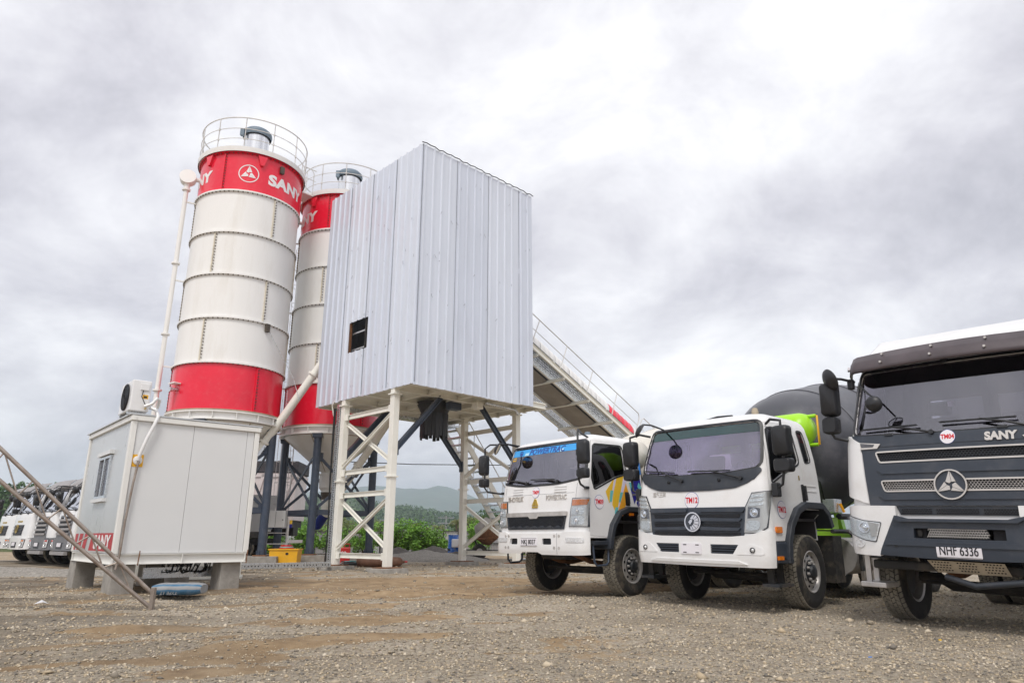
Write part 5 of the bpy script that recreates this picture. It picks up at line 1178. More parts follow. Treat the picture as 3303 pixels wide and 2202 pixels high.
def mesh_panel(root, cab, pts, m_line, name, d0=0.0, d1=0.006, nx=26, nz=7, wire=0.006, m_back='dark_void', holes=()):
    """a dark recess with a honeycomb of thin bars in front"""
    o = cab.patch(cab.front(pts), name, m_back, root, d0, d0 + 0.004, holes)
    x0, x1 = min(p[0] for p in pts), max(p[0] for p in pts); z0, z1 = min(p[1] for p in pts), max(p[1] for p in pts); mb = MB()
    def q(S, z): t, zz_ = cab.F(S, z); return cab.P(t, zz_) + cab.N(t, zz_) * d1
    px = (x1 - x0) / nx; pz = (z1 - z0) / nz
    for j in range(nz):
        for i in range(nx):
            cx_ = x0 + px * (i + 0.5 + 0.5 * (j % 2) - 0.25); cz_ = z0 + pz * (j + 0.5)
            if not inpoly(cx_, cz_, pts): continue
            P6 = [(cx_ - px * 0.5, cz_ - pz * 0.2), (cx_ - px * 0.5, cz_ + pz * 0.2), (cx_, cz_ + pz * 0.6), (cx_ + px * 0.5, cz_ + pz * 0.2)]
            for a, b in zip(P6[:-1], P6[1:]): mb.beam(q(*a), q(*b), wire, wire, up=(1, 0, 0))
    if mb.f: stuff(mb.build('mesh_wires', m_line, o))
    return o
def cab_shell(root, cab, z0, z1, ws, doors, win, rearwin, quarter=None, arch=None, m='white_paint', zroof=None, gasket='black_plastic', glass='glass_tint', wg='glass_dark', dglass_green=False):
    """skin with real openings, doors, panes, lining and roof"""
    holes = [cab.front(ws)]
    for g in (1, -1):
        if quarter: holes.append(cab.side(quarter, g))
        if arch: holes.append(cab.side(arch, g))
        holes.append(cab.side(doors, g))
    rw = [(3.35, rearwin[0]), (3.35, rearwin[1]), (3.92, rearwin[1]), (3.92, rearwin[0])]
    holes += [rw, [(-a, b) for a, b in rw]]
    sh = cab.patch([(-3.999, z0), (3.999, z0), (3.999, z1), (-3.999, z1)], 'cab_shell', m, root, -0.012, 0.0, holes)
    inner = [h for h in holes]
    cab.patch([(-3.999, z0 + 0.02), (3.999, z0 + 0.02), (3.999, z1 - 0.02), (-3.999, z1 - 0.02)], 'cab_lining', 'cab_lining', root, -0.05, -0.04, [*([cab.side(arch, g) for g in (1, -1)] if arch else []), cab.front(ws), *[cab.side(win, g) for g in (1, -1)], *([cab.side(quarter, g) for g in (1, -1)] if quarter else []), rw, [(-a, b) for a, b in rw]])
    top = [cab.P(t, z1) for t in np.concatenate([np.linspace(-4, -3, 5), np.linspace(-2.9, -2.1, 5), np.linspace(-2, 2, 21), np.linspace(2.1, 2.9, 5), np.linspace(3, 3.9, 5)])]
    MB().add(top, [tuple(range(len(top)))]).build('roof', m, sh, smooth=None)
    def ring(poly, grow, conv, nm, m_, d0, d1, par):
        c = Vector((sum(p[0] for p in poly) / len(poly), sum(p[1] for p in poly) / len(poly)))
        big = []
        k = len(poly)
        for i in range(k):
            p = Vector(poly[i]); a = Vector(poly[i - 1]); b = Vector(poly[(i + 1) % k]); d = (b - a); nn = Vector((d.y, -d.x)); nn = nn.normalized() if nn.length > 1e-9 else Vector((0, 0))
            if nn.dot(p - c) < 0: nn = -nn
            q = p + nn * grow; big.append((q.x, q.y))
        return cab.patch(conv(big), nm, m_, par, d0, d1, [conv(poly)])
    w = cab.patch(cab.front(ws), 'windscreen', glass, root, -0.022, -0.018)
    ring(ws, 0.035, cab.front, 'windscreen_seal', gasket, -0.01, 0.010, w)
    for g in (1, -1):
        cs = lambda p: cab.side(p, g)
        dr = cab.patch(cs([(x, z) for x, z in shrink(doors, 0.007)]), 'door', m, root, -0.025, 0.001, [cs(win)])
        dw = cab.patch(cs(win), 'door_window', wg, dr, -0.020, -0.016)
        ring(win, 0.028, cs, 'window_seal', gasket, -0.006, 0.006, dr)
        cab.patch(cs(doors), 'door_gap', 'dark_void', root, -0.032, -0.028, [cs(win)])
        if quarter:
            qw = cab.patch(cs(quarter), 'quarter_window', wg, root, -0.02, -0.016); ring(quarter, 0.02, cs, 'window_seal', gasket, -0.006, 0.006, qw)
        cab.patch([(g * 3.35, rearwin[0]), (g * 3.35, rearwin[1]), (g * 3.92, rearwin[1]), (g * 3.92, rearwin[0])], 'rear_window', 'glass_clear', root, -0.02, -0.016)
    return sh
def shrink(poly, d):
    c = Vector((sum(p[0] for p in poly) / len(poly), sum(p[1] for p in poly) / len(poly))); o = []
    k = len(poly)
    for i in range(k):
        p = Vector(poly[i]); a = Vector(poly[i - 1]); b = Vector(poly[(i + 1) % k]); e_ = b - a; nn = Vector((e_.y, -e_.x)).normalized()
        if nn.dot(p - c) < 0: nn = -nn
        q = p - nn * d; o.append((q.x, q.y))
    return o
def lens(root, cab, S, z, r, d, name='headlamp_lens', ring='chrome', core='lamp_reflector'):
    t, zz_ = cab.F(S, z); c = cab.P(t, zz_) + cab.N(t, zz_) * d; Mq = Matrix.Translation(c) @ (cab.N(t, zz_) * 0.5 + Vector((0.5, 0, 0))).to_track_quat('Z', 'Y').to_matrix().to_4x4()
    MB().lathe([(r * 0.78, 0.0), (r, 0.0), (r, 0.012), (r * 0.86, 0.012), (r * 0.74, -0.004)], 24, Mq).build(name + '_ring', ring, root, smooth=30)
    return MB().lathe([(r * 0.78, 0.0), (r * 0.5, 0.012), (0, 0.018)], 20, Mq).build(name, core, root, smooth=60)

# ---------------------------------------------------------------- lorry in the middle: white cab, black drum
def middle_lorry():
    t = lorry('mixer_truck', 'white mixer lorry with black drum and lion badge, middle of the three', 2.76, 10.78, R(40.5))
    cab = Cab([(0.55, -0.03, 1.142, -1.74), (0.75, 0.0, 1.171, -1.74), (1.10, -0.01, 1.171, -1.74), (1.45, -0.03, 1.165, -1.73), (1.75, -0.06, 1.16, -1.72), (1.95, -0.10, 1.155, -1.71), (2.2, -0.17, 1.14, -1.69), (2.5, -0.265, 1.105, -1.65), (2.70, -0.34, 1.07, -1.61), (2.77, -0.39, 1.035, -1.59), (2.82, -0.46, 0.98, -1.56), (2.86, -0.56, 0.90, -1.50), (2.89, -0.70, 0.78, -1.42), (2.91, -0.9, 0.58, -1.3)], 0.16, 0.045)
    ws = rpoly([(-1.075, 2.02), (-0.5, 1.95), (0.5, 1.95), (1.075, 2.02), (1.0, 2.71), (-1.0, 2.71)], [0.12, 0.2, 0.2, 0.12, 0.1, 0.1], 4)
    win = rpoly([(-0.42, 2.60), (-1.11, 2.62), (-1.17, 2.12), (-0.70, 1.96), (-0.31, 1.79)], [0.08, 0.08, 0.06, 0.1, 0.05], 3)
    quarter = rpoly([(-1.30, 2.63), (-1.47, 2.63), (-1.55, 2.17), (-1.37, 2.14)], 0.04, 2)
    doors = [(-0.21, 0.97), (-0.60, 0.97), (-0.68, 1.10), (-0.88, 1.34), (-1.10, 1.43), (-1.25, 1.46), (-1.24, 2.0), (-1.21, 2.70), (-0.40, 2.70), (-0.24, 1.95)]
    arch = [(-0.595, 0.9), (-0.67, 1.10), (-0.87, 1.34), (-1.09, 1.425), (-1.72, 1.425), (-1.9, 1.3), (-1.9, 0.9)]
    cab_shell(t, cab, 0.98, 2.91, ws, doors, win, (2.05, 2.55), quarter, arch, glass='glass_purple')
    cab.patch(cab.front([(-1.015, 2.56), (1.015, 2.56), (0.995, 2.70), (-0.995, 2.70)]), 'sun_band', 'glass_green', t, -0.016, -0.014)
    for g in (1, -1): cab.patch(cab.side([(-1.31, 2.46), (-1.50, 2.46), (-1.47, 2.62), (-1.31, 2.62)], g), 'window_tint', 'glass_red', t, -0.014, -0.012)
    interior(t, -0.2, 1.98, -1.72, 1.08, 1.75)
    for k in range(5): MB().box(-0.62 + 0.03 * k, -0.35 + 0.02 * k, 0.1 + k * 0.13, 0.3 + k * 0.13, 2.0 + 0.006 * k, 2.004 + 0.006 * k).build('papers', 'paper', t)
    # black cowl under the glass
    cab.patch(cab.front(rpoly([(-1.07, 2.01), (-0.5, 1.935), (0.5, 1.935), (1.07, 2.01), (1.10, 1.95), (0.92, 1.79), (0.70, 1.715), (0.3, 1.69), (-0.3, 1.69), (-0.70, 1.715), (-0.92, 1.79), (-1.10, 1.95)], 0.05, 2)), 'cowl', 'charcoal_plastic', t, 0.0, 0.014)
    wiper(t, cab, -1.0, 2.045, -0.38, 1.985, (-0.22, 1.85)); wiper(t, cab, -0.12, 1.99, 0.62, 1.97, (0.80, 1.85))
    for S in (-0.48, 0.44): lens(t, cab, S, 1.84, 0.024, 0.02, 'washer_jet', 'black_plastic', 'black_plastic')
    # bumper
    bp_ = cab.side([(-0.20, 1.10), (-0.20, 0.62)], -1)[::1] + cab.front([(-0.80, 0.615), (-0.2, 0.61), (0.2, 0.61), (0.80, 0.615)]) + cab.side([(-0.20, 0.62), (-0.20, 1.10)], 1) + cab.front([(1.05, 1.12), (0.86, 1.045), (0.6, 1.025), (-0.6, 1.025), (-0.86, 1.045), (-1.05, 1.12)])
    SL = [(-0.73, 0.915), (-0.28, 0.915), (-0.28, 0.785), (-0.64, 0.785)]; SR_ = [(-a, b) for a, b in SL][::-1]
    bo = cab.patch(bp_, 'bumper', 'white_paint', t, -0.03, 0.035, [cab.front(SL), cab.front(SR_)])
    cab.patch(cab.front([(-0.85, 0.655), (0.85, 0.655), (0.72, 0.70), (-0.72, 0.70)]), 'bumper_lip', 'white_paint', bo, 0.03, 0.055)
    for sl in (SL, SR_):
        o = cab.patch(cab.front(sl), 'bumper_vent', 'dark_void', bo, 0.0, 0.006)
        zz_ = [0.80, 0.835, 0.87, 0.90]
        for z in zz_:
            a0 = min(p[0] for p in sl) + 0.07 * (z < 0.85) * (sl is SL); a1 = max(p[0] for p in sl) - 0.07 * (z < 0.85) * (sl is not SL)
            cab.patch(cab.front([(a0 + 0.01, z - 0.008), (a1 - 0.01, z - 0.008), (a1 - 0.01, z + 0.008), (a0 + 0.01, z + 0.008)]), 'vent_slat', 'grey_blue_plastic', bo, 0.012, 0.03)
    plate(t, cab, -0.05, 0.845, 0.36, 0.155, '', 0.037)
    for S, z in ((-0.16, 0.90), (0.06, 0.90), (-0.16, 0.79), (0.06, 0.79)): cab.patch(cab.front([(S - 0.03, z - 0.006), (S + 0.03, z - 0.006), (S + 0.03, z + 0.006), (S - 0.03, z + 0.006)]), 'plate_slot', 'print_black', t, 0.05, 0.052)
    for g in (1, -1):
        cab.patch(cab.front(rpoly([(g * 0.68, 0.78), (g * 0.88, 0.93), (g * 1.08, 0.88), (g * 1.10, 0.78)][::g], 0.05, 3)), 'fog_recess', 'white_paint', t, 0.028, 0.042)
        lens(t, cab, g * 0.945, 0.845, 0.038, 0.045, 'fog_lamp', 'chassis_dark')
    # grille
    GP = rpoly([(-0.885, 1.445), (0.885, 1.445), (0.815, 1.04), (-0.815, 1.04)], 0.02, 2)
    cab.patch(cab.front(GP), 'grille', 'grey_blue_plastic', t, 0.0, 0.012)
    for zc in (1.315, 1.185, 1.055):
        mesh_panel(t, cab, [(-0.76, zc - 0.025), (0.76, zc - 0.025), (0.77, zc + 0.028), (-0.77, zc + 0.028)], 'charcoal_plastic', 'grille_mesh', 0.013, 0.018, 60, 3, 0.004)
    for zc, w_ in ((1.265, 0.80), (1.135, 0.78), (1.40, 0.86)):
        for g in (1, -1):
            cab.patch(cab.front(rpoly([(g * 0.12, zc - 0.022), (g * (w_ - 0.04), zc - 0.03), (g * w_, zc + 0.012), (g * 0.12, zc + 0.03)][::g], 0.01, 2)), 'grille_bar', 'grey_blue_plastic', t, 0.01, 0.042)
    # lion badge
    e0 = cab.disc(0, 1.23, 0.145, 'chrome', t, 'emblem_ring', 0.05, 0.062, 0, 0.125); cab.disc(0, 1.23, 0.127, 'grey_blue_plastic', t, 'emblem_plate', 0.045, 0.052)
    lion = [[(-0.075, -0.005), (-0.04, 0.035), (0.0, 0.03), (-0.01, -0.005), (-0.03, -0.012), (-0.025, -0.03), (-0.05, -0.035), (-0.06, -0.015)],
            [(-0.045, 0.045), (0.0, 0.095), (0.045, 0.105), (0.01, 0.05), (0.0, 0.036)], [(0.012, 0.045), (0.055, 0.10), (0.085, 0.07), (0.03, 0.03)], [(0.03, 0.025), (0.09, 0.062), (0.112, 0.02), (0.03, 0.005)],
            [(0.028, 0.0), (0.113, 0.012), (0.108, -0.04), (0.022, -0.02)], [(0.02, -0.026), (0.104, -0.05), (0.075, -0.095), (0.008, -0.04)], [(0.0, -0.045), (0.066, -0.10), (0.02, -0.115), (-0.012, -0.06)], [(-0.02, -0.065), (0.01, -0.118), (-0.035, -0.112), (-0.04, -0.065)]]
    for p in lion: cab.patch(cab.front([(a, 1.23 + b) for a, b in p]), 'emblem_lion', 'chrome', e0, 0.053, 0.060)
    # head lamps
    for g in (1, -1):
        HP = [(g * 0.825, 1.085), (g * 1.03, 1.085), (g * 1.125, 1.16), (g * 1.175, 1.67), (g * 0.965, 1.63), (g * 0.865, 1.44)]
        HP = HP if g > 0 else HP[::-1]
        cab.patch(cab.front(shrink(HP, -0.018)), 'headlamp_frame', 'charcoal_plastic', t, 0.0, 0.010)
        h = cab.patch(cab.front(HP), 'headlamp', 'satin_silver', t, 0.006, 0.014)
        cab.patch(cab.front([(g * 0.88, 1.28), (g * 1.06, 1.30), (g * 1.07, 1.42), (g * 0.9, 1.44)][::g]), 'headlamp_bezel', 'lamp_dark', h, 0.014, 0.018)
        lens(h, cab, g * 0.99, 1.36, 0.062, 0.024, core='chrome'); cab.patch(cab.front(rpoly([(g * 0.86, 1.11), (g * 1.05, 1.12), (g * 1.07, 1.25), (g * 0.87, 1.25)][::g], 0.05, 3)), 'headlamp_reflector', 'lamp_reflector', h, 0.014, 0.03)
        for k in range(3): cab.patch(cab.front([(g * (0.91 + 0.015 * k), 1.45 + 0.06 * k), (g * 1.10, 1.465 + 0.06 * k), (g * 1.11, 1.50 + 0.06 * k), (g * (0.925 + 0.015 * k), 1.485 + 0.06 * k)][::g]), 'led_strip', 'lamp_reflector', h, 0.014, 0.026)
        cab.patch(cab.front(HP), 'headlamp_cover', 'glass_clear', h, 0.040, 0.043)
    badge(t, cab, -0.045, 1.555, 0.128, 'TM12', d=0.002); badge(t, cab, -0.50, 1.41, 0.125, 'TM12', side=1, d=0.003)
    cab.text('重汽王牌', 0.085, -0.68, 1.63, 'satin_silver', t, 0.001, d=0.001, fit=0.26)
    for g in (1, -1):
        cab.patch(cab.side(rpoly([(-0.26, 1.085), (-0.43, 1.085), (-0.43, 1.17), (-0.26, 1.17)], 0.02, 2), g), 'side_marker', 'amber', t, 0.0, 0.022)
        h = cab.patch(cab.side(rpoly([(-1.155, 1.54), (-1.24, 1.54), (-1.22, 1.80), (-1.145, 1.80)], 0.02, 2), g), 'door_handle', 'black_plastic', t, 0.0, 0.012)
        cab.patch(cab.side([(-1.19, 1.56), (-1.235, 1.56), (-1.225, 1.78), (-1.185, 1.78)], g), 'handle_grip', 'black_plastic', h, 0.02, 0.05)
        cab.patch(cab.side([(-1.10, 1.86), (-1.135, 1.86), (-1.13, 1.93), (-1.095, 1.93)], g), 'door_sticker', 'gold', t, 0.002, 0.004)
        for z in (1.70, 1.78): cab.patch(cab.side([(-1.33, z), (-1.62, z), (-1.615, z + 0.015), (-1.33, z + 0.015)], g), 'pressed_rib', 'white_paint', t, 0.0, 0.008)
        y = 1.26 * g; ar = [(-0.56, 0.66), (-0.60, 0.95), (-0.70, 1.16), (-0.90, 1.36), (-1.12, 1.44), (-1.62, 1.44), (-1.76, 1.34), (-1.84, 1.15)]
        arch_band(t, ar, -0.10, g * 0.86, g * 1.245)
        MB().box(-2.25, -1.95, g * 0.70, g * 1.18, 0.35, 1.05).build('mud_flap', 'rubber', t)
        MB().box(-0.60, -0.22, g * 0.95, g * 1.20, 0.72, 0.96).build('step_panel', 'grey_blue_plastic', t, bevel=0.02); MB().box(-0.62, -0.20, g * 0.90, g * 1.22, 0.68, 0.72).build('step', 'charcoal_plastic', t)
        MB().box(-0.35, -0.22, g * 1.19, g * 1.225, 0.72, 0.77).build('step_lamp', 'amber', t)
        for x in (-0.25, -0.50): MB().beam((x, g * 1.05, 0.68), (x - 0.02, g * 1.05, 0.40), 0.09, 0.05).build('step_bracket', 'chassis_dark', t)
        MB().box(-0.60, -0.18, g * 0.95, g * 1.20, 0.36, 0.40).build('lower_step', 'hub_dark', t)
        # mirrors
        MB().tube([(-0.42, g * 1.08, 2.66), (-0.30, g * 1.22, 2.70), (-0.25, g * 1.40, 2.66), (-0.25, g * 1.40, 2.52)], 0.020, 8).build('mirror_arm', 'black_plastic', t, smooth=50); MB().tube([(-0.25, g * 1.40, 2.2), (-0.25, g * 1.40, 1.98), (-0.24, g * 1.36, 1.75), (-0.26, g * 1.22, 1.68)], 0.020, 8).build('mirror_arm', 'black_plastic', t, smooth=50)
        mirror_head(t, (-0.24, g * 1.40, 2.37), 0.26, 0.44, 0.14); mirror_head(t, (-0.24, g * 1.40, 2.02), 0.27, 0.20, 0.14, name='wide_mirror')
        MB().cbox((-0.27, g * 1.24, 1.68), 0.12, 0.10, 0.20).build('mirror_base', 'black_plastic', t, bevel=0.02)
    MB().tube([(-0.46, -0.78, 2.74), (-0.1, -0.80, 2.80), (0.08, -0.84, 2.80), (0.12, -0.86, 2.76)], 0.014, 6).build('mirror_arm', 'black_plastic', t, smooth=50)
    round_mirror(t, (0.13, -0.88, 2.70), 0.13, (0.55, -0.5, 0.45))
    MB().lathe([(0.05, 2.89), (0.055, 2.93), (0.04, 2.99), (0, 3.0)], 14, Matrix.Translation((-0.72, 0.75, -0.02))).build('roof_lamp', 'joint_rust', t, smooth=50)
    MB().tube([(-0.95, -0.35, 2.9), (-1.0, -0.1, 2.95), (-0.95, 0.2, 2.93)], 0.03, 6).build('roof_strip', 'cable_black', t, smooth=50)
    running_gear(t, -1.24, (-4.6, -5.95), steer=R(4))
    drum(t, 'drum_dark', -2.45, 2.28, 4.6, 0.24, 1.2)
    # lime water tank across the frame, behind the cab
    MB().lathe([(0, -0.98), (0.16, -0.96), (0.26, -0.88), (0.29, -0.78), (0.29, 0.78), (0.26, 0.88), (0.16, 0.96), (0, 0.98)], 28, Matrix.Translation((-2.12, 0, 2.76)) @ Matrix.Rotation(PI / 2, 4, 'X')).build('water_tank', 'lime', t, smooth=50)
    bm = text2d('OMLI', 0.20, 0.006); bm_done(bm, lambda x, y, d: (-2.12 - x * 0.9, 0.905 + d - 0.9 * max(0, (x * 0.9) ** 2), 2.66 + y), 0.006, 'lettering', 'print_black', t)
    MB().tube([(-2.12, 0.95, 2.98), (-2.12, 1.06, 2.98), (-2.12, 1.06, 2.5), (-2.12, 0.92, 2.5)], 0.018, 8).build('sight_glass', 'yellow_paint', t, smooth=50)
    for z in (2.98, 2.5): MB().tube([(-2.12, 0.7, z), (-2.12, 1.04, z)], 0.03, 8).build('tank_pipe', 'lime', t, smooth=50)
    MB().tube([(-2.12, 0, 3.04), (-2.12, 0, 3.12)], 0.05, 8).build('filler_cap', 'lime', t)
    MB().cbox((-2.5, 0.98, 1.52), 0.26, 0.2, 0.22).build('valve_box', 'galvanised', t, bevel=0.01); MB().tube([(-2.52, 1.10, 1.56), (-2.55, 1.14, 1.42)], 0.022, 6).build('valve_lever', 'deco_orange', t)
    MB().tube([(-2.3, 0.95, 1.62), (-2.15, 0.98, 1.9), (-1.85, 0.95, 1.95)], 0.012, 6).build('air_hose', 'cable_black', t, smooth=60)
    MB().box(-2.7, -2.2, 0.55, 0.95, 1.14, 1.34).build('lime_bracket', 'lime', t); MB().tube([(-2.75, 0.95, 1.36), (-3.9, 0.98, 1.36)], 0.05, 8).build('hydraulic_pipe', 'hub_dark', t, smooth=50)
    MB().tube([(-2.95, 0.78, 0.72), (-3.9, 0.78, 0.72)], 0.30, 22).build('fuel_tank', 'rim_steel', t, smooth=40)
    MB().tube([(-2.35, 1.0, 1.12), (-2.9, 1.02, 1.12), (-3.05, 1.08, 1.0), (-3.08, 1.1, 0.45)], 0.035, 8).build('guard_rail', 'hub_dark', t, smooth=50)
    MB().beam((-3.0, 1.12, 0.42), (-5.9, 1.12, 0.42), 0.05, 0.14).build('side_guard', 'satin_silver', t); MB().beam((-3.0, 1.12, 0.80), (-5.9, 1.12, 0.80), 0.05, 0.12).build('side_guard', 'hub_dark', t)
    for g in (1, -1): arch_band(t, [(-3.9, 0.7), (-4.0, 1.0), (-4.3, 1.2), (-6.2, 1.2), (-6.5, 1.0), (-6.6, 0.7)], -0.03, g * 0.55, g * 1.2, 'charcoal_plastic', 'rear_mudguard')
    roll_body(t, -0.015); return t
middle_lorry()
# ---------------------------------------------------------------- left of the three: white cab with coloured stripes on the door
def left_lorry():
    t = lorry('mixer_truck', 'white mixer lorry with blue windscreen banner and striped door, left of the three', 0.44, 12.89, R(41.0))
    cab = Cab([(0.65, -0.03, 1.127, -1.72), (0.80, 0.0, 1.136, -1.72), (1.10, -0.01, 1.13, -1.72), (1.45, -0.02, 1.125, -1.71), (1.75, -0.05, 1.12, -1.70), (1.93, -0.08, 1.115, -1.70), (2.2, -0.15, 1.105, -1.69), (2.5, -0.235, 1.08, -1.68), (2.68, -0.29, 1.055, -1.67), (2.75, -0.34, 1.025, -1.65), (2.80, -0.42, 0.97, -1.61), (2.84, -0.54, 0.88, -1.54), (2.865, -0.72, 0.72, -1.42), (2.88, -0.92, 0.5, -1.3)], 0.15, 0.04)
    ws = rpoly([(-1.06, 2.03), (-0.5, 1.955), (0.5, 1.955), (1.06, 2.03), (0.995, 2.69), (-0.995, 2.69)], [0.1, 0.2, 0.2, 0.1, 0.09, 0.09], 4)
    win = rpoly([(-0.42, 2.62), (-1.20, 2.64), (-1.24, 2.14), (-0.95, 2.07), (-0.36, 1.83)], [0.08, 0.06, 0.05, 0.1, 0.05], 3)
    quarter = rpoly([(-1.35, 2.65), (-1.60, 2.62), (-1.66, 2.18), (-1.36, 2.16)], 0.05, 2)
    doors = [(-0.215, 1.04), (-0.70, 1.01), (-0.78, 1.18), (-0.98, 1.40), (-1.28, 1.46), (-1.31, 2.0), (-1.28, 2.70), (-0.40, 2.70), (-0.24, 1.95)]
    arch = [(-0.70, 0.9), (-0.76, 1.16), (-0.97, 1.40), (-1.20, 1.455), (-1.70, 1.455), (-1.9, 1.4), (-1.9, 0.9)]
    cab_shell(t, cab, 1.00, 2.88, ws, doors, win, (2.05, 2.55), quarter, arch, glass='glass_tint')
    interior(t, -0.2, 1.98, -1.70, 1.05, 1.75)
    # sun banner
    cab.patch(cab.front([(-1.0, 2.545), (1.0, 2.545), (0.99, 2.67), (-0.99, 2.67)]), 'sun_banner', 'banner_blue', t, -0.017, -0.0155)
    for S0, S1 in ((-0.62, -0.5), (0.80, 0.97), (0.35, 0.45)): cab.patch(cab.front([(S0, 2.546), (S1, 2.546), (S1 + 0.02, 2.60), (S0 + 0.03, 2.60)]), 'banner_fade', 'banner_pale', t, -0.0152, -0.0145)
    cab.text('POWERTRAC', 0.15, 0.02, 2.552, 'print_blue', t, 0.004, 1.0, 0.25, d=-0.0143, th=0.002, fit=0.98)
    cab.disc(-0.72, 2.60, 0.05, 'print_blue', t, 'banner_logo', -0.0143, -0.012, 0, 0.038)
    cab.patch(cab.front([(-0.76, 2.595), (-0.68, 2.595), (-0.68, 2.605), (-0.76, 2.605)]), 'banner_logo', 'print_blue', t, -0.0143, -0.012); cab.patch(cab.front([(-0.75, 2.57), (-0.69, 2.57), (-0.72, 2.64)]), 'banner_logo', 'print_blue', t, -0.0142, -0.0125)
    cab.patch(cab.front([(-0.97, 2.46), (-0.86, 2.46), (-0.855, 2.53), (-0.96, 2.53)]), 'windscreen_sticker', 'deco_yellow', t, -0.017, -0.0155); cab.text('YE3AU', 0.05, -0.912, 2.48, 'print_blue', t, 0.001, d=-0.0152, th=0.001, fit=0.09)
    wiper(t, cab, -0.98, 2.07, -0.55, 2.03, (-0.30, 1.98)); wiper(t, cab, -0.22, 2.04, 0.42, 2.02, (0.50, 1.975))
    # front panel details
    for g in (1, -1):
        for k in range(3): cab.patch(cab.front([(g * 0.42, 1.79 + 0.045 * k), (g * 0.72, 1.79 + 0.045 * k), (g * 0.72, 1.805 + 0.045 * k), (g * 0.42, 1.805 + 0.045 * k)][::g]), 'pressed_louvre', 'white_paint', t, 0.0, 0.014)
    cab.patch(cab.front([(-0.90, 1.765), (0.90, 1.765), (0.90, 1.769), (-0.90, 1.769)]), 'panel_gap', 'charcoal_plastic', t, 0.0, 0.0015)
    for g in (1, -1): cab.patch(cab.front([(g * 0.905, 1.17), (g * 0.909, 1.17), (g * 0.955, 1.93), (g * 0.951, 1.93)][::g]), 'panel_gap', 'charcoal_plastic', t, 0.0, 0.0015)
    cab.text('SINOTRUK', 0.125, -0.62, 1.66, 'satin_silver', t, 0.003, d=0.001, th=0.012, fit=0.46); cab.text('POWERTRAC', 0.125, 0.48, 1.66, 'satin_silver', t, 0.003, d=0.001, th=0.012, fit=0.50)
    badge(t, cab, -0.06, 1.805, 0.10, 'TM09', d=0.003); badge(t, cab, -0.475, 1.61, 0.122, 'TM09', side=1, d=0.003)
    for p in ([(-0.14, 1.565), (-0.06, 1.565), (-0.06, 1.69), (-0.075, 1.69)], [(-0.05, 1.565), (0.03, 1.565), (-0.035, 1.69), (-0.05, 1.69)], [(-0.13, 1.525), (0.02, 1.525), (0.02, 1.555), (-0.13, 1.555)]): cab.patch(cab.front(p), 'emblem', 'gold', t, 0.0, 0.014)
    # chrome bar and grille
    cab.patch(cab.front(rpoly([(-0.855, 1.375), (-0.2, 1.375), (-0.16, 1.335), (0.03, 1.335), (0.07, 1.375), (0.76, 1.375), (0.77, 1.45), (-0.86, 1.45)], 0.012, 2)), 'chrome_bar', 'rim_steel', t, 0.0, 0.035)
    mesh_panel(t, cab, rpoly([(-0.80, 1.36), (0.71, 1.36), (0.665, 1.17), (-0.77, 1.17)], 0.03, 2), 'charcoal_plastic', 'grille', 0.0, 0.010, 56, 9, 0.004)
    gl = [(-0.83, 1.375), (0.74, 1.375), (0.69, 1.145), (-0.80, 1.145)]; cab.patch(cab.front(gl), 'grille_frame', 'charcoal_plastic', t, 0.0, 0.02, [cab.front(rpoly([(-0.80, 1.355), (0.71, 1.355), (0.665, 1.185), (-0.77, 1.185)], 0.03, 2))])
    for k in range(7): cab.patch(cab.front([(-0.74 + 0.2 * k, 1.18), (-0.64 + 0.2 * k, 1.165), (-0.56 + 0.2 * k, 1.18), (-0.64 + 0.2 * k, 1.215)]), 'grille_tooth', 'charcoal_plastic', t, 0.012, 0.03)
    MB().box(-0.5, -0.10, -1.0, 1.0, 1.0, 1.12).build('front_crossmember', 'chassis_dark', t)
    # head lamps
    for g in (1, -1):
        HP = [(g * 0.82, 1.195), (g * 1.12, 1.19), (g * 1.14, 1.665), (g * 0.885, 1.66)]; HP = HP if g > 0 else HP[::-1]
        cab.patch(cab.front(shrink(HP, -0.02)), 'headlamp_frame', 'charcoal_plastic', t, 0.0, 0.012)
        h = cab.patch(cab.front(HP), 'headlamp', 'satin_silver', t, 0.006, 0.018)
        am = cab.patch(cab.front([(g * 0.885, 1.54), (g * 1.11, 1.55), (g * 1.12, 1.645), (g * 0.895, 1.64)][::g]), 'indicator', 'amber', h, 0.018, 0.034)
        cab.patch(cab.front(rpoly([(g * 0.87, 1.385), (g * 1.09, 1.39), (g * 1.10, 1.525), (g * 0.885, 1.52)][::g], 0.03, 3)), 'headlamp_reflector', 'lamp_reflector', h, 0.018, 0.03)
        cab.patch(cab.front(rpoly([(g * 0.86, 1.215), (g * 1.09, 1.22), (g * 1.095, 1.37), (g * 0.87, 1.37)][::g], 0.04, 3)), 'headlamp_reflector', 'lamp_reflector', h, 0.018, 0.03)
        lens(h, cab, g * 1.0, 1.45, 0.04, 0.032); lens(h, cab, g * 0.98, 1.29, 0.055, 0.032)
        cab.patch(cab.front(HP), 'headlamp_cover', 'glass_clear', h, 0.042, 0.045)
    # bumper with tow openings
    HL = rpoly([(-0.70, 0.885), (-0.47, 0.885), (-0.47, 0.99), (-0.68, 0.99)], 0.02, 2); HR = rpoly([(0.20, 0.885), (0.43, 0.885), (0.42, 0.99), (0.20, 0.99)], 0.02, 2)
    bp_ = cab.side([(-0.17, 1.10), (-0.17, 0.74)], -1) + cab.front([(-0.75, 0.73), (-0.38, 0.735), (-0.33, 0.765), (0.08, 0.765), (0.18, 0.725), (0.65, 0.722)]) + cab.side([(-0.17, 0.73), (-0.17, 1.10)], 1) + cab.front([(0.72, 1.105), (0.64, 1.075), (-0.78, 1.075), (-0.86, 1.105)])
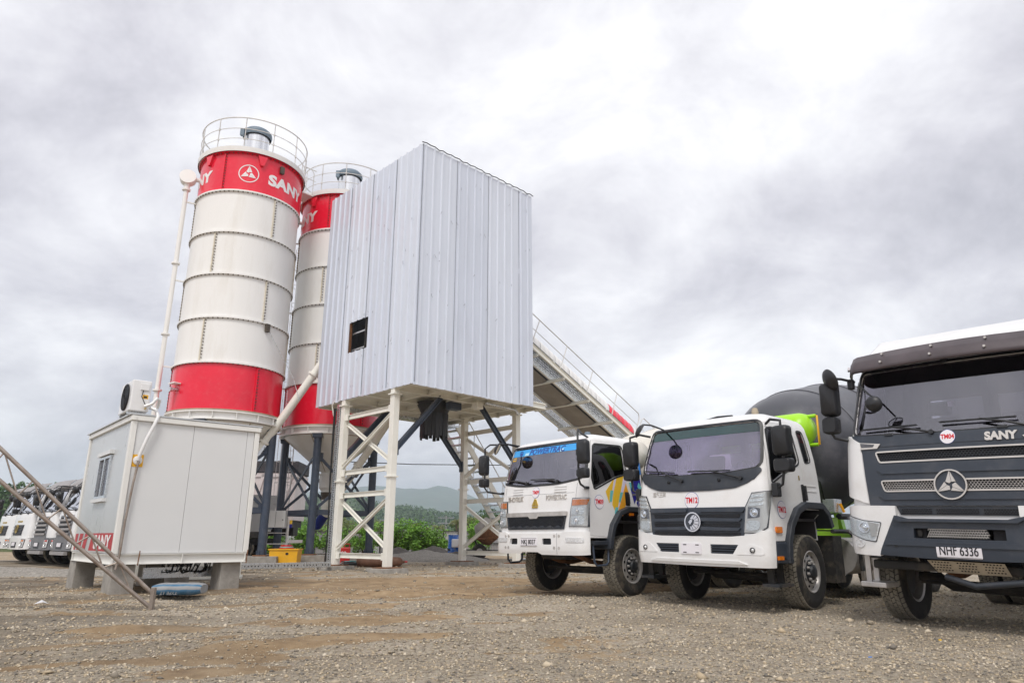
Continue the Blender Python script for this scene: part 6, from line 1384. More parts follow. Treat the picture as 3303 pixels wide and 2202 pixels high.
    bo = cab.patch(bp_, 'bumper', 'white_paint', t, -0.02, 0.055, [cab.front(HL), cab.front(HR)])
    cab.patch(cab.front(HL), 'tow_recess', 'dark_void', bo, 0.0, 0.005); mesh_panel(t, cab, HR, 'charcoal_plastic', 'bumper_vent', 0.01, 0.03, 9, 5, 0.005)
    for S in (-0.82, -0.73, 0.50, 0.61):
        for z in (0.83, 1.03): cab.disc(S, z, 0.026, 'rim_steel', bo, 'bumper_bolt', 0.055, 0.060, n=12)
    cab.patch(cab.front([(0.555, 0.73), (0.559, 0.73), (0.559, 1.08), (0.555, 1.08)]), 'bumper_joint', 'charcoal_plastic', bo, 0.055, 0.0565)
    plate(t, cab, -0.145, 0.93, 0.44, 0.145, 'NKJ 8037', 0.057)
    for g in (1, -1):
        f_ = cab.patch(cab.front(rpoly([(g * 0.78, 0.925), (g * 1.09, 0.92), (g * 1.09, 1.0), (g * 0.76, 1.005)][::g], 0.02, 2)), 'fog_lamp', 'lamp_reflector', bo, 0.055, 0.066)
        ar = [(-0.70, 0.80), (-0.73, 0.98), (-0.80, 1.18), (-0.98, 1.39), (-1.20, 1.455), (-1.75, 1.455), (-1.90, 1.35), (-1.98, 1.1)]
        arch_band(t, ar, -0.09, g * 0.84, g * 1.225)
        cab.patch(cab.side([(-1.19, 1.33), (-1.27, 1.33), (-1.27, 1.40), (-1.19, 1.40)], g), 'side_marker', 'red_lens', t, 0.03, 0.055) if False else MB().box(-1.27, -1.18, g * 1.20, g * 1.24, 1.385, 1.43).build('side_marker', 'amber', t)
        h = cab.patch(cab.side(rpoly([(-1.19, 1.57), (-1.31, 1.56), (-1.29, 1.81), (-1.18, 1.81)], 0.02, 2), g), 'door_handle', 'black_plastic', t, 0.0, 0.012)
        cab.patch(cab.side([(-1.22, 1.60), (-1.28, 1.60), (-1.27, 1.77), (-1.22, 1.77)], g), 'handle_grip', 'black_plastic', h, 0.02, 0.045)
        MB().box(-0.72, -0.25, g * 0.92, g * 1.17, 0.88, 0.95).build('step', 'charcoal_plastic', t, bevel=0.01)
        MB().tube([(-0.28, g * 1.12, 0.88), (-0.30, g * 1.13, 0.60), (-0.36, g * 1.13, 0.54), (-0.60, g * 1.13, 0.55), (-0.66, g * 1.13, 0.60), (-0.68, g * 1.12, 0.88)], 0.02, 8).build('step_loop', 'steel_blue', t, smooth=50)
        # mirror bow
        sx_ = 0.28 if g > 0 else 0.12
        MB().tube([(-0.42, g * 0.95, 2.76), (-0.2, g * 1.0, 2.80), (sx_ - 0.08, g * 1.30, 2.80), (sx_, g * 1.36, 2.72), (sx_, g * 1.36, 1.95), (sx_ - 0.06, g * 1.34, 1.87), (-0.15, g * 1.12, 1.83)], 0.018, 8).build('mirror_bow', 'black_plastic', t, smooth=50)
        mirror_head(t, (sx_ - 0.03, g * 1.44, 2.40), 0.23, 0.40, 0.11); mirror_head(t, (sx_ - 0.03, g * 1.43, 2.05), 0.22, 0.17, 0.11, name='wide_mirror')
        for z in (2.40, 2.05): MB().cbox((sx_, g * 1.36, z), 0.06, 0.06, 0.10).build('mirror_clamp', 'black_plastic', t, bevel=0.01)
        MB().cbox((-0.17, g * 1.12, 1.84), 0.09, 0.06, 0.05).build('mirror_foot', 'black_plastic', t, bevel=0.01)
    MB().tube([(-0.42, -0.92, 2.78), (-0.12, -0.95, 2.80), (0.05, -1.0, 2.77)], 0.012, 6).build('mirror_arm', 'black_plastic', t, smooth=50)
    round_mirror(t, (0.08, -1.02, 2.70), 0.13, (0.5, -0.6, 0.4))
    MB().lathe([(0.06, 2.85), (0.065, 2.89), (0.05, 2.95), (0, 2.96)], 14, Matrix.Translation((-0.85, 0.55, -0.01))).build('roof_lamp', 'cap_blue', t, smooth=50)
    # coloured stripes on door and cab side
    D = [('deco_yellow', [(-0.66, 1.80), (-0.92, 2.055), (-0.78, 1.62), (-0.74, 1.60)][::1]), ('deco_yellow', [(-0.93, 2.06), (-1.19, 2.12), (-0.93, 1.40), (-0.82, 1.57)]), ('deco_lilac', [(-0.93, 2.05), (-0.985, 2.07), (-0.80, 1.60), (-0.775, 1.62)]),
         ('deco_teal', [(-0.79, 1.82), (-0.87, 1.82), (-0.81, 1.62), (-0.75, 1.62)]), ('deco_lilac', [(-1.20, 2.10), (-1.27, 2.08), (-1.03, 1.50), (-0.96, 1.50)]), ('deco_teal', [(-1.06, 1.80), (-1.14, 1.80), (-1.08, 1.62), (-1.00, 1.62)]),
         ('deco_orange', [(-1.23, 1.97), (-1.29, 1.80), (-1.10, 1.38), (-0.93, 1.385)]), ('deco_teal', [(-0.90, 1.53), (-0.98, 1.53), (-0.94, 1.40), (-0.87, 1.42)]), ('deco_teal', [(-1.32, 1.99), (-1.44, 1.99), (-1.36, 1.84)]),
         ('deco_navy', [(-1.36, 1.86), (-1.49, 2.14), (-1.64, 2.15), (-1.66, 1.95), (-1.44, 1.60)]), ('deco_sky', [(-1.60, 2.15), (-1.68, 2.15), (-1.68, 2.35), (-1.66, 2.4)]), ('deco_navy', [(-1.50, 1.62), (-1.60, 1.78), (-1.68, 1.66), (-1.68, 1.49), (-1.60, 1.47)]), ('deco_teal', [(-1.55, 1.92), (-1.68, 1.80), (-1.68, 1.90), (-1.60, 2.0)])]
    for g in (1, -1):
        for k, (m_, p) in enumerate(D): cab.patch(cab.side(p, g), 'door_stripe', m_, t, 0.001 + 0.0005 * k, 0.0025 + 0.0005 * k)
        cab.text('SINOTRUK', 0.06, -1.52, 1.75, 'satin_silver', t, 0.001, d=0.009, th=0.004, side=g, fit=0.26) if g > 0 else None
    running_gear(t, -1.27, (-4.5, -5.85), steer=R(3))
    drum(t, 'drum_cream', -2.75, 2.08, 4.5, 0.2, 1.06, 'chassis_dark')
    MB().lathe([(0, -0.9), (0.2, -0.88), (0.29, -0.75), (0.29, 0.75), (0.2, 0.88), (0, 0.9)], 24, Matrix.Translation((-2.08, 0, 2.6)) @ Matrix.Rotation(PI / 2, 4, 'X')).build('water_tank', 'drum_cream', t, smooth=50)
    MB().tube([(-2.7, 0.8, 0.75), (-3.6, 0.8, 0.75)], 0.28, 20).build('air_tank', 'chassis_dark', t, smooth=40)
    MB().box(-2.3, -2.0, 0.55, 0.95, 0.9, 1.4).build('battery_box', 'chassis_dark', t); MB().box(-2.2, -1.95, 0.72, 1.12, 0.4, 1.1).build('mud_flap', 'rubber', t)
    MB().beam((-2.7, 1.1, 0.45), (-3.9, 1.1, 0.45), 0.04, 0.12).build('side_guard', 'rim_steel', t)
    return t
left_lorry()

# ---------------------------------------------------------------- right of the three: dark front panel and brown visor
def right_lorry():
    t = lorry('mixer_truck', 'large white mixer lorry with dark grey front and brown sun visor, right of the three', 4.88, 7.84, R(40.5))
    cab = Cab([(0.70, -0.02, 1.164, -2.0), (0.85, 0.0, 1.183, -2.0), (1.30, 0.0, 1.183, -2.0), (1.70, -0.02, 1.174, -2.0), (2.05, -0.06, 1.164, -2.0), (2.18, -0.09, 1.159, -2.0), (2.5, -0.20, 1.145, -2.0), (2.8, -0.30, 1.125, -2.0), (3.0, -0.37, 1.106, -2.0), (3.12, -0.42, 1.077, -1.99), (3.22, -0.50, 1.038, -1.97), (3.32, -0.64, 0.970, -1.93), (3.40, -0.84, 0.854, -1.86), (3.45, -1.05, 0.679, -1.75)], 0.20, 0.07)
    ws = rpoly([(-1.08, 2.22), (-0.4, 2.185), (0.4, 2.185), (1.08, 2.22), (1.0, 3.04), (-1.0, 3.04)], [0.08, 0.2, 0.2, 0.08, 0.06, 0.06], 3)
    win = rpoly([(-0.55, 2.95), (-1.35, 2.98), (-1.38, 2.30), (-0.75, 2.22), (-0.45, 2.22)], 0.06, 3)
    doors = [(-0.30, 1.35), (-0.75, 1.35), (-0.95, 1.50), (-1.45, 1.55), (-1.46, 2.2), (-1.42, 3.05), (-0.50, 3.05), (-0.36, 2.2)]
    arch = [(-0.60, 0.9), (-0.72, 1.26), (-0.95, 1.48), (-1.20, 1.52), (-1.72, 1.52), (-2.1, 1.3), (-2.1, 0.9)]
    cab_shell(t, cab, 1.10, 3.45, ws, doors, win, (2.3, 2.85), None, arch, glass='glass_tint')
    interior(t, -0.25, 2.2, -1.95, 1.08, 1.95)
    # visor: a hollow curved hood standing off the glass
    def vx(S): a = abs(S); return -0.13 - 0.09 * S * S - (0.30 * max(0, (a - 1.02) / 0.18) ** 2)
    SS = [-1.205, -1.20, -1.19, -1.16, -1.10, -1.02, -0.8, -0.55, -0.28, 0, 0.28, 0.55, 0.8, 1.02, 1.10, 1.16, 1.19, 1.20, 1.205]
    vm = MB(); rows_ = [(0.0, 3.02), (-0.015, 3.07), (-0.06, 3.165), (-0.085, 3.18), (-0.16, 3.26), (-0.30, 3.29)]
    for (dx, z) in rows_: vm.v += [(vx(S) + dx, S, z + 0.02 * (1 - (S / 1.2) ** 2)) for S in SS]
    ns = len(SS)
    for r_ in range(len(rows_) - 1):
        for i in range(ns - 1): vm.f.append((r_ * ns + i, r_ * ns + i + 1, (r_ + 1) * ns + i + 1, (r_ + 1) * ns + i)); vm.m.append(0)
    vi = vm.build('sun_visor', 'brown_visor', t, smooth=40); so = vi.modifiers.new('thick', 'SOLIDIFY'); so.thickness = 0.02; so.offset = -1
    for S in (-0.66, -0.08, 0.48, 0.95):
        for dx, z in ((-0.02, 3.10), (-0.10, 3.215)): MB().tube([(vx(S) + dx - 0.01, S, z + 0.02), (vx(S) + dx + 0.022, S, z + 0.02)], 0.014, 10).build('visor_bolt', 'satin_silver', vi)
    MB().beam((vx(-1.12) + 0.0, -1.12, 3.12), (vx(-1.17) - 0.0, -1.175, 3.12), 0.03, 0.035).build('marker_lamp', 'print_white', vi)
    for S in (-0.9, 0, 0.9):
        a = cab.P(*cab.F(S, 3.08)); b = Vector((vx(S) - 0.08, S, 3.08)); MB().beam(a, b, 0.05, 0.04).build('visor_bracket', 'black_plastic', t)
    wiper(t, cab, -0.96, 2.265, -0.30, 2.27, (-0.14, 2.17)); wiper(t, cab, -0.06, 2.28, 0.68, 2.28, (0.80, 2.17))
    for S in (-0.62, 0.55): cab.patch(cab.front([(S - 0.05, 2.165), (S + 0.05, 2.165), (S + 0.045, 2.19), (S - 0.045, 2.19)]), 'hood_latch', 'black_plastic', t, 0.03, 0.045)
    MB().box(-0.42, -0.36, -0.03, 0.03, 2.5, 2.56).build('windscreen_tag', 'print_white', t)
    # dark front panel with two grille slots
    FP = [(-1.09, 2.205), (-0.4, 2.165), (0.4, 2.165), (1.09, 2.205), (0.96, 1.98), (0.90, 1.345), (-0.90, 1.345), (-0.96, 1.98)]
    S1 = rpoly([(-0.78, 1.97), (0.78, 1.97), (0.74, 1.855), (-0.74, 1.855)], 0.02, 2); S2 = rpoly([(-0.735, 1.625), (0.735, 1.625), (0.70, 1.515), (-0.70, 1.515)], 0.02, 2)
    fp = cab.patch(cab.front(FP), 'front_panel', 'grey_blue_plastic', t, 0.0, 0.030, [cab.front(S1), cab.front(S2)])
    for S_, nz in ((S1, 5), (S2, 5)):
        mesh_panel(t, cab, S_, 'charcoal_plastic' if S_ is S1 else 'rim_steel', 'grille', 0.004, 0.016, 46, nz, 0.005)
        big = shrink(S_, -0.014); cab.patch(cab.front(big), 'grille_trim', 'satin_silver', t, 0.028, 0.040, [cab.front(shrink(S_, 0.004))])
    for zc in (1.74, 1.44):
        cab.patch(cab.front([(-0.72, zc - 0.03), (0.72, zc - 0.03), (0.78, zc + 0.02), (-0.78, zc + 0.02)]), 'panel_fold', 'grey_blue_plastic', fp, 0.028, 0.045)
    cab.patch(cab.front([(-0.95, 2.035), (0.95, 2.035), (0.95, 2.04), (-0.95, 2.04)]), 'panel_joint', 'dark_void', fp, 0.03, 0.0315)
    for g in (1, -1):
        cab.patch(cab.front([(g * 1.02, 2.12), (g * 0.72, 2.07), (g * 0.76, 2.02), (g * 0.96, 2.02)][::-g]), 'corner_marker', 'satin_silver', t, 0.03, 0.045)
        cab.patch(cab.front([(g * 0.97, 2.095), (g * 0.79, 2.065), (g * 0.81, 2.04), (g * 0.95, 2.04)][::-g]), 'corner_marker_recess', 'lamp_dark', t, 0.045, 0.048)
    # three-pointed badge
    e0 = cab.disc(0.01, 1.57, 0.165, 'satin_silver', t, 'emblem_ring', 0.045, 0.065, 0, 0.150); cab.disc(0.01, 1.57, 0.152, 'grey_blue_plastic', t, 'emblem_plate', 0.036, 0.046)
    for p in emblem_faces(0.01, 1.57, 0.155): cab.patch(cab.front(p), 'emblem_point', 'satin_silver', e0, 0.046, 0.060)
    cab.text('SANY', 0.115, 0.53, 2.045, 'satin_silver', t, 0.006, 1.3, d=0.031, th=0.014, fit=0.30)
    badge(t, cab, 0.02, 2.105, 0.080, 'TM04', d=0.0315)
    # lower grille strip, bumper, corner pieces
    cab.patch(cab.front([(-0.60, 1.34), (0.64, 1.34), (0.60, 1.24), (-0.56, 1.24)]), 'lower_strip', 'charcoal_plastic', t, 0.0, 0.016)
    for a, b in ((-0.54, -0.22), (-0.17, 0.24), (0.29, 0.60)): mesh_panel(t, cab, [(a, 1.255), (b, 1.255), (b, 1.31), (a, 1.31)], 'charcoal_plastic', 'lower_mesh', 0.017, 0.022, max(8, int((b - a) * 40)), 3, 0.004)
    HM = rpoly([(-0.43, 0.985), (0.46, 0.985), (0.46, 1.095), (-0.42, 1.095)], 0.01, 2)
    bm_ = cab.patch(cab.front([(-0.83, 0.79), (-0.3, 0.775), (0.3, 0.775), (0.83, 0.79), (0.64, 1.235), (0.45, 1.19), (-0.45, 1.19), (-0.62, 1.235)]), 'bumper', 'grey_blue_plastic', t, -0.02, 0.06, [cab.front(HM)])
    cab.patch(cab.front([(-0.62, 1.20), (0.64, 1.20), (0.58, 1.165), (-0.56, 1.165)]), 'bumper_ridge', 'grey_blue_plastic', bm_, 0.055, 0.10); cab.patch(cab.front([(-0.72, 0.955), (0.72, 0.955), (0.75, 0.90), (-0.75, 0.90)]), 'bumper_ridge', 'grey_blue_plastic', bm_, 0.055, 0.075)
    mesh_panel(t, cab, [(-0.28, 0.99), (0.31, 0.99), (0.30, 1.09), (-0.27, 1.09)], 'rim_steel', 'bumper_mesh', 0.02, 0.045, 24, 4, 0.006)
    for a, b in ((-0.42, -0.31), (0.34, 0.45)): cab.patch(cab.front([(a, 0.985), (b, 0.985), (b, 1.095), (a, 1.095)]), 'tow_recess', 'dark_void', t, 0.0, 0.005)
    MB().cbox((0.0, -0.37, 1.04), 0.06, 0.05, 0.08).build('tow_hook', 'chassis_dark', t, bevel=0.015)
    plate(t, cab, 0.01, 0.868, 0.43, 0.145, 'NHF 6336', 0.062)
    cab.disc(-0.63, 0.90, 0.022, 'black_plastic', t, 'parking_sensor', 0.058, 0.068, n=14)
    for g in (1, -1):
        WP = [(g * 0.60, 1.34), (g * 0.60, 1.24), (g * 0.83, 0.775), (g * 1.0, 0.78)]
        poly = cab.front(WP) + cab.side([(-0.28, 0.80), (-0.30, 1.34)], g) + cab.front([(g * 0.95, 1.345)])
        wp = cab.patch(poly, 'bumper_corner', 'white_paint', t, -0.02, 0.055)
        HP = [(g * 1.16, 1.225), (g * 0.78, 1.145), (g * 0.86, 0.93), (g * 1.14, 1.02)]
        cab.patch(cab.front(rpoly(shrink(HP, -0.012), 0.02, 2)), 'headlamp_frame', 'charcoal_plastic', t, 0.05, 0.06)
        h = cab.patch(cab.front(rpoly(HP, 0.02, 2)), 'headlamp', 'lamp_reflector', t, 0.055, 0.066)
        lens(h, cab, g * 0.985, 1.09, 0.062, 0.074, core='chrome'); lens(h, cab, g * 0.985, 1.09, 0.032, 0.08)
        cab.patch(cab.front([(g * 0.93, 1.16), (g * 0.81, 1.135), (g * 0.85, 1.0), (g * 0.90, 0.98)]), 'headlamp_wing', 'satin_silver', h, 0.066, 0.074)
        cab.patch(cab.front(rpoly(HP, 0.02, 2)), 'headlamp_cover', 'glass_clear', h, 0.094, 0.097)
        cab.disc(g * 1.05, 0.905, 0.05, 'lamp_reflector', t, 'fog_lamp', 0.055, 0.064)
        # white corner fairing with slots
        FPg = cab.front([(g * 1.10, 2.20), (g * 0.975, 2.10), (g * 0.955, 1.97), (g * 0.905, 1.37), (g * 1.0, 1.40)]) + cab.side([(-0.30, 1.50), (-0.42, 1.70), (-0.46, 2.10), (-0.34, 2.21)], g)
        cab.patch(FPg, 'corner_fairing', 'white_paint', t, 0.0, 0.05)
        cab.patch(cab.side([(-0.29, 1.55), (-0.36, 1.62), (-0.40, 2.02), (-0.34, 2.06)], g), 'fairing_slot', 'dark_void', t, 0.048, 0.053)
        for z in (1.63, 1.75, 1.87, 1.97): cab.patch(cab.side([(-0.30, z), (-0.39, z + 0.01), (-0.39, z + 0.03), (-0.30, z + 0.02)], g), 'fairing_vane', 'white_paint', t, 0.052, 0.062)
        # mirrors
        MB().tube([(-0.42, g * 1.10, 2.95), (-0.25, g * 1.20, 2.98), (-0.12, g * 1.30, 2.98), (-0.12, g * 1.31, 2.90)], 0.018, 8).build('mirror_arm', 'black_plastic', t, smooth=50)
        MB().tube([(-0.10, g * 1.34, 2.55), (-0.10, g * 1.34, 2.30), (-0.14, g * 1.30, 2.20), (-0.20, g * 1.16, 2.16)], 0.020, 8).build('mirror_arm', 'black_plastic', t, smooth=50)
        mirror_head(t, (-0.10, g * 1.31, 2.70), 0.22, 0.44, 0.14); mirror_head(t, (-0.10, g * 1.32, 2.36), 0.20, 0.22, 0.14, name='wide_mirror')
        MB().cbox((-0.40, g * 1.14, 2.92), 0.08, 0.08, 0.14).build('mirror_base', 'black_plastic', t, bevel=0.02)
        arch_band(t, [(-0.55, 0.72), (-0.62, 1.0), (-0.72, 1.28), (-0.97, 1.50), (-1.20, 1.54), (-1.75, 1.54), (-2.0, 1.3)], -0.08, g * 0.85, g * 1.23)
        for z, x in ((0.42, -0.30), (0.80, -0.36)): MB().box(x - 0.36, x + 0.02, g * 0.92, g * 1.22, z - 0.03, z + 0.03).build('step', 'rim_steel', t, bevel=0.01)
        for x in (-0.36, -0.58): MB().beam((x, g * 1.14, 0.84), (x, g * 1.14, 0.40), 0.06, 0.03).build('step_bracket', 'rim_steel', t)
    round_mirror(t, (0.0, -1.24, 2.93), 0.15, (0.6, -0.45, -0.3)); round_mirror(t, (0.02, -0.72, 2.56), 0.10, (0.9, 0.0, -0.2))
    MB().tube([(-0.33, -1.0, 2.84), (-0.1, -0.9, 2.82), (0.0, -0.74, 2.66)], 0.012, 6).build('mirror_arm', 'black_plastic', t, smooth=50)
    # roof fairing
    MB().add([(-0.62, -1.08, 3.26), (-0.62, 1.08, 3.26), (-1.10, 1.02, 3.59), (-1.10, -1.02, 3.59), (-1.95, 0.98, 3.68), (-1.95, -0.98, 3.68), (-1.98, 1.0, 3.25), (-1.98, -1.0, 3.25)], [(0, 1, 2, 3), (3, 2, 4, 5), (5, 4, 6, 7), (0, 3, 5, 7), (1, 6, 4, 2)]).build('roof_deflector', 'white_paint', t, bevel=0.06, smooth=40)
    # perforated guard and beam under the bumper
    g_ = MB().add([(0.0, -0.34, 0.75), (0.0, 0.40, 0.75), (-0.12, 0.42, 0.62), (-0.12, -0.28, 0.62)], [(0, 1, 2, 3)]).build('skid_guard', 'joint_rust', t)
    ho_ = MB()
    for i in range(22):
        for j in range(4):
            if i in (6, 7, 14, 15): continue
            y = -0.29 + i * 0.031 + 0.012 * (j % 2); z = 0.735 - j * 0.028; x = -0.12 * (0.75 - z) / 0.13 + 0.004; ho_.add([(x, y + 0.010 * math.cos(q), z + 0.009 * math.sin(q)) for q in np.linspace(0, 2 * PI, 7)[:-1]], [tuple(range(6))])
    stuff(ho_.build('guard_holes', 'dark_void', g_))
    MB().box(-0.30, -0.16, -1.0, 1.0, 0.62, 0.72).build('under_run_beam', 'chassis_dark', t, bevel=0.02)
    MB().tube([(-0.1, -0.2, 0.58), (-0.05, 0.1, 0.50), (-0.1, 0.6, 0.58)], 0.035, 8).build('lower_hose', 'charcoal_plastic', t, smooth=50)
    running_gear(t, -1.16, (-4.9, -6.25), steer=0.0, zf=1.02)
    drum(t, 'drum_dark', -2.85, 2.4, 4.6, 0.22, 1.2, 'chassis_dark')
    roll_body(t, -0.033); return t
right_lorry()

# ---------------------------------------------------------------- row of lorries at the far left
def row_lorry(label, x, y, kind):
    t = lorry('parked_truck', label, x, y, R(48.6), 'lorries parked at the left')
    cab = Cab([(0.60, 0.0, 1.20, -1.9), (1.2, 0.0, 1.22, -1.9), (1.9, -0.06, 1.20, -1.9), (2.4, -0.24, 1.17, -1.88), (2.85, -0.42, 1.12, -1.85), (2.95, -0.50, 1.05, -1.8), (3.02, -0.68, 0.9, -1.7), (3.05, -0.9, 0.7, -1.6)], 0.18, 0.06)
    ws = rpoly([(-1.06, 1.98), (1.06, 1.98), (0.99, 2.78), (-0.99, 2.78)], 0.08, 2)
    win = rpoly([(-0.50, 2.72), (-1.2, 2.72), (-1.22, 2.05), (-0.42, 1.98)], 0.05, 2); doors = [(-0.26, 1.15), (-0.7, 1.15), (-0.95, 1.42), (-1.28, 1.5), (-1.26, 2.8), (-0.48, 2.8), (-0.30, 2.0)]
    arch = [(-0.66, 0.8), (-0.75, 1.22), (-0.97, 1.45), (-1.25, 1.5), (-1.72, 1.5), (-2.0, 1.4), (-2.0, 0.8)]
    cab_shell(t, cab, 1.0, 3.05, ws, doors, win, (2.1, 2.6), None, arch, glass='glass_pale')
    cab.patch(cab.front([(-1.05, 2.80), (1.05, 2.80), (0.95, 2.98), (-0.95, 2.98)]), 'sun_visor', 'visor_grey', t, 0.16, 0.185)
    interior(t, -0.2, 1.95, -1.85, 1.05, 1.75)
    wiper(t, cab, -0.9, 2.05, -0.3, 2.03, (-0.2, 1.93)); wiper(t, cab, -0.1, 2.05, 0.6, 2.03, (0.7, 1.93))
    if kind == 'grey':
        cab.patch(cab.front([(-0.72, 1.0), (0.72, 1.0), (0.66, 1.78), (-0.66, 1.78)]), 'grille', 'bumper_grey', t, 0.0, 0.02)
        for k in range(4): cab.patch(cab.front([(-0.62, 1.10 + 0.16 * k), (0.62, 1.10 + 0.16 * k), (0.66, 1.17 + 0.16 * k), (-0.66, 1.17 + 0.16 * k)]), 'grille_bar', 'visor_grey', t, 0.02, 0.06); cab.patch(cab.front([(-0.56, 1.175 + 0.16 * k), (0.56, 1.175 + 0.16 * k), (0.56, 1.235 + 0.16 * k), (-0.56, 1.235 + 0.16 * k)]), 'grille_gap', 'dark_void', t, 0.021, 0.024)
        bmat, bz = 'bumper_grey', 0.98; cab.disc(0, 1.72, 0.11, 'chrome', t, 'emblem', 0.02, 0.05)
        MB().box(-0.02, 0.10, -0.75, 0.75, 0.42, 0.54).build('under_run_bar', 'visor_grey', t)
    else:
        cab.patch(cab.front([(-0.55, 1.10), (0.55, 1.10), (0.62, 1.50), (-0.62, 1.50)]), 'grille', 'charcoal_plastic', t, 0.0, 0.02)
        for k in range(3): cab.patch(cab.front([(-0.54, 1.16 + 0.12 * k), (0.54, 1.16 + 0.12 * k), (0.54, 1.19 + 0.12 * k), (-0.54, 1.19 + 0.12 * k)]), 'grille_bar', 'grey_blue_plastic', t, 0.02, 0.045)
        cab.disc(0, 1.35, 0.17, 'gold', t, 'emblem', 0.05, 0.07, 0, 0.13); cab.patch(cab.front([(-0.02, 1.2), (0.02, 1.2), (0.02, 1.5), (-0.02, 1.5)]), 'emblem', 'gold', t, 0.05, 0.065)
        cab.text('ISUZU' if False else 'HOWO', 0.12, -0.1, 1.62, 'gold', t, 0.004, d=0.002, fit=0.34) if False else None
        cab.patch(cab.front([(-0.30, 1.60), (0.30, 1.60), (0.30, 1.67), (-0.30, 1.67)]), 'name_strip', 'gold', t, 0.0, 0.012)
        bmat, bz = 'white_paint', 0.98
    bo = cab.patch(cab.side([(-0.3, bz), (-0.3, 0.58)], -1) + cab.front([(-0.6, 0.56), (0.6, 0.56)]) + cab.side([(-0.3, 0.58), (-0.3, bz)], 1) + cab.front([(0.7, bz + 0.03), (-0.7, bz + 0.03)]), 'bumper', bmat, t, -0.02, 0.06)
    cab.patch(cab.front([(-0.30, 0.62), (0.30, 0.62), (0.34, 0.84), (-0.34, 0.84)]), 'bumper_recess', 'charcoal_plastic', t, 0.06, 0.066); plate(t, cab, 0, 0.76, 0.40, 0.13, '', 0.068)
    for g in (1, -1):
        HP = [(g * 0.72, 0.64), (g * 1.05, 0.66), (g * 1.10, 0.93), (g * 0.80, 0.93)]; HP = HP if g > 0 else HP[::-1]
        cab.patch(cab.front(shrink(HP, -0.03)), 'headlamp_frame', 'charcoal_plastic', t, 0.058, 0.066); h = cab.patch(cab.front(HP), 'headlamp', 'lamp_reflector', t, 0.062, 0.075)
        cab.patch(cab.front([(g * 0.86, 0.87), (g * 1.04, 0.87), (g * 1.06, 0.92), (g * 0.88, 0.92)][::g]), 'indicator', 'amber' if kind != 'grey' else 'red_lens', h, 0.075, 0.085); lens(h, cab, g * 0.9, 0.77, 0.07, 0.09)
        MB().tube([(-0.45, g * 1.05, 2.86), (-0.1, g * 1.25, 2.88), (-0.05, g * 1.34, 2.8), (-0.05, g * 1.34, 2.0), (-0.2, g * 1.2, 1.95)], 0.018, 6).build('mirror_arm', 'black_plastic', t, smooth=50)
        mirror_head(t, (-0.08, g * 1.38, 2.45), 0.24, 0.44, 0.13); mirror_head(t, (-0.08, g * 1.38, 2.08), 0.22, 0.18, 0.13, name='wide_mirror')
        arch_band(t, [(-0.62, 0.6), (-0.68, 1.0), (-0.76, 1.22), (-0.97, 1.46), (-1.25, 1.51), (-1.72, 1.51), (-1.95, 1.3)], -0.08, g * 0.85, g * 1.24, 'visor_grey' if kind == 'grey' else 'white_paint')
    MB().tube([(-0.45, 0.6, 2.9), (-0.1, 0.85, 2.9), (0.1, 0.92, 2.72)], 0.014, 6).build('mirror_arm', 'black_plastic', t, smooth=50); round_mirror(t, (0.12, 0.93, 2.62), 0.14, (0.8, 0.4, -0.2))
    MB().tube([(-0.45, -0.75, 2.75), (0.0, -0.7, 2.72), (0.1, -0.68, 2.6)], 0.014, 6).build('mirror_arm', 'black_plastic', t, smooth=50); round_mirror(t, (0.14, -0.68, 2.5), 0.13, (0.9, 0.2, -0.1))
    running_gear(t, -1.3, (-4.8, -6.1))
    MB().add([(-2.2, -1.2, 1.25), (-2.2, 1.2, 1.25), (-7.4, 1.2, 1.25), (-7.4, -1.2, 1.25), (-2.2, -1.2, 2.75), (-2.2, 1.2, 2.75), (-7.6, 1.2, 2.75), (-7.6, -1.2, 2.75)], [(3, 2, 1, 0), (0, 1, 5, 4), (1, 2, 6, 5), (2, 3, 7, 6), (3, 0, 4, 7)]).build('tipper_body', 'container_panel', t)
    return t
mat('visor_grey', (0.30, 0.29, 0.29), 0.5, var=0.15, dirt=0.3, ds=3); mat('bumper_grey', (0.16, 0.165, 0.18), 0.45, var=0.15, dirt=0.25, ds=3)
glassmat('glass_pale', (0.65, 0.72, 0.72), 0.7, 0.05)
SP = Vector((math.sin(R(48.6)), -math.cos(R(48.6)), 0))     # towards the near side
for k, (cx_, cy_, kd, lb_) in enumerate(((-15.1, 24.5, 'grey', 'white lorry with grey grille, first in the row and partly behind the container'), (-17.05, 26.2, 'grey', 'white lorry with grey grille and bumper, second in the left-hand row'), (-19.1, 27.9, 'white', 'white lorry with round gold badge, third in the left-hand row'), (-21.3, 30.1, 'white', 'white lorry with gold lettering at the left picture edge'))):
    row_lorry(lb_, cx_ - SP.x * 1.22, cy_ - SP.y * 1.22, kd)

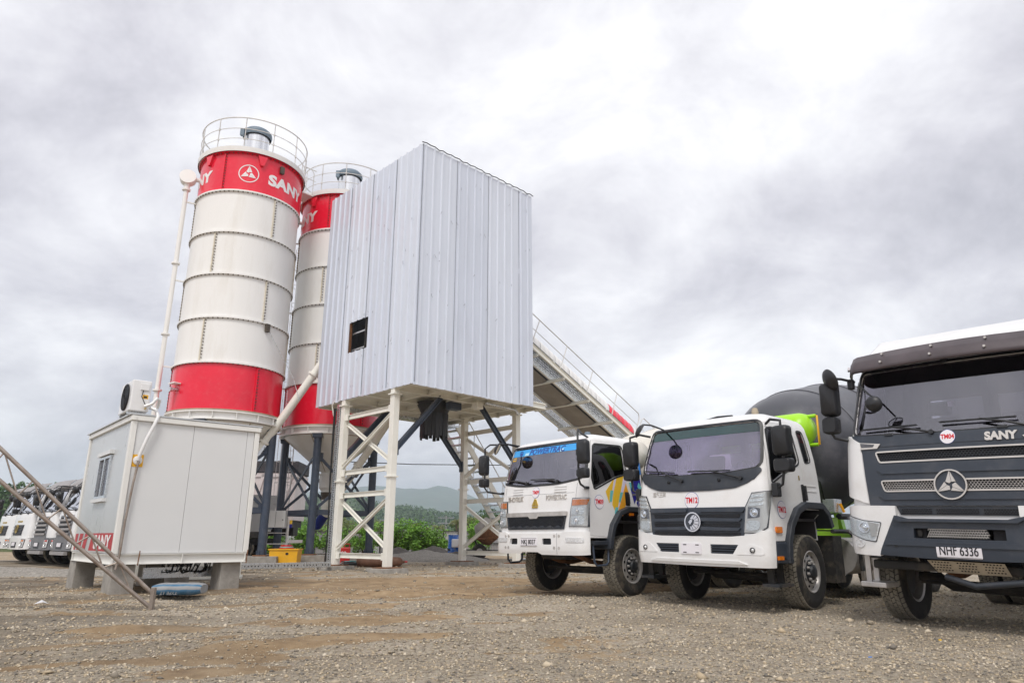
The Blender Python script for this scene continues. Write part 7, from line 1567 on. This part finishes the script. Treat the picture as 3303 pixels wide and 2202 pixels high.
# ---------------------------------------------------------------- tipper trailer seen between the silo legs
def tipper():
    t = thing('tipper_trailer', 'white tipper body with dark tarpaulin and yellow blue stripe behind the silos', 'trailer', (-13.6, 36.2, 0), R(4))
    MB().box(-6.5, 2.6, -1.25, 1.25, 1.85, 4.15).build('tipper_body', 'tipper_white', t)
    MB().box(-6.55, 2.68, -1.3, 1.3, 4.16, 4.75).build('tarpaulin', 'tarp_dark', t, bevel=0.05)
    for x in (-5.5, -4.0, -2.5, -1.0, 0.5, 1.9): MB().beam((x, -1.28, 1.9), (x + 0.5, -1.28, 4.1), 0.14, 0.06, up=(0, 1, 0)).build('side_rib', 'tipper_white', t)
    MB().box(-6.55, 2.65, -1.31, 1.31, 3.95, 4.10).build('top_rail', 'tipper_white', t); MB().box(-6.5, 2.6, -1.30, -1.255, 1.66, 1.84).build('yellow_stripe', 'deco_yellow', t); MB().box(-6.5, 2.6, -1.30, -1.255, 1.48, 1.66).build('blue_stripe', 'deco_navy', t)
    MB().box(-6.4, 2.5, -0.5, 0.5, 1.1, 1.5).build('chassis', 'chassis_dark', t); MB().box(-6.4, 2.5, -1.2, 1.2, 1.5, 1.84).build('deck', 'chassis_dark', t); MB().box(-0.7, 1.3, -1.24, -0.5, 1.0, 1.46).build('mudguard', 'chassis_dark', t)
    for x in (-5.2, -3.8, 0.25): wheel(t, x, -1.05, -1, simple=True); wheel(t, x, 1.05, 1, simple=True)
    MB().box(1.6, 1.75, -1.2, -1.12, 1.5, 1.62).build('rear_lamp', 'red_lens', t); MB().box(2.5, 2.62, -1.25, 1.25, 0.75, 0.9).build('rear_bumper', 'tipper_white', t)
mat('tipper_white', (0.70, 0.64, 0.63), 0.5, var=0.05, dirt=0.15, ds=1)
tipper()
# ================================================================ BACKGROUND
mat('leaf_pale', (0.16, 0.20, 0.05), 0.65, var=0.35, vs=0.8)
mat('fence_pale', (0.46, 0.48, 0.50), 0.55, 0.1, var=0.15, vs=1, dirt=0.3, dcol=(0.25, 0.2, 0.15), ds=1.5)
# corrugated fence panels
fn_ = thing('site_fence', 'grey corrugated sheet fence along the back of the yard', 'fence', (0, 0, 0))
FA, FB = Vector((-26, 44.5, 0)), Vector((16, 49.5, 0)); fd = (FB - FA); fl_ = fd.length; fd.normalize(); fnm = Vector((-fd.y, fd.x, 0))
k = 0; s_ = 0.0
while s_ < fl_:
    w_ = random.choice((0.95, 1.0, 1.05)); h_ = 1.5 + random.uniform(-0.06, 0.05); g = MB(); kk = 12
    for i in range(kk + 1):
        p = FA + fd * (s_ + w_ * i / kk) + fnm * (0.03 * (i % 2)); g.v += [(p.x, p.y, -0.05), (p.x, p.y, h_)]
    for i in range(kk): g.f.append((2 * i, 2 * i + 2, 2 * i + 3, 2 * i + 1)); g.m.append(0)
    g.build('fence_sheet', random.choice(('fence_grey', 'fence_grey', 'fence_pale')) if True else '', fn_)
    p = FA + fd * (s_ - 0.03) - fnm * 0.06; MB().box(p.x - 0.04, p.x + 0.04, p.y - 0.04, p.y + 0.04, 0, 1.58).build('fence_post', 'chassis_dark', fn_)
    s_ += w_ + 0.04
for z in (0.65, 1.42): MB().beam(FA - fnm * 0.05 + Vector((0, 0, z)), FB - fnm * 0.05 + Vector((0, 0, z)), 0.04, 0.05).build('fence_rail', 'chassis_dark', fn_)

def leafmesh(pts, size, flat=0.6):
    """small bent leaf quads at the given points"""
    k = len(pts); d = rng.normal(0, 1, (k, 3)); d[:, 2] *= flat; d /= np.linalg.norm(d, axis=1)[:, None] + 1e-9
    e_ = rng.normal(0, 1, (k, 3)); e_ -= (e_ * d).sum(1)[:, None] * d; e_ /= np.linalg.norm(e_, axis=1)[:, None] + 1e-9
    s = (size * (0.6 + 0.8 * rng.random(k)))[:, None]
    P = np.stack([pts - d * s, pts + e_ * s * 0.45, pts + d * s, pts - e_ * s * 0.45], 1).reshape(-1, 3)
    return P, np.arange(k * 4).reshape(-1, 4)
def leafobj(name, P, F, m, parent=None):
    me = bpy.data.meshes.new(name); me.from_pydata(P.tolist(), [], F.tolist()); return mkobj(name, me, m, parent, fixn=False)
def clumps(cnt, rad, leaves, rx, ry, rz, c):
    pts = []
    for _ in range(cnt):
        v = rng.normal(0, 1, 3); v /= np.linalg.norm(v); v *= rng.random() ** 0.4
        cc = np.array(c) + v * np.array([rx, ry, rz]); q = rng.normal(0, 1, (leaves, 3)); q /= np.linalg.norm(q, axis=1)[:, None]
        pts.append(cc + q * rad * (0.5 + 0.6 * rng.random((leaves, 1))) * (0.7 + 0.6 * rng.random()))
    return np.concatenate(pts)
def bush(label, x, y, w, h, m='leaf_bright', n=26):
    o = thing('shrub', label, 'shrub', (x, y, 0), 0, 'shrubs before the fence')
    g = MB()
    for k in range(7):
        a = random.uniform(0, 2 * PI); g.tube([(0.1 * math.cos(a), 0.1 * math.sin(a), -0.05), (w * 0.25 * math.cos(a), w * 0.25 * math.sin(a), h * 0.4), (w * 0.4 * math.cos(a + 0.3), w * 0.4 * math.sin(a + 0.3), h * 0.85)], [0.03, 0.02, 0.008], 5)
    g.build('stem', 'bark', o)
    pts = clumps(n, 0.30, 120, w * 0.5, w * 0.4, h * 0.45, (0, 0, h * 0.52))
    top = np.stack([rng.normal(0, w * 0.24, 420), rng.normal(0, w * 0.2, 420), h * 0.85 + rng.random(420) ** 2 * h * 0.34], -1)
    P, F = leafmesh(np.concatenate([pts, top]), 0.075); leafobj('foliage', P, F, m, o); return o
SHQ = [(-5.5, 42.3, 1.9, 2.2, 'bright green shrub with a ragged top right of the near tower column'), (-4.6, 42.6, 1.3, 1.7, 'lower rounded shrub at the fence end of the bright clump'), (-6.6, 42.6, 1.9, 2.45, 'tall bright shrub just behind the near tower column'), (-8.6, 42.2, 2.4, 2.2, 'broad green shrub behind the cross bracing'),
      (-10.6, 42.6, 1.9, 1.9, 'low shrub between the tower and the rear silo leg'), (-12.3, 42.0, 2.0, 1.9, 'leafy shrub behind the blue motor'), (-14.3, 42.4, 1.8, 2.0, 'shrub seen through the ladder frame'), (-15.6, 42.0, 1.7, 1.6, 'small shrub beside the tipper lorry wheel'), (-2.1, 42.6, 1.3, 2.3, 'slim bright shrub just right of the far tower column'), (0.6, 43.4, 2.2, 1.9, 'leafy shrub behind the small concrete mixer')]
for (x, y, w, h, lb_) in SHQ: bush(lb_, x, y, w * 0.95, h * 0.74)

def tree(label, x, y, h, w, m='leaf_dark', n=40, name='tree'):
    o = thing(name, label, 'tree', (x, y, 0), 0, 'trees beyond the fence')
    g = MB().tube([(0, 0, -0.3), (0.1, 0, h * 0.3), (-0.05, 0.1, h * 0.7)], [h * 0.035, h * 0.025, h * 0.01], 7)
    for k in range(6):
        a = k * 1.05; g.tube([(0.05, 0, h * (0.3 + 0.05 * k)), (w * 0.35 * math.cos(a), w * 0.35 * math.sin(a), h * (0.55 + 0.05 * k))], [h * 0.014, h * 0.005], 5)
    g.build('trunk', 'bark', o)
    P, F = leafmesh(clumps(n, w * 0.16, 70, w * 0.5, w * 0.45, h * 0.32, (0, 0, h * 0.64)), h * 0.035); leafobj('crown', P, F, m, o); return o
TR = [(-4.4, 128, 5.9, 5.6, 'leaf_dark', 'dark spreading tree above the small concrete mixer'), (-6.6, 118, 4.3, 5.2, 'leaf_pale', 'pale feathery tree left of the dark spreading tree'), (-0.5, 130, 4.6, 5.5, 'leaf_dark', 'dark tree half hidden by the white cab'), (-27.5, 112, 4.2, 6, 'leaf_pale', 'pale round tree seen between the silo legs'), (-22.0, 112, 4.0, 5, 'leaf_pale', 'pale tree behind the cross bracing of the tower'), (-35.0, 112, 4.4, 6, 'leaf_bright', 'bright tree behind the silo ladder')]
for (x, y, h, w, m_, lb_) in TR: tree(lb_, x, y, h, w, m_)
def palm(label, x, y, h):
    o = thing('palm_tree', label, 'palm tree', (x, y, 0), random.uniform(0, 6), 'palms beyond the fence')
    MB().tube([(0, 0, -0.2), (0.08 * h, 0, h * 0.5), (0.1 * h, 0.03 * h, h * 0.8)], [0.17, 0.13, 0.10], 7).build('trunk', 'bark', o, smooth=60)
    top = Vector((0.1 * h, 0.03 * h, h * 0.8)); fr = MB()
    for k in range(17):
        a = 2 * PI * k / 17 + random.uniform(-0.2, 0.2); up = random.uniform(-0.2, 1.0); ln_ = random.uniform(1.1, 1.6); prev = None
        for i in range(7):
            t_ = i / 6; c = top + Vector((math.cos(a) * ln_ * t_, math.sin(a) * ln_ * t_, up * t_ - 1.3 * t_ * t_ + 0.3 * t_))
            if prev is not None:
                dd = (c - prev).normalized(); sd_ = dd.cross(Vector((0, 0, 1))).normalized()
                for q in range(3):
                    b = prev.lerp(c, q / 3); wl = 0.36 * math.sin(PI * min(1, 0.12 + 0.85 * t_))
                    for sg_ in (-1, 1): fr.add([b, b + dd * 0.06, b + sd_ * sg_ * wl + dd * 0.22 - Vector((0, 0, wl * 0.55))], [(0, 1, 2)])
            prev = c
    fr.build('frond', 'palm_leaf', o, fixn=False); return o
palm('leaning palm left of the power pole, above the shrubs', -13.3, 95, 3.3); palm('short palm between two taller palms', -11.7, 96, 2.7); palm('ragged palm right beside the power pole', -9.8, 95, 3.0); palm('tall palm just left of the far tower column', -7.2, 92, 3.9)
def pylon(label, x, y, h):
    o = thing('power_pole', label, 'power pole', (x, y, 0), R(20), 'power poles')
    MB().tube([(0, 0, 0), (0, 0, h)], [0.22, 0.14], 8).build('pole', 'fence_grey', o)
    for z in (h * 0.90, h * 0.70): MB().box(-1.9, 1.9, -0.09, 0.09, z, z + 0.2).build('cross_arm', 'fence_grey', o)
    for z in (h * 0.90, h * 0.70):
        for x_ in (-1.7, -0.9, 0.9, 1.7): MB().tube([(x_, 0, z + 0.2), (x_, 0, z + 0.5)], 0.08, 6).build('insulator', 'cap_blue', o)
pylon('power pole with two cross arms between the palms', -15.4, 165, 6.0); pylon('power pole behind the near tower column', -29.0, 165, 5.4)

# far wood on the left-hand slope and over the hills
def wood(name, label, fn, cnt, rad, size, m):
    pts = []
    for _ in range(cnt):
        c = fn(); q = rng.normal(0, 1, (26, 3)); q /= np.linalg.norm(q, axis=1)[:, None]; r_ = rad * (0.6 + 0.8 * rng.random()); pts.append(np.array(c) + q * r_ * np.array([1, 1, 0.8]) + np.array([0, 0, r_ * 0.5]))
    P, F = leafmesh(np.concatenate(pts), size); return stuff(tag(leafobj(name, P, F, m), label, 'woodland'))
slope = skyl(175.0, [(-1.09, .05), (-.9, .066), (-.72, .068), (-.70, .067), (-.69, .061), (-.675, .059), (-.66, .054), (-.62, .042), (-.57, .02), (-.52, .0)])
def sf():
    t_ = rng.random(); x = rng.uniform(-185, -94); y = 150 + 52 * t_; return (x, y, -2 + (slope(x) + 2) * math.sin(PI * t_ * 0.5) ** 1.2)
wood('slope_woodland', 'dense trees covering the slope behind the lorries at the left', sf, 800, 2.0, 0.75, 'leaf_dark')
tag(leafobj('dummy', *leafmesh(np.zeros((1, 3)), 0.001), 'leaf_dark'), 'x', 'x') if False else None
def vf():
    x = rng.uniform(-70, 40); return (x, rng.uniform(110, 240), 0.0)
wood('valley_woodland', 'hazy belt of low trees in the valley beyond the fence', vf, 420, 1.9, 0.6, 'leaf_dark')
hl = skyl(900.0, [(-1.6, .03), (-.8, .02), (-.45, .02), (-.36, .034), (-.30, .042), (-.26, .048), (-.224, .0545), (-.194, .0455), (-.1676, .035), (-.14, .0365), (-.113, .031), (-.094, .028), (-.073, .026), (-.02, .02), (.05, .012), (.3, .008), (.9, .008)])
def hf_():
    t_ = rng.random(); x = rng.uniform(-420, 60); return (x, 580 + 320 * t_, -2 + (hl(x) + 2) * math.sin(PI * t_ * 0.5) ** 1.2)
wood('hill_woodland', 'scrub and trees dotting the green hills in the distance', hf_, 1500, 4.5, 1.6, 'leaf_dark')

# heaps of gravel and dark sand
def heap(name, label, x, y, rx, ry, h, m, seed):
    g = MB(); nr, na = 14, 40
    for i in range(nr + 1):
        r_ = i / nr
        for j in range(na):
            a = 2 * PI * j / na; k_ = 1 + 0.25 * noise.noise(Vector((math.cos(a) * 1.3, math.sin(a) * 1.3, seed)))
            px, py = rx * r_ * k_ * math.cos(a), ry * r_ * k_ * math.sin(a)
            z = h * max(0, (1 - r_)) ** 0.8 * (1 + 0.35 * noise.noise(Vector((px * 0.9, py * 0.9, seed)))) + 0.05 * noise.noise(Vector((px * 4, py * 4, seed))) - 0.06 * (r_ > 0.97)
            g.v.append((px, py, z))
    for i in range(nr):
        for j in range(na): g.f.append((i * na + j, i * na + (j + 1) % na, (i + 1) * na + (j + 1) % na, (i + 1) * na + j)); g.m.append(0)
    return tag(g.build(name, m, smooth=60, loc=(x, y, 0)), label, 'heap')
mat('gravel_heap', (0.27, 0.25, 0.22), 0.95, var=0.35, vs=16, bump=1.0, bs=22)
mat('sand_dark', (0.10, 0.09, 0.08), 0.95, var=0.3, vs=8, bump=1.0, bs=12)
heap('gravel_heap', 'wide low heap of grey gravel between the tower columns', -3.8, 33.0, 3.0, 2.0, 0.45, 'gravel_heap', 1.0)
heap('sand_heap', 'dark sand heap directly before the blue drum', -2.6, 34.4, 1.5, 0.9, 0.36, 'sand_dark', 2.0)
heap('sand_heap', 'dark sand heap behind the grey gravel', -4.1, 36.4, 1.7, 1.2, 0.60, 'sand_dark', 3.0)
heap('sand_heap', 'small dark sand heap left of the gravel heap', -5.9, 36.8, 1.5, 1.0, 0.55, 'sand_dark', 4.0)
heap('dirt_bank', 'low earth bank in front of the parked lorries at the left', -15.5, 20.5, 7.0, 1.2, 0.22, 'gravel_heap', 5.0)
# blue drum
bd_ = thing('blue_drum', 'blue steel drum with white paint splashes beside the far tower column', 'drum', (-2.83, 35.0, 0.22))
MB().lathe([(0, 0.0), (0.31, 0.0), (0.31, 0.30), (0.325, 0.32), (0.31, 0.34), (0.31, 0.60), (0.325, 0.62), (0.31, 0.64), (0.31, 0.90), (0.32, 0.92), (0.29, 0.92), (0.29, 0.89), (0, 0.89)], 36).build('shell', 'drum_blue', bd_, smooth=35)
# small drum mixer on wheels
mx_ = thing('concrete_mixer', 'small rusty tilting drum concrete mixer on two wheels', 'concrete mixer', (-1.45, 34.9, 0), R(4))
Mx = Matrix.Translation((0.25, 0, 1.28)) @ Matrix.Rotation(R(-38), 4, 'Y')
MB().lathe([(0.0, -0.55), (0.32, -0.55), (0.55, -0.32), (0.62, 0.0), (0.60, 0.12)], 26, Mx).build('drum_bowl', 'rust', mx_, smooth=40)
MB().lathe([(0.60, 0.12), (0.40, 0.58), (0.34, 0.62), (0.32, 0.60), (0.55, 0.1)], 26, Mx).build('drum_mouth', 'concrete', mx_, smooth=40)
MB().lathe([(0.60, 0.02), (0.67, 0.02), (0.67, 0.10), (0.60, 0.10)], 36, Mx).build('gear_ring', 'rust', mx_)
MB().tube([(-0.6, -0.5, 0.95), (1.0, -0.5, 1.0), (1.0, 0.5, 1.0), (-0.6, 0.5, 0.95)], 0.045, 6, closed=True).build('yoke', 'rust', mx_)
for y in (-0.45, 0.45): MB().tube([(-0.4, y, 0.95), (-0.1, y, 0.35), (0.9, y, 0.35), (0.95, y, 1.0)], 0.04, 6).build('frame_leg', 'chassis_dark', mx_)
MB().tube([(-1.7, 0, 0.45), (0.9, 0, 0.38)], 0.05, 6).build('drawbar', 'chassis_dark', mx_)
for y in (-0.55, 0.55):
    w_ = MB().lathe([(0.16, -0.07), (0.32, -0.08), (0.36, -0.04), (0.36, 0.04), (0.32, 0.08), (0.16, 0.07)], 22, Matrix.Translation((-0.15, y, 0.36)) @ Matrix.Rotation(PI / 2, 4, 'X')).build('wheel', 'rubber', mx_, smooth=40)
    MB().lathe([(0.0, -0.03), (0.17, -0.06), (0.17, 0.06), (0, 0.03)], 16, Matrix.Translation((-0.15, y, 0.36)) @ Matrix.Rotation(PI / 2, 4, 'X')).build('rim', 'rim_steel', w_, smooth=40)
MB().box(-1.5, -0.8, -0.3, 0.3, 0.55, 0.95).build('engine', 'white_paint', mx_, bevel=0.05)
MB().lathe([(0.0, -0.02), (0.15, -0.03), (0.18, 0.0), (0.15, 0.03), (0, 0.02)], 18, Matrix.Translation((-1.0, -0.34, 0.62)) @ Matrix.Rotation(PI / 2, 4, 'X')).build('pulley', 'red_paint', mx_, smooth=40)
tag(MB().box(0, 1.6, 0, 0.9, 0.0, 0.03).build('sheet_offcut', 'galvanised', loc=(-0.2, 33.2, 0.05), rot=(R(-18), 0, R(10))), 'corrugated sheet offcut on the ground below the mixer', 'sheet')

# haze: pale even air from the camera to the mountains
hz = MB().box(-6200, 6200, -60, 5400, -4.2, 300).build('haze', 'dark_void'); hz.data.materials.clear()
hm = bpy.data.materials.new('haze_air'); hm.use_nodes = True; ht = hm.node_tree; ht.nodes.clear()
ho = ht.nodes.new('ShaderNodeOutputMaterial'); pv = ht.nodes.new('ShaderNodeVolumePrincipled'); pv.inputs['Density'].default_value = 0.00026; pv.inputs['Color'].default_value = (0.78, 0.88, 1.0, 1); pv.inputs['Anisotropy'].default_value = 0.2
ht.links.new(pv.outputs[0], ho.inputs['Volume']); hz.data.materials.append(hm); stuff(hz); hz['label'] = 'pale haze filling the air of the valley'
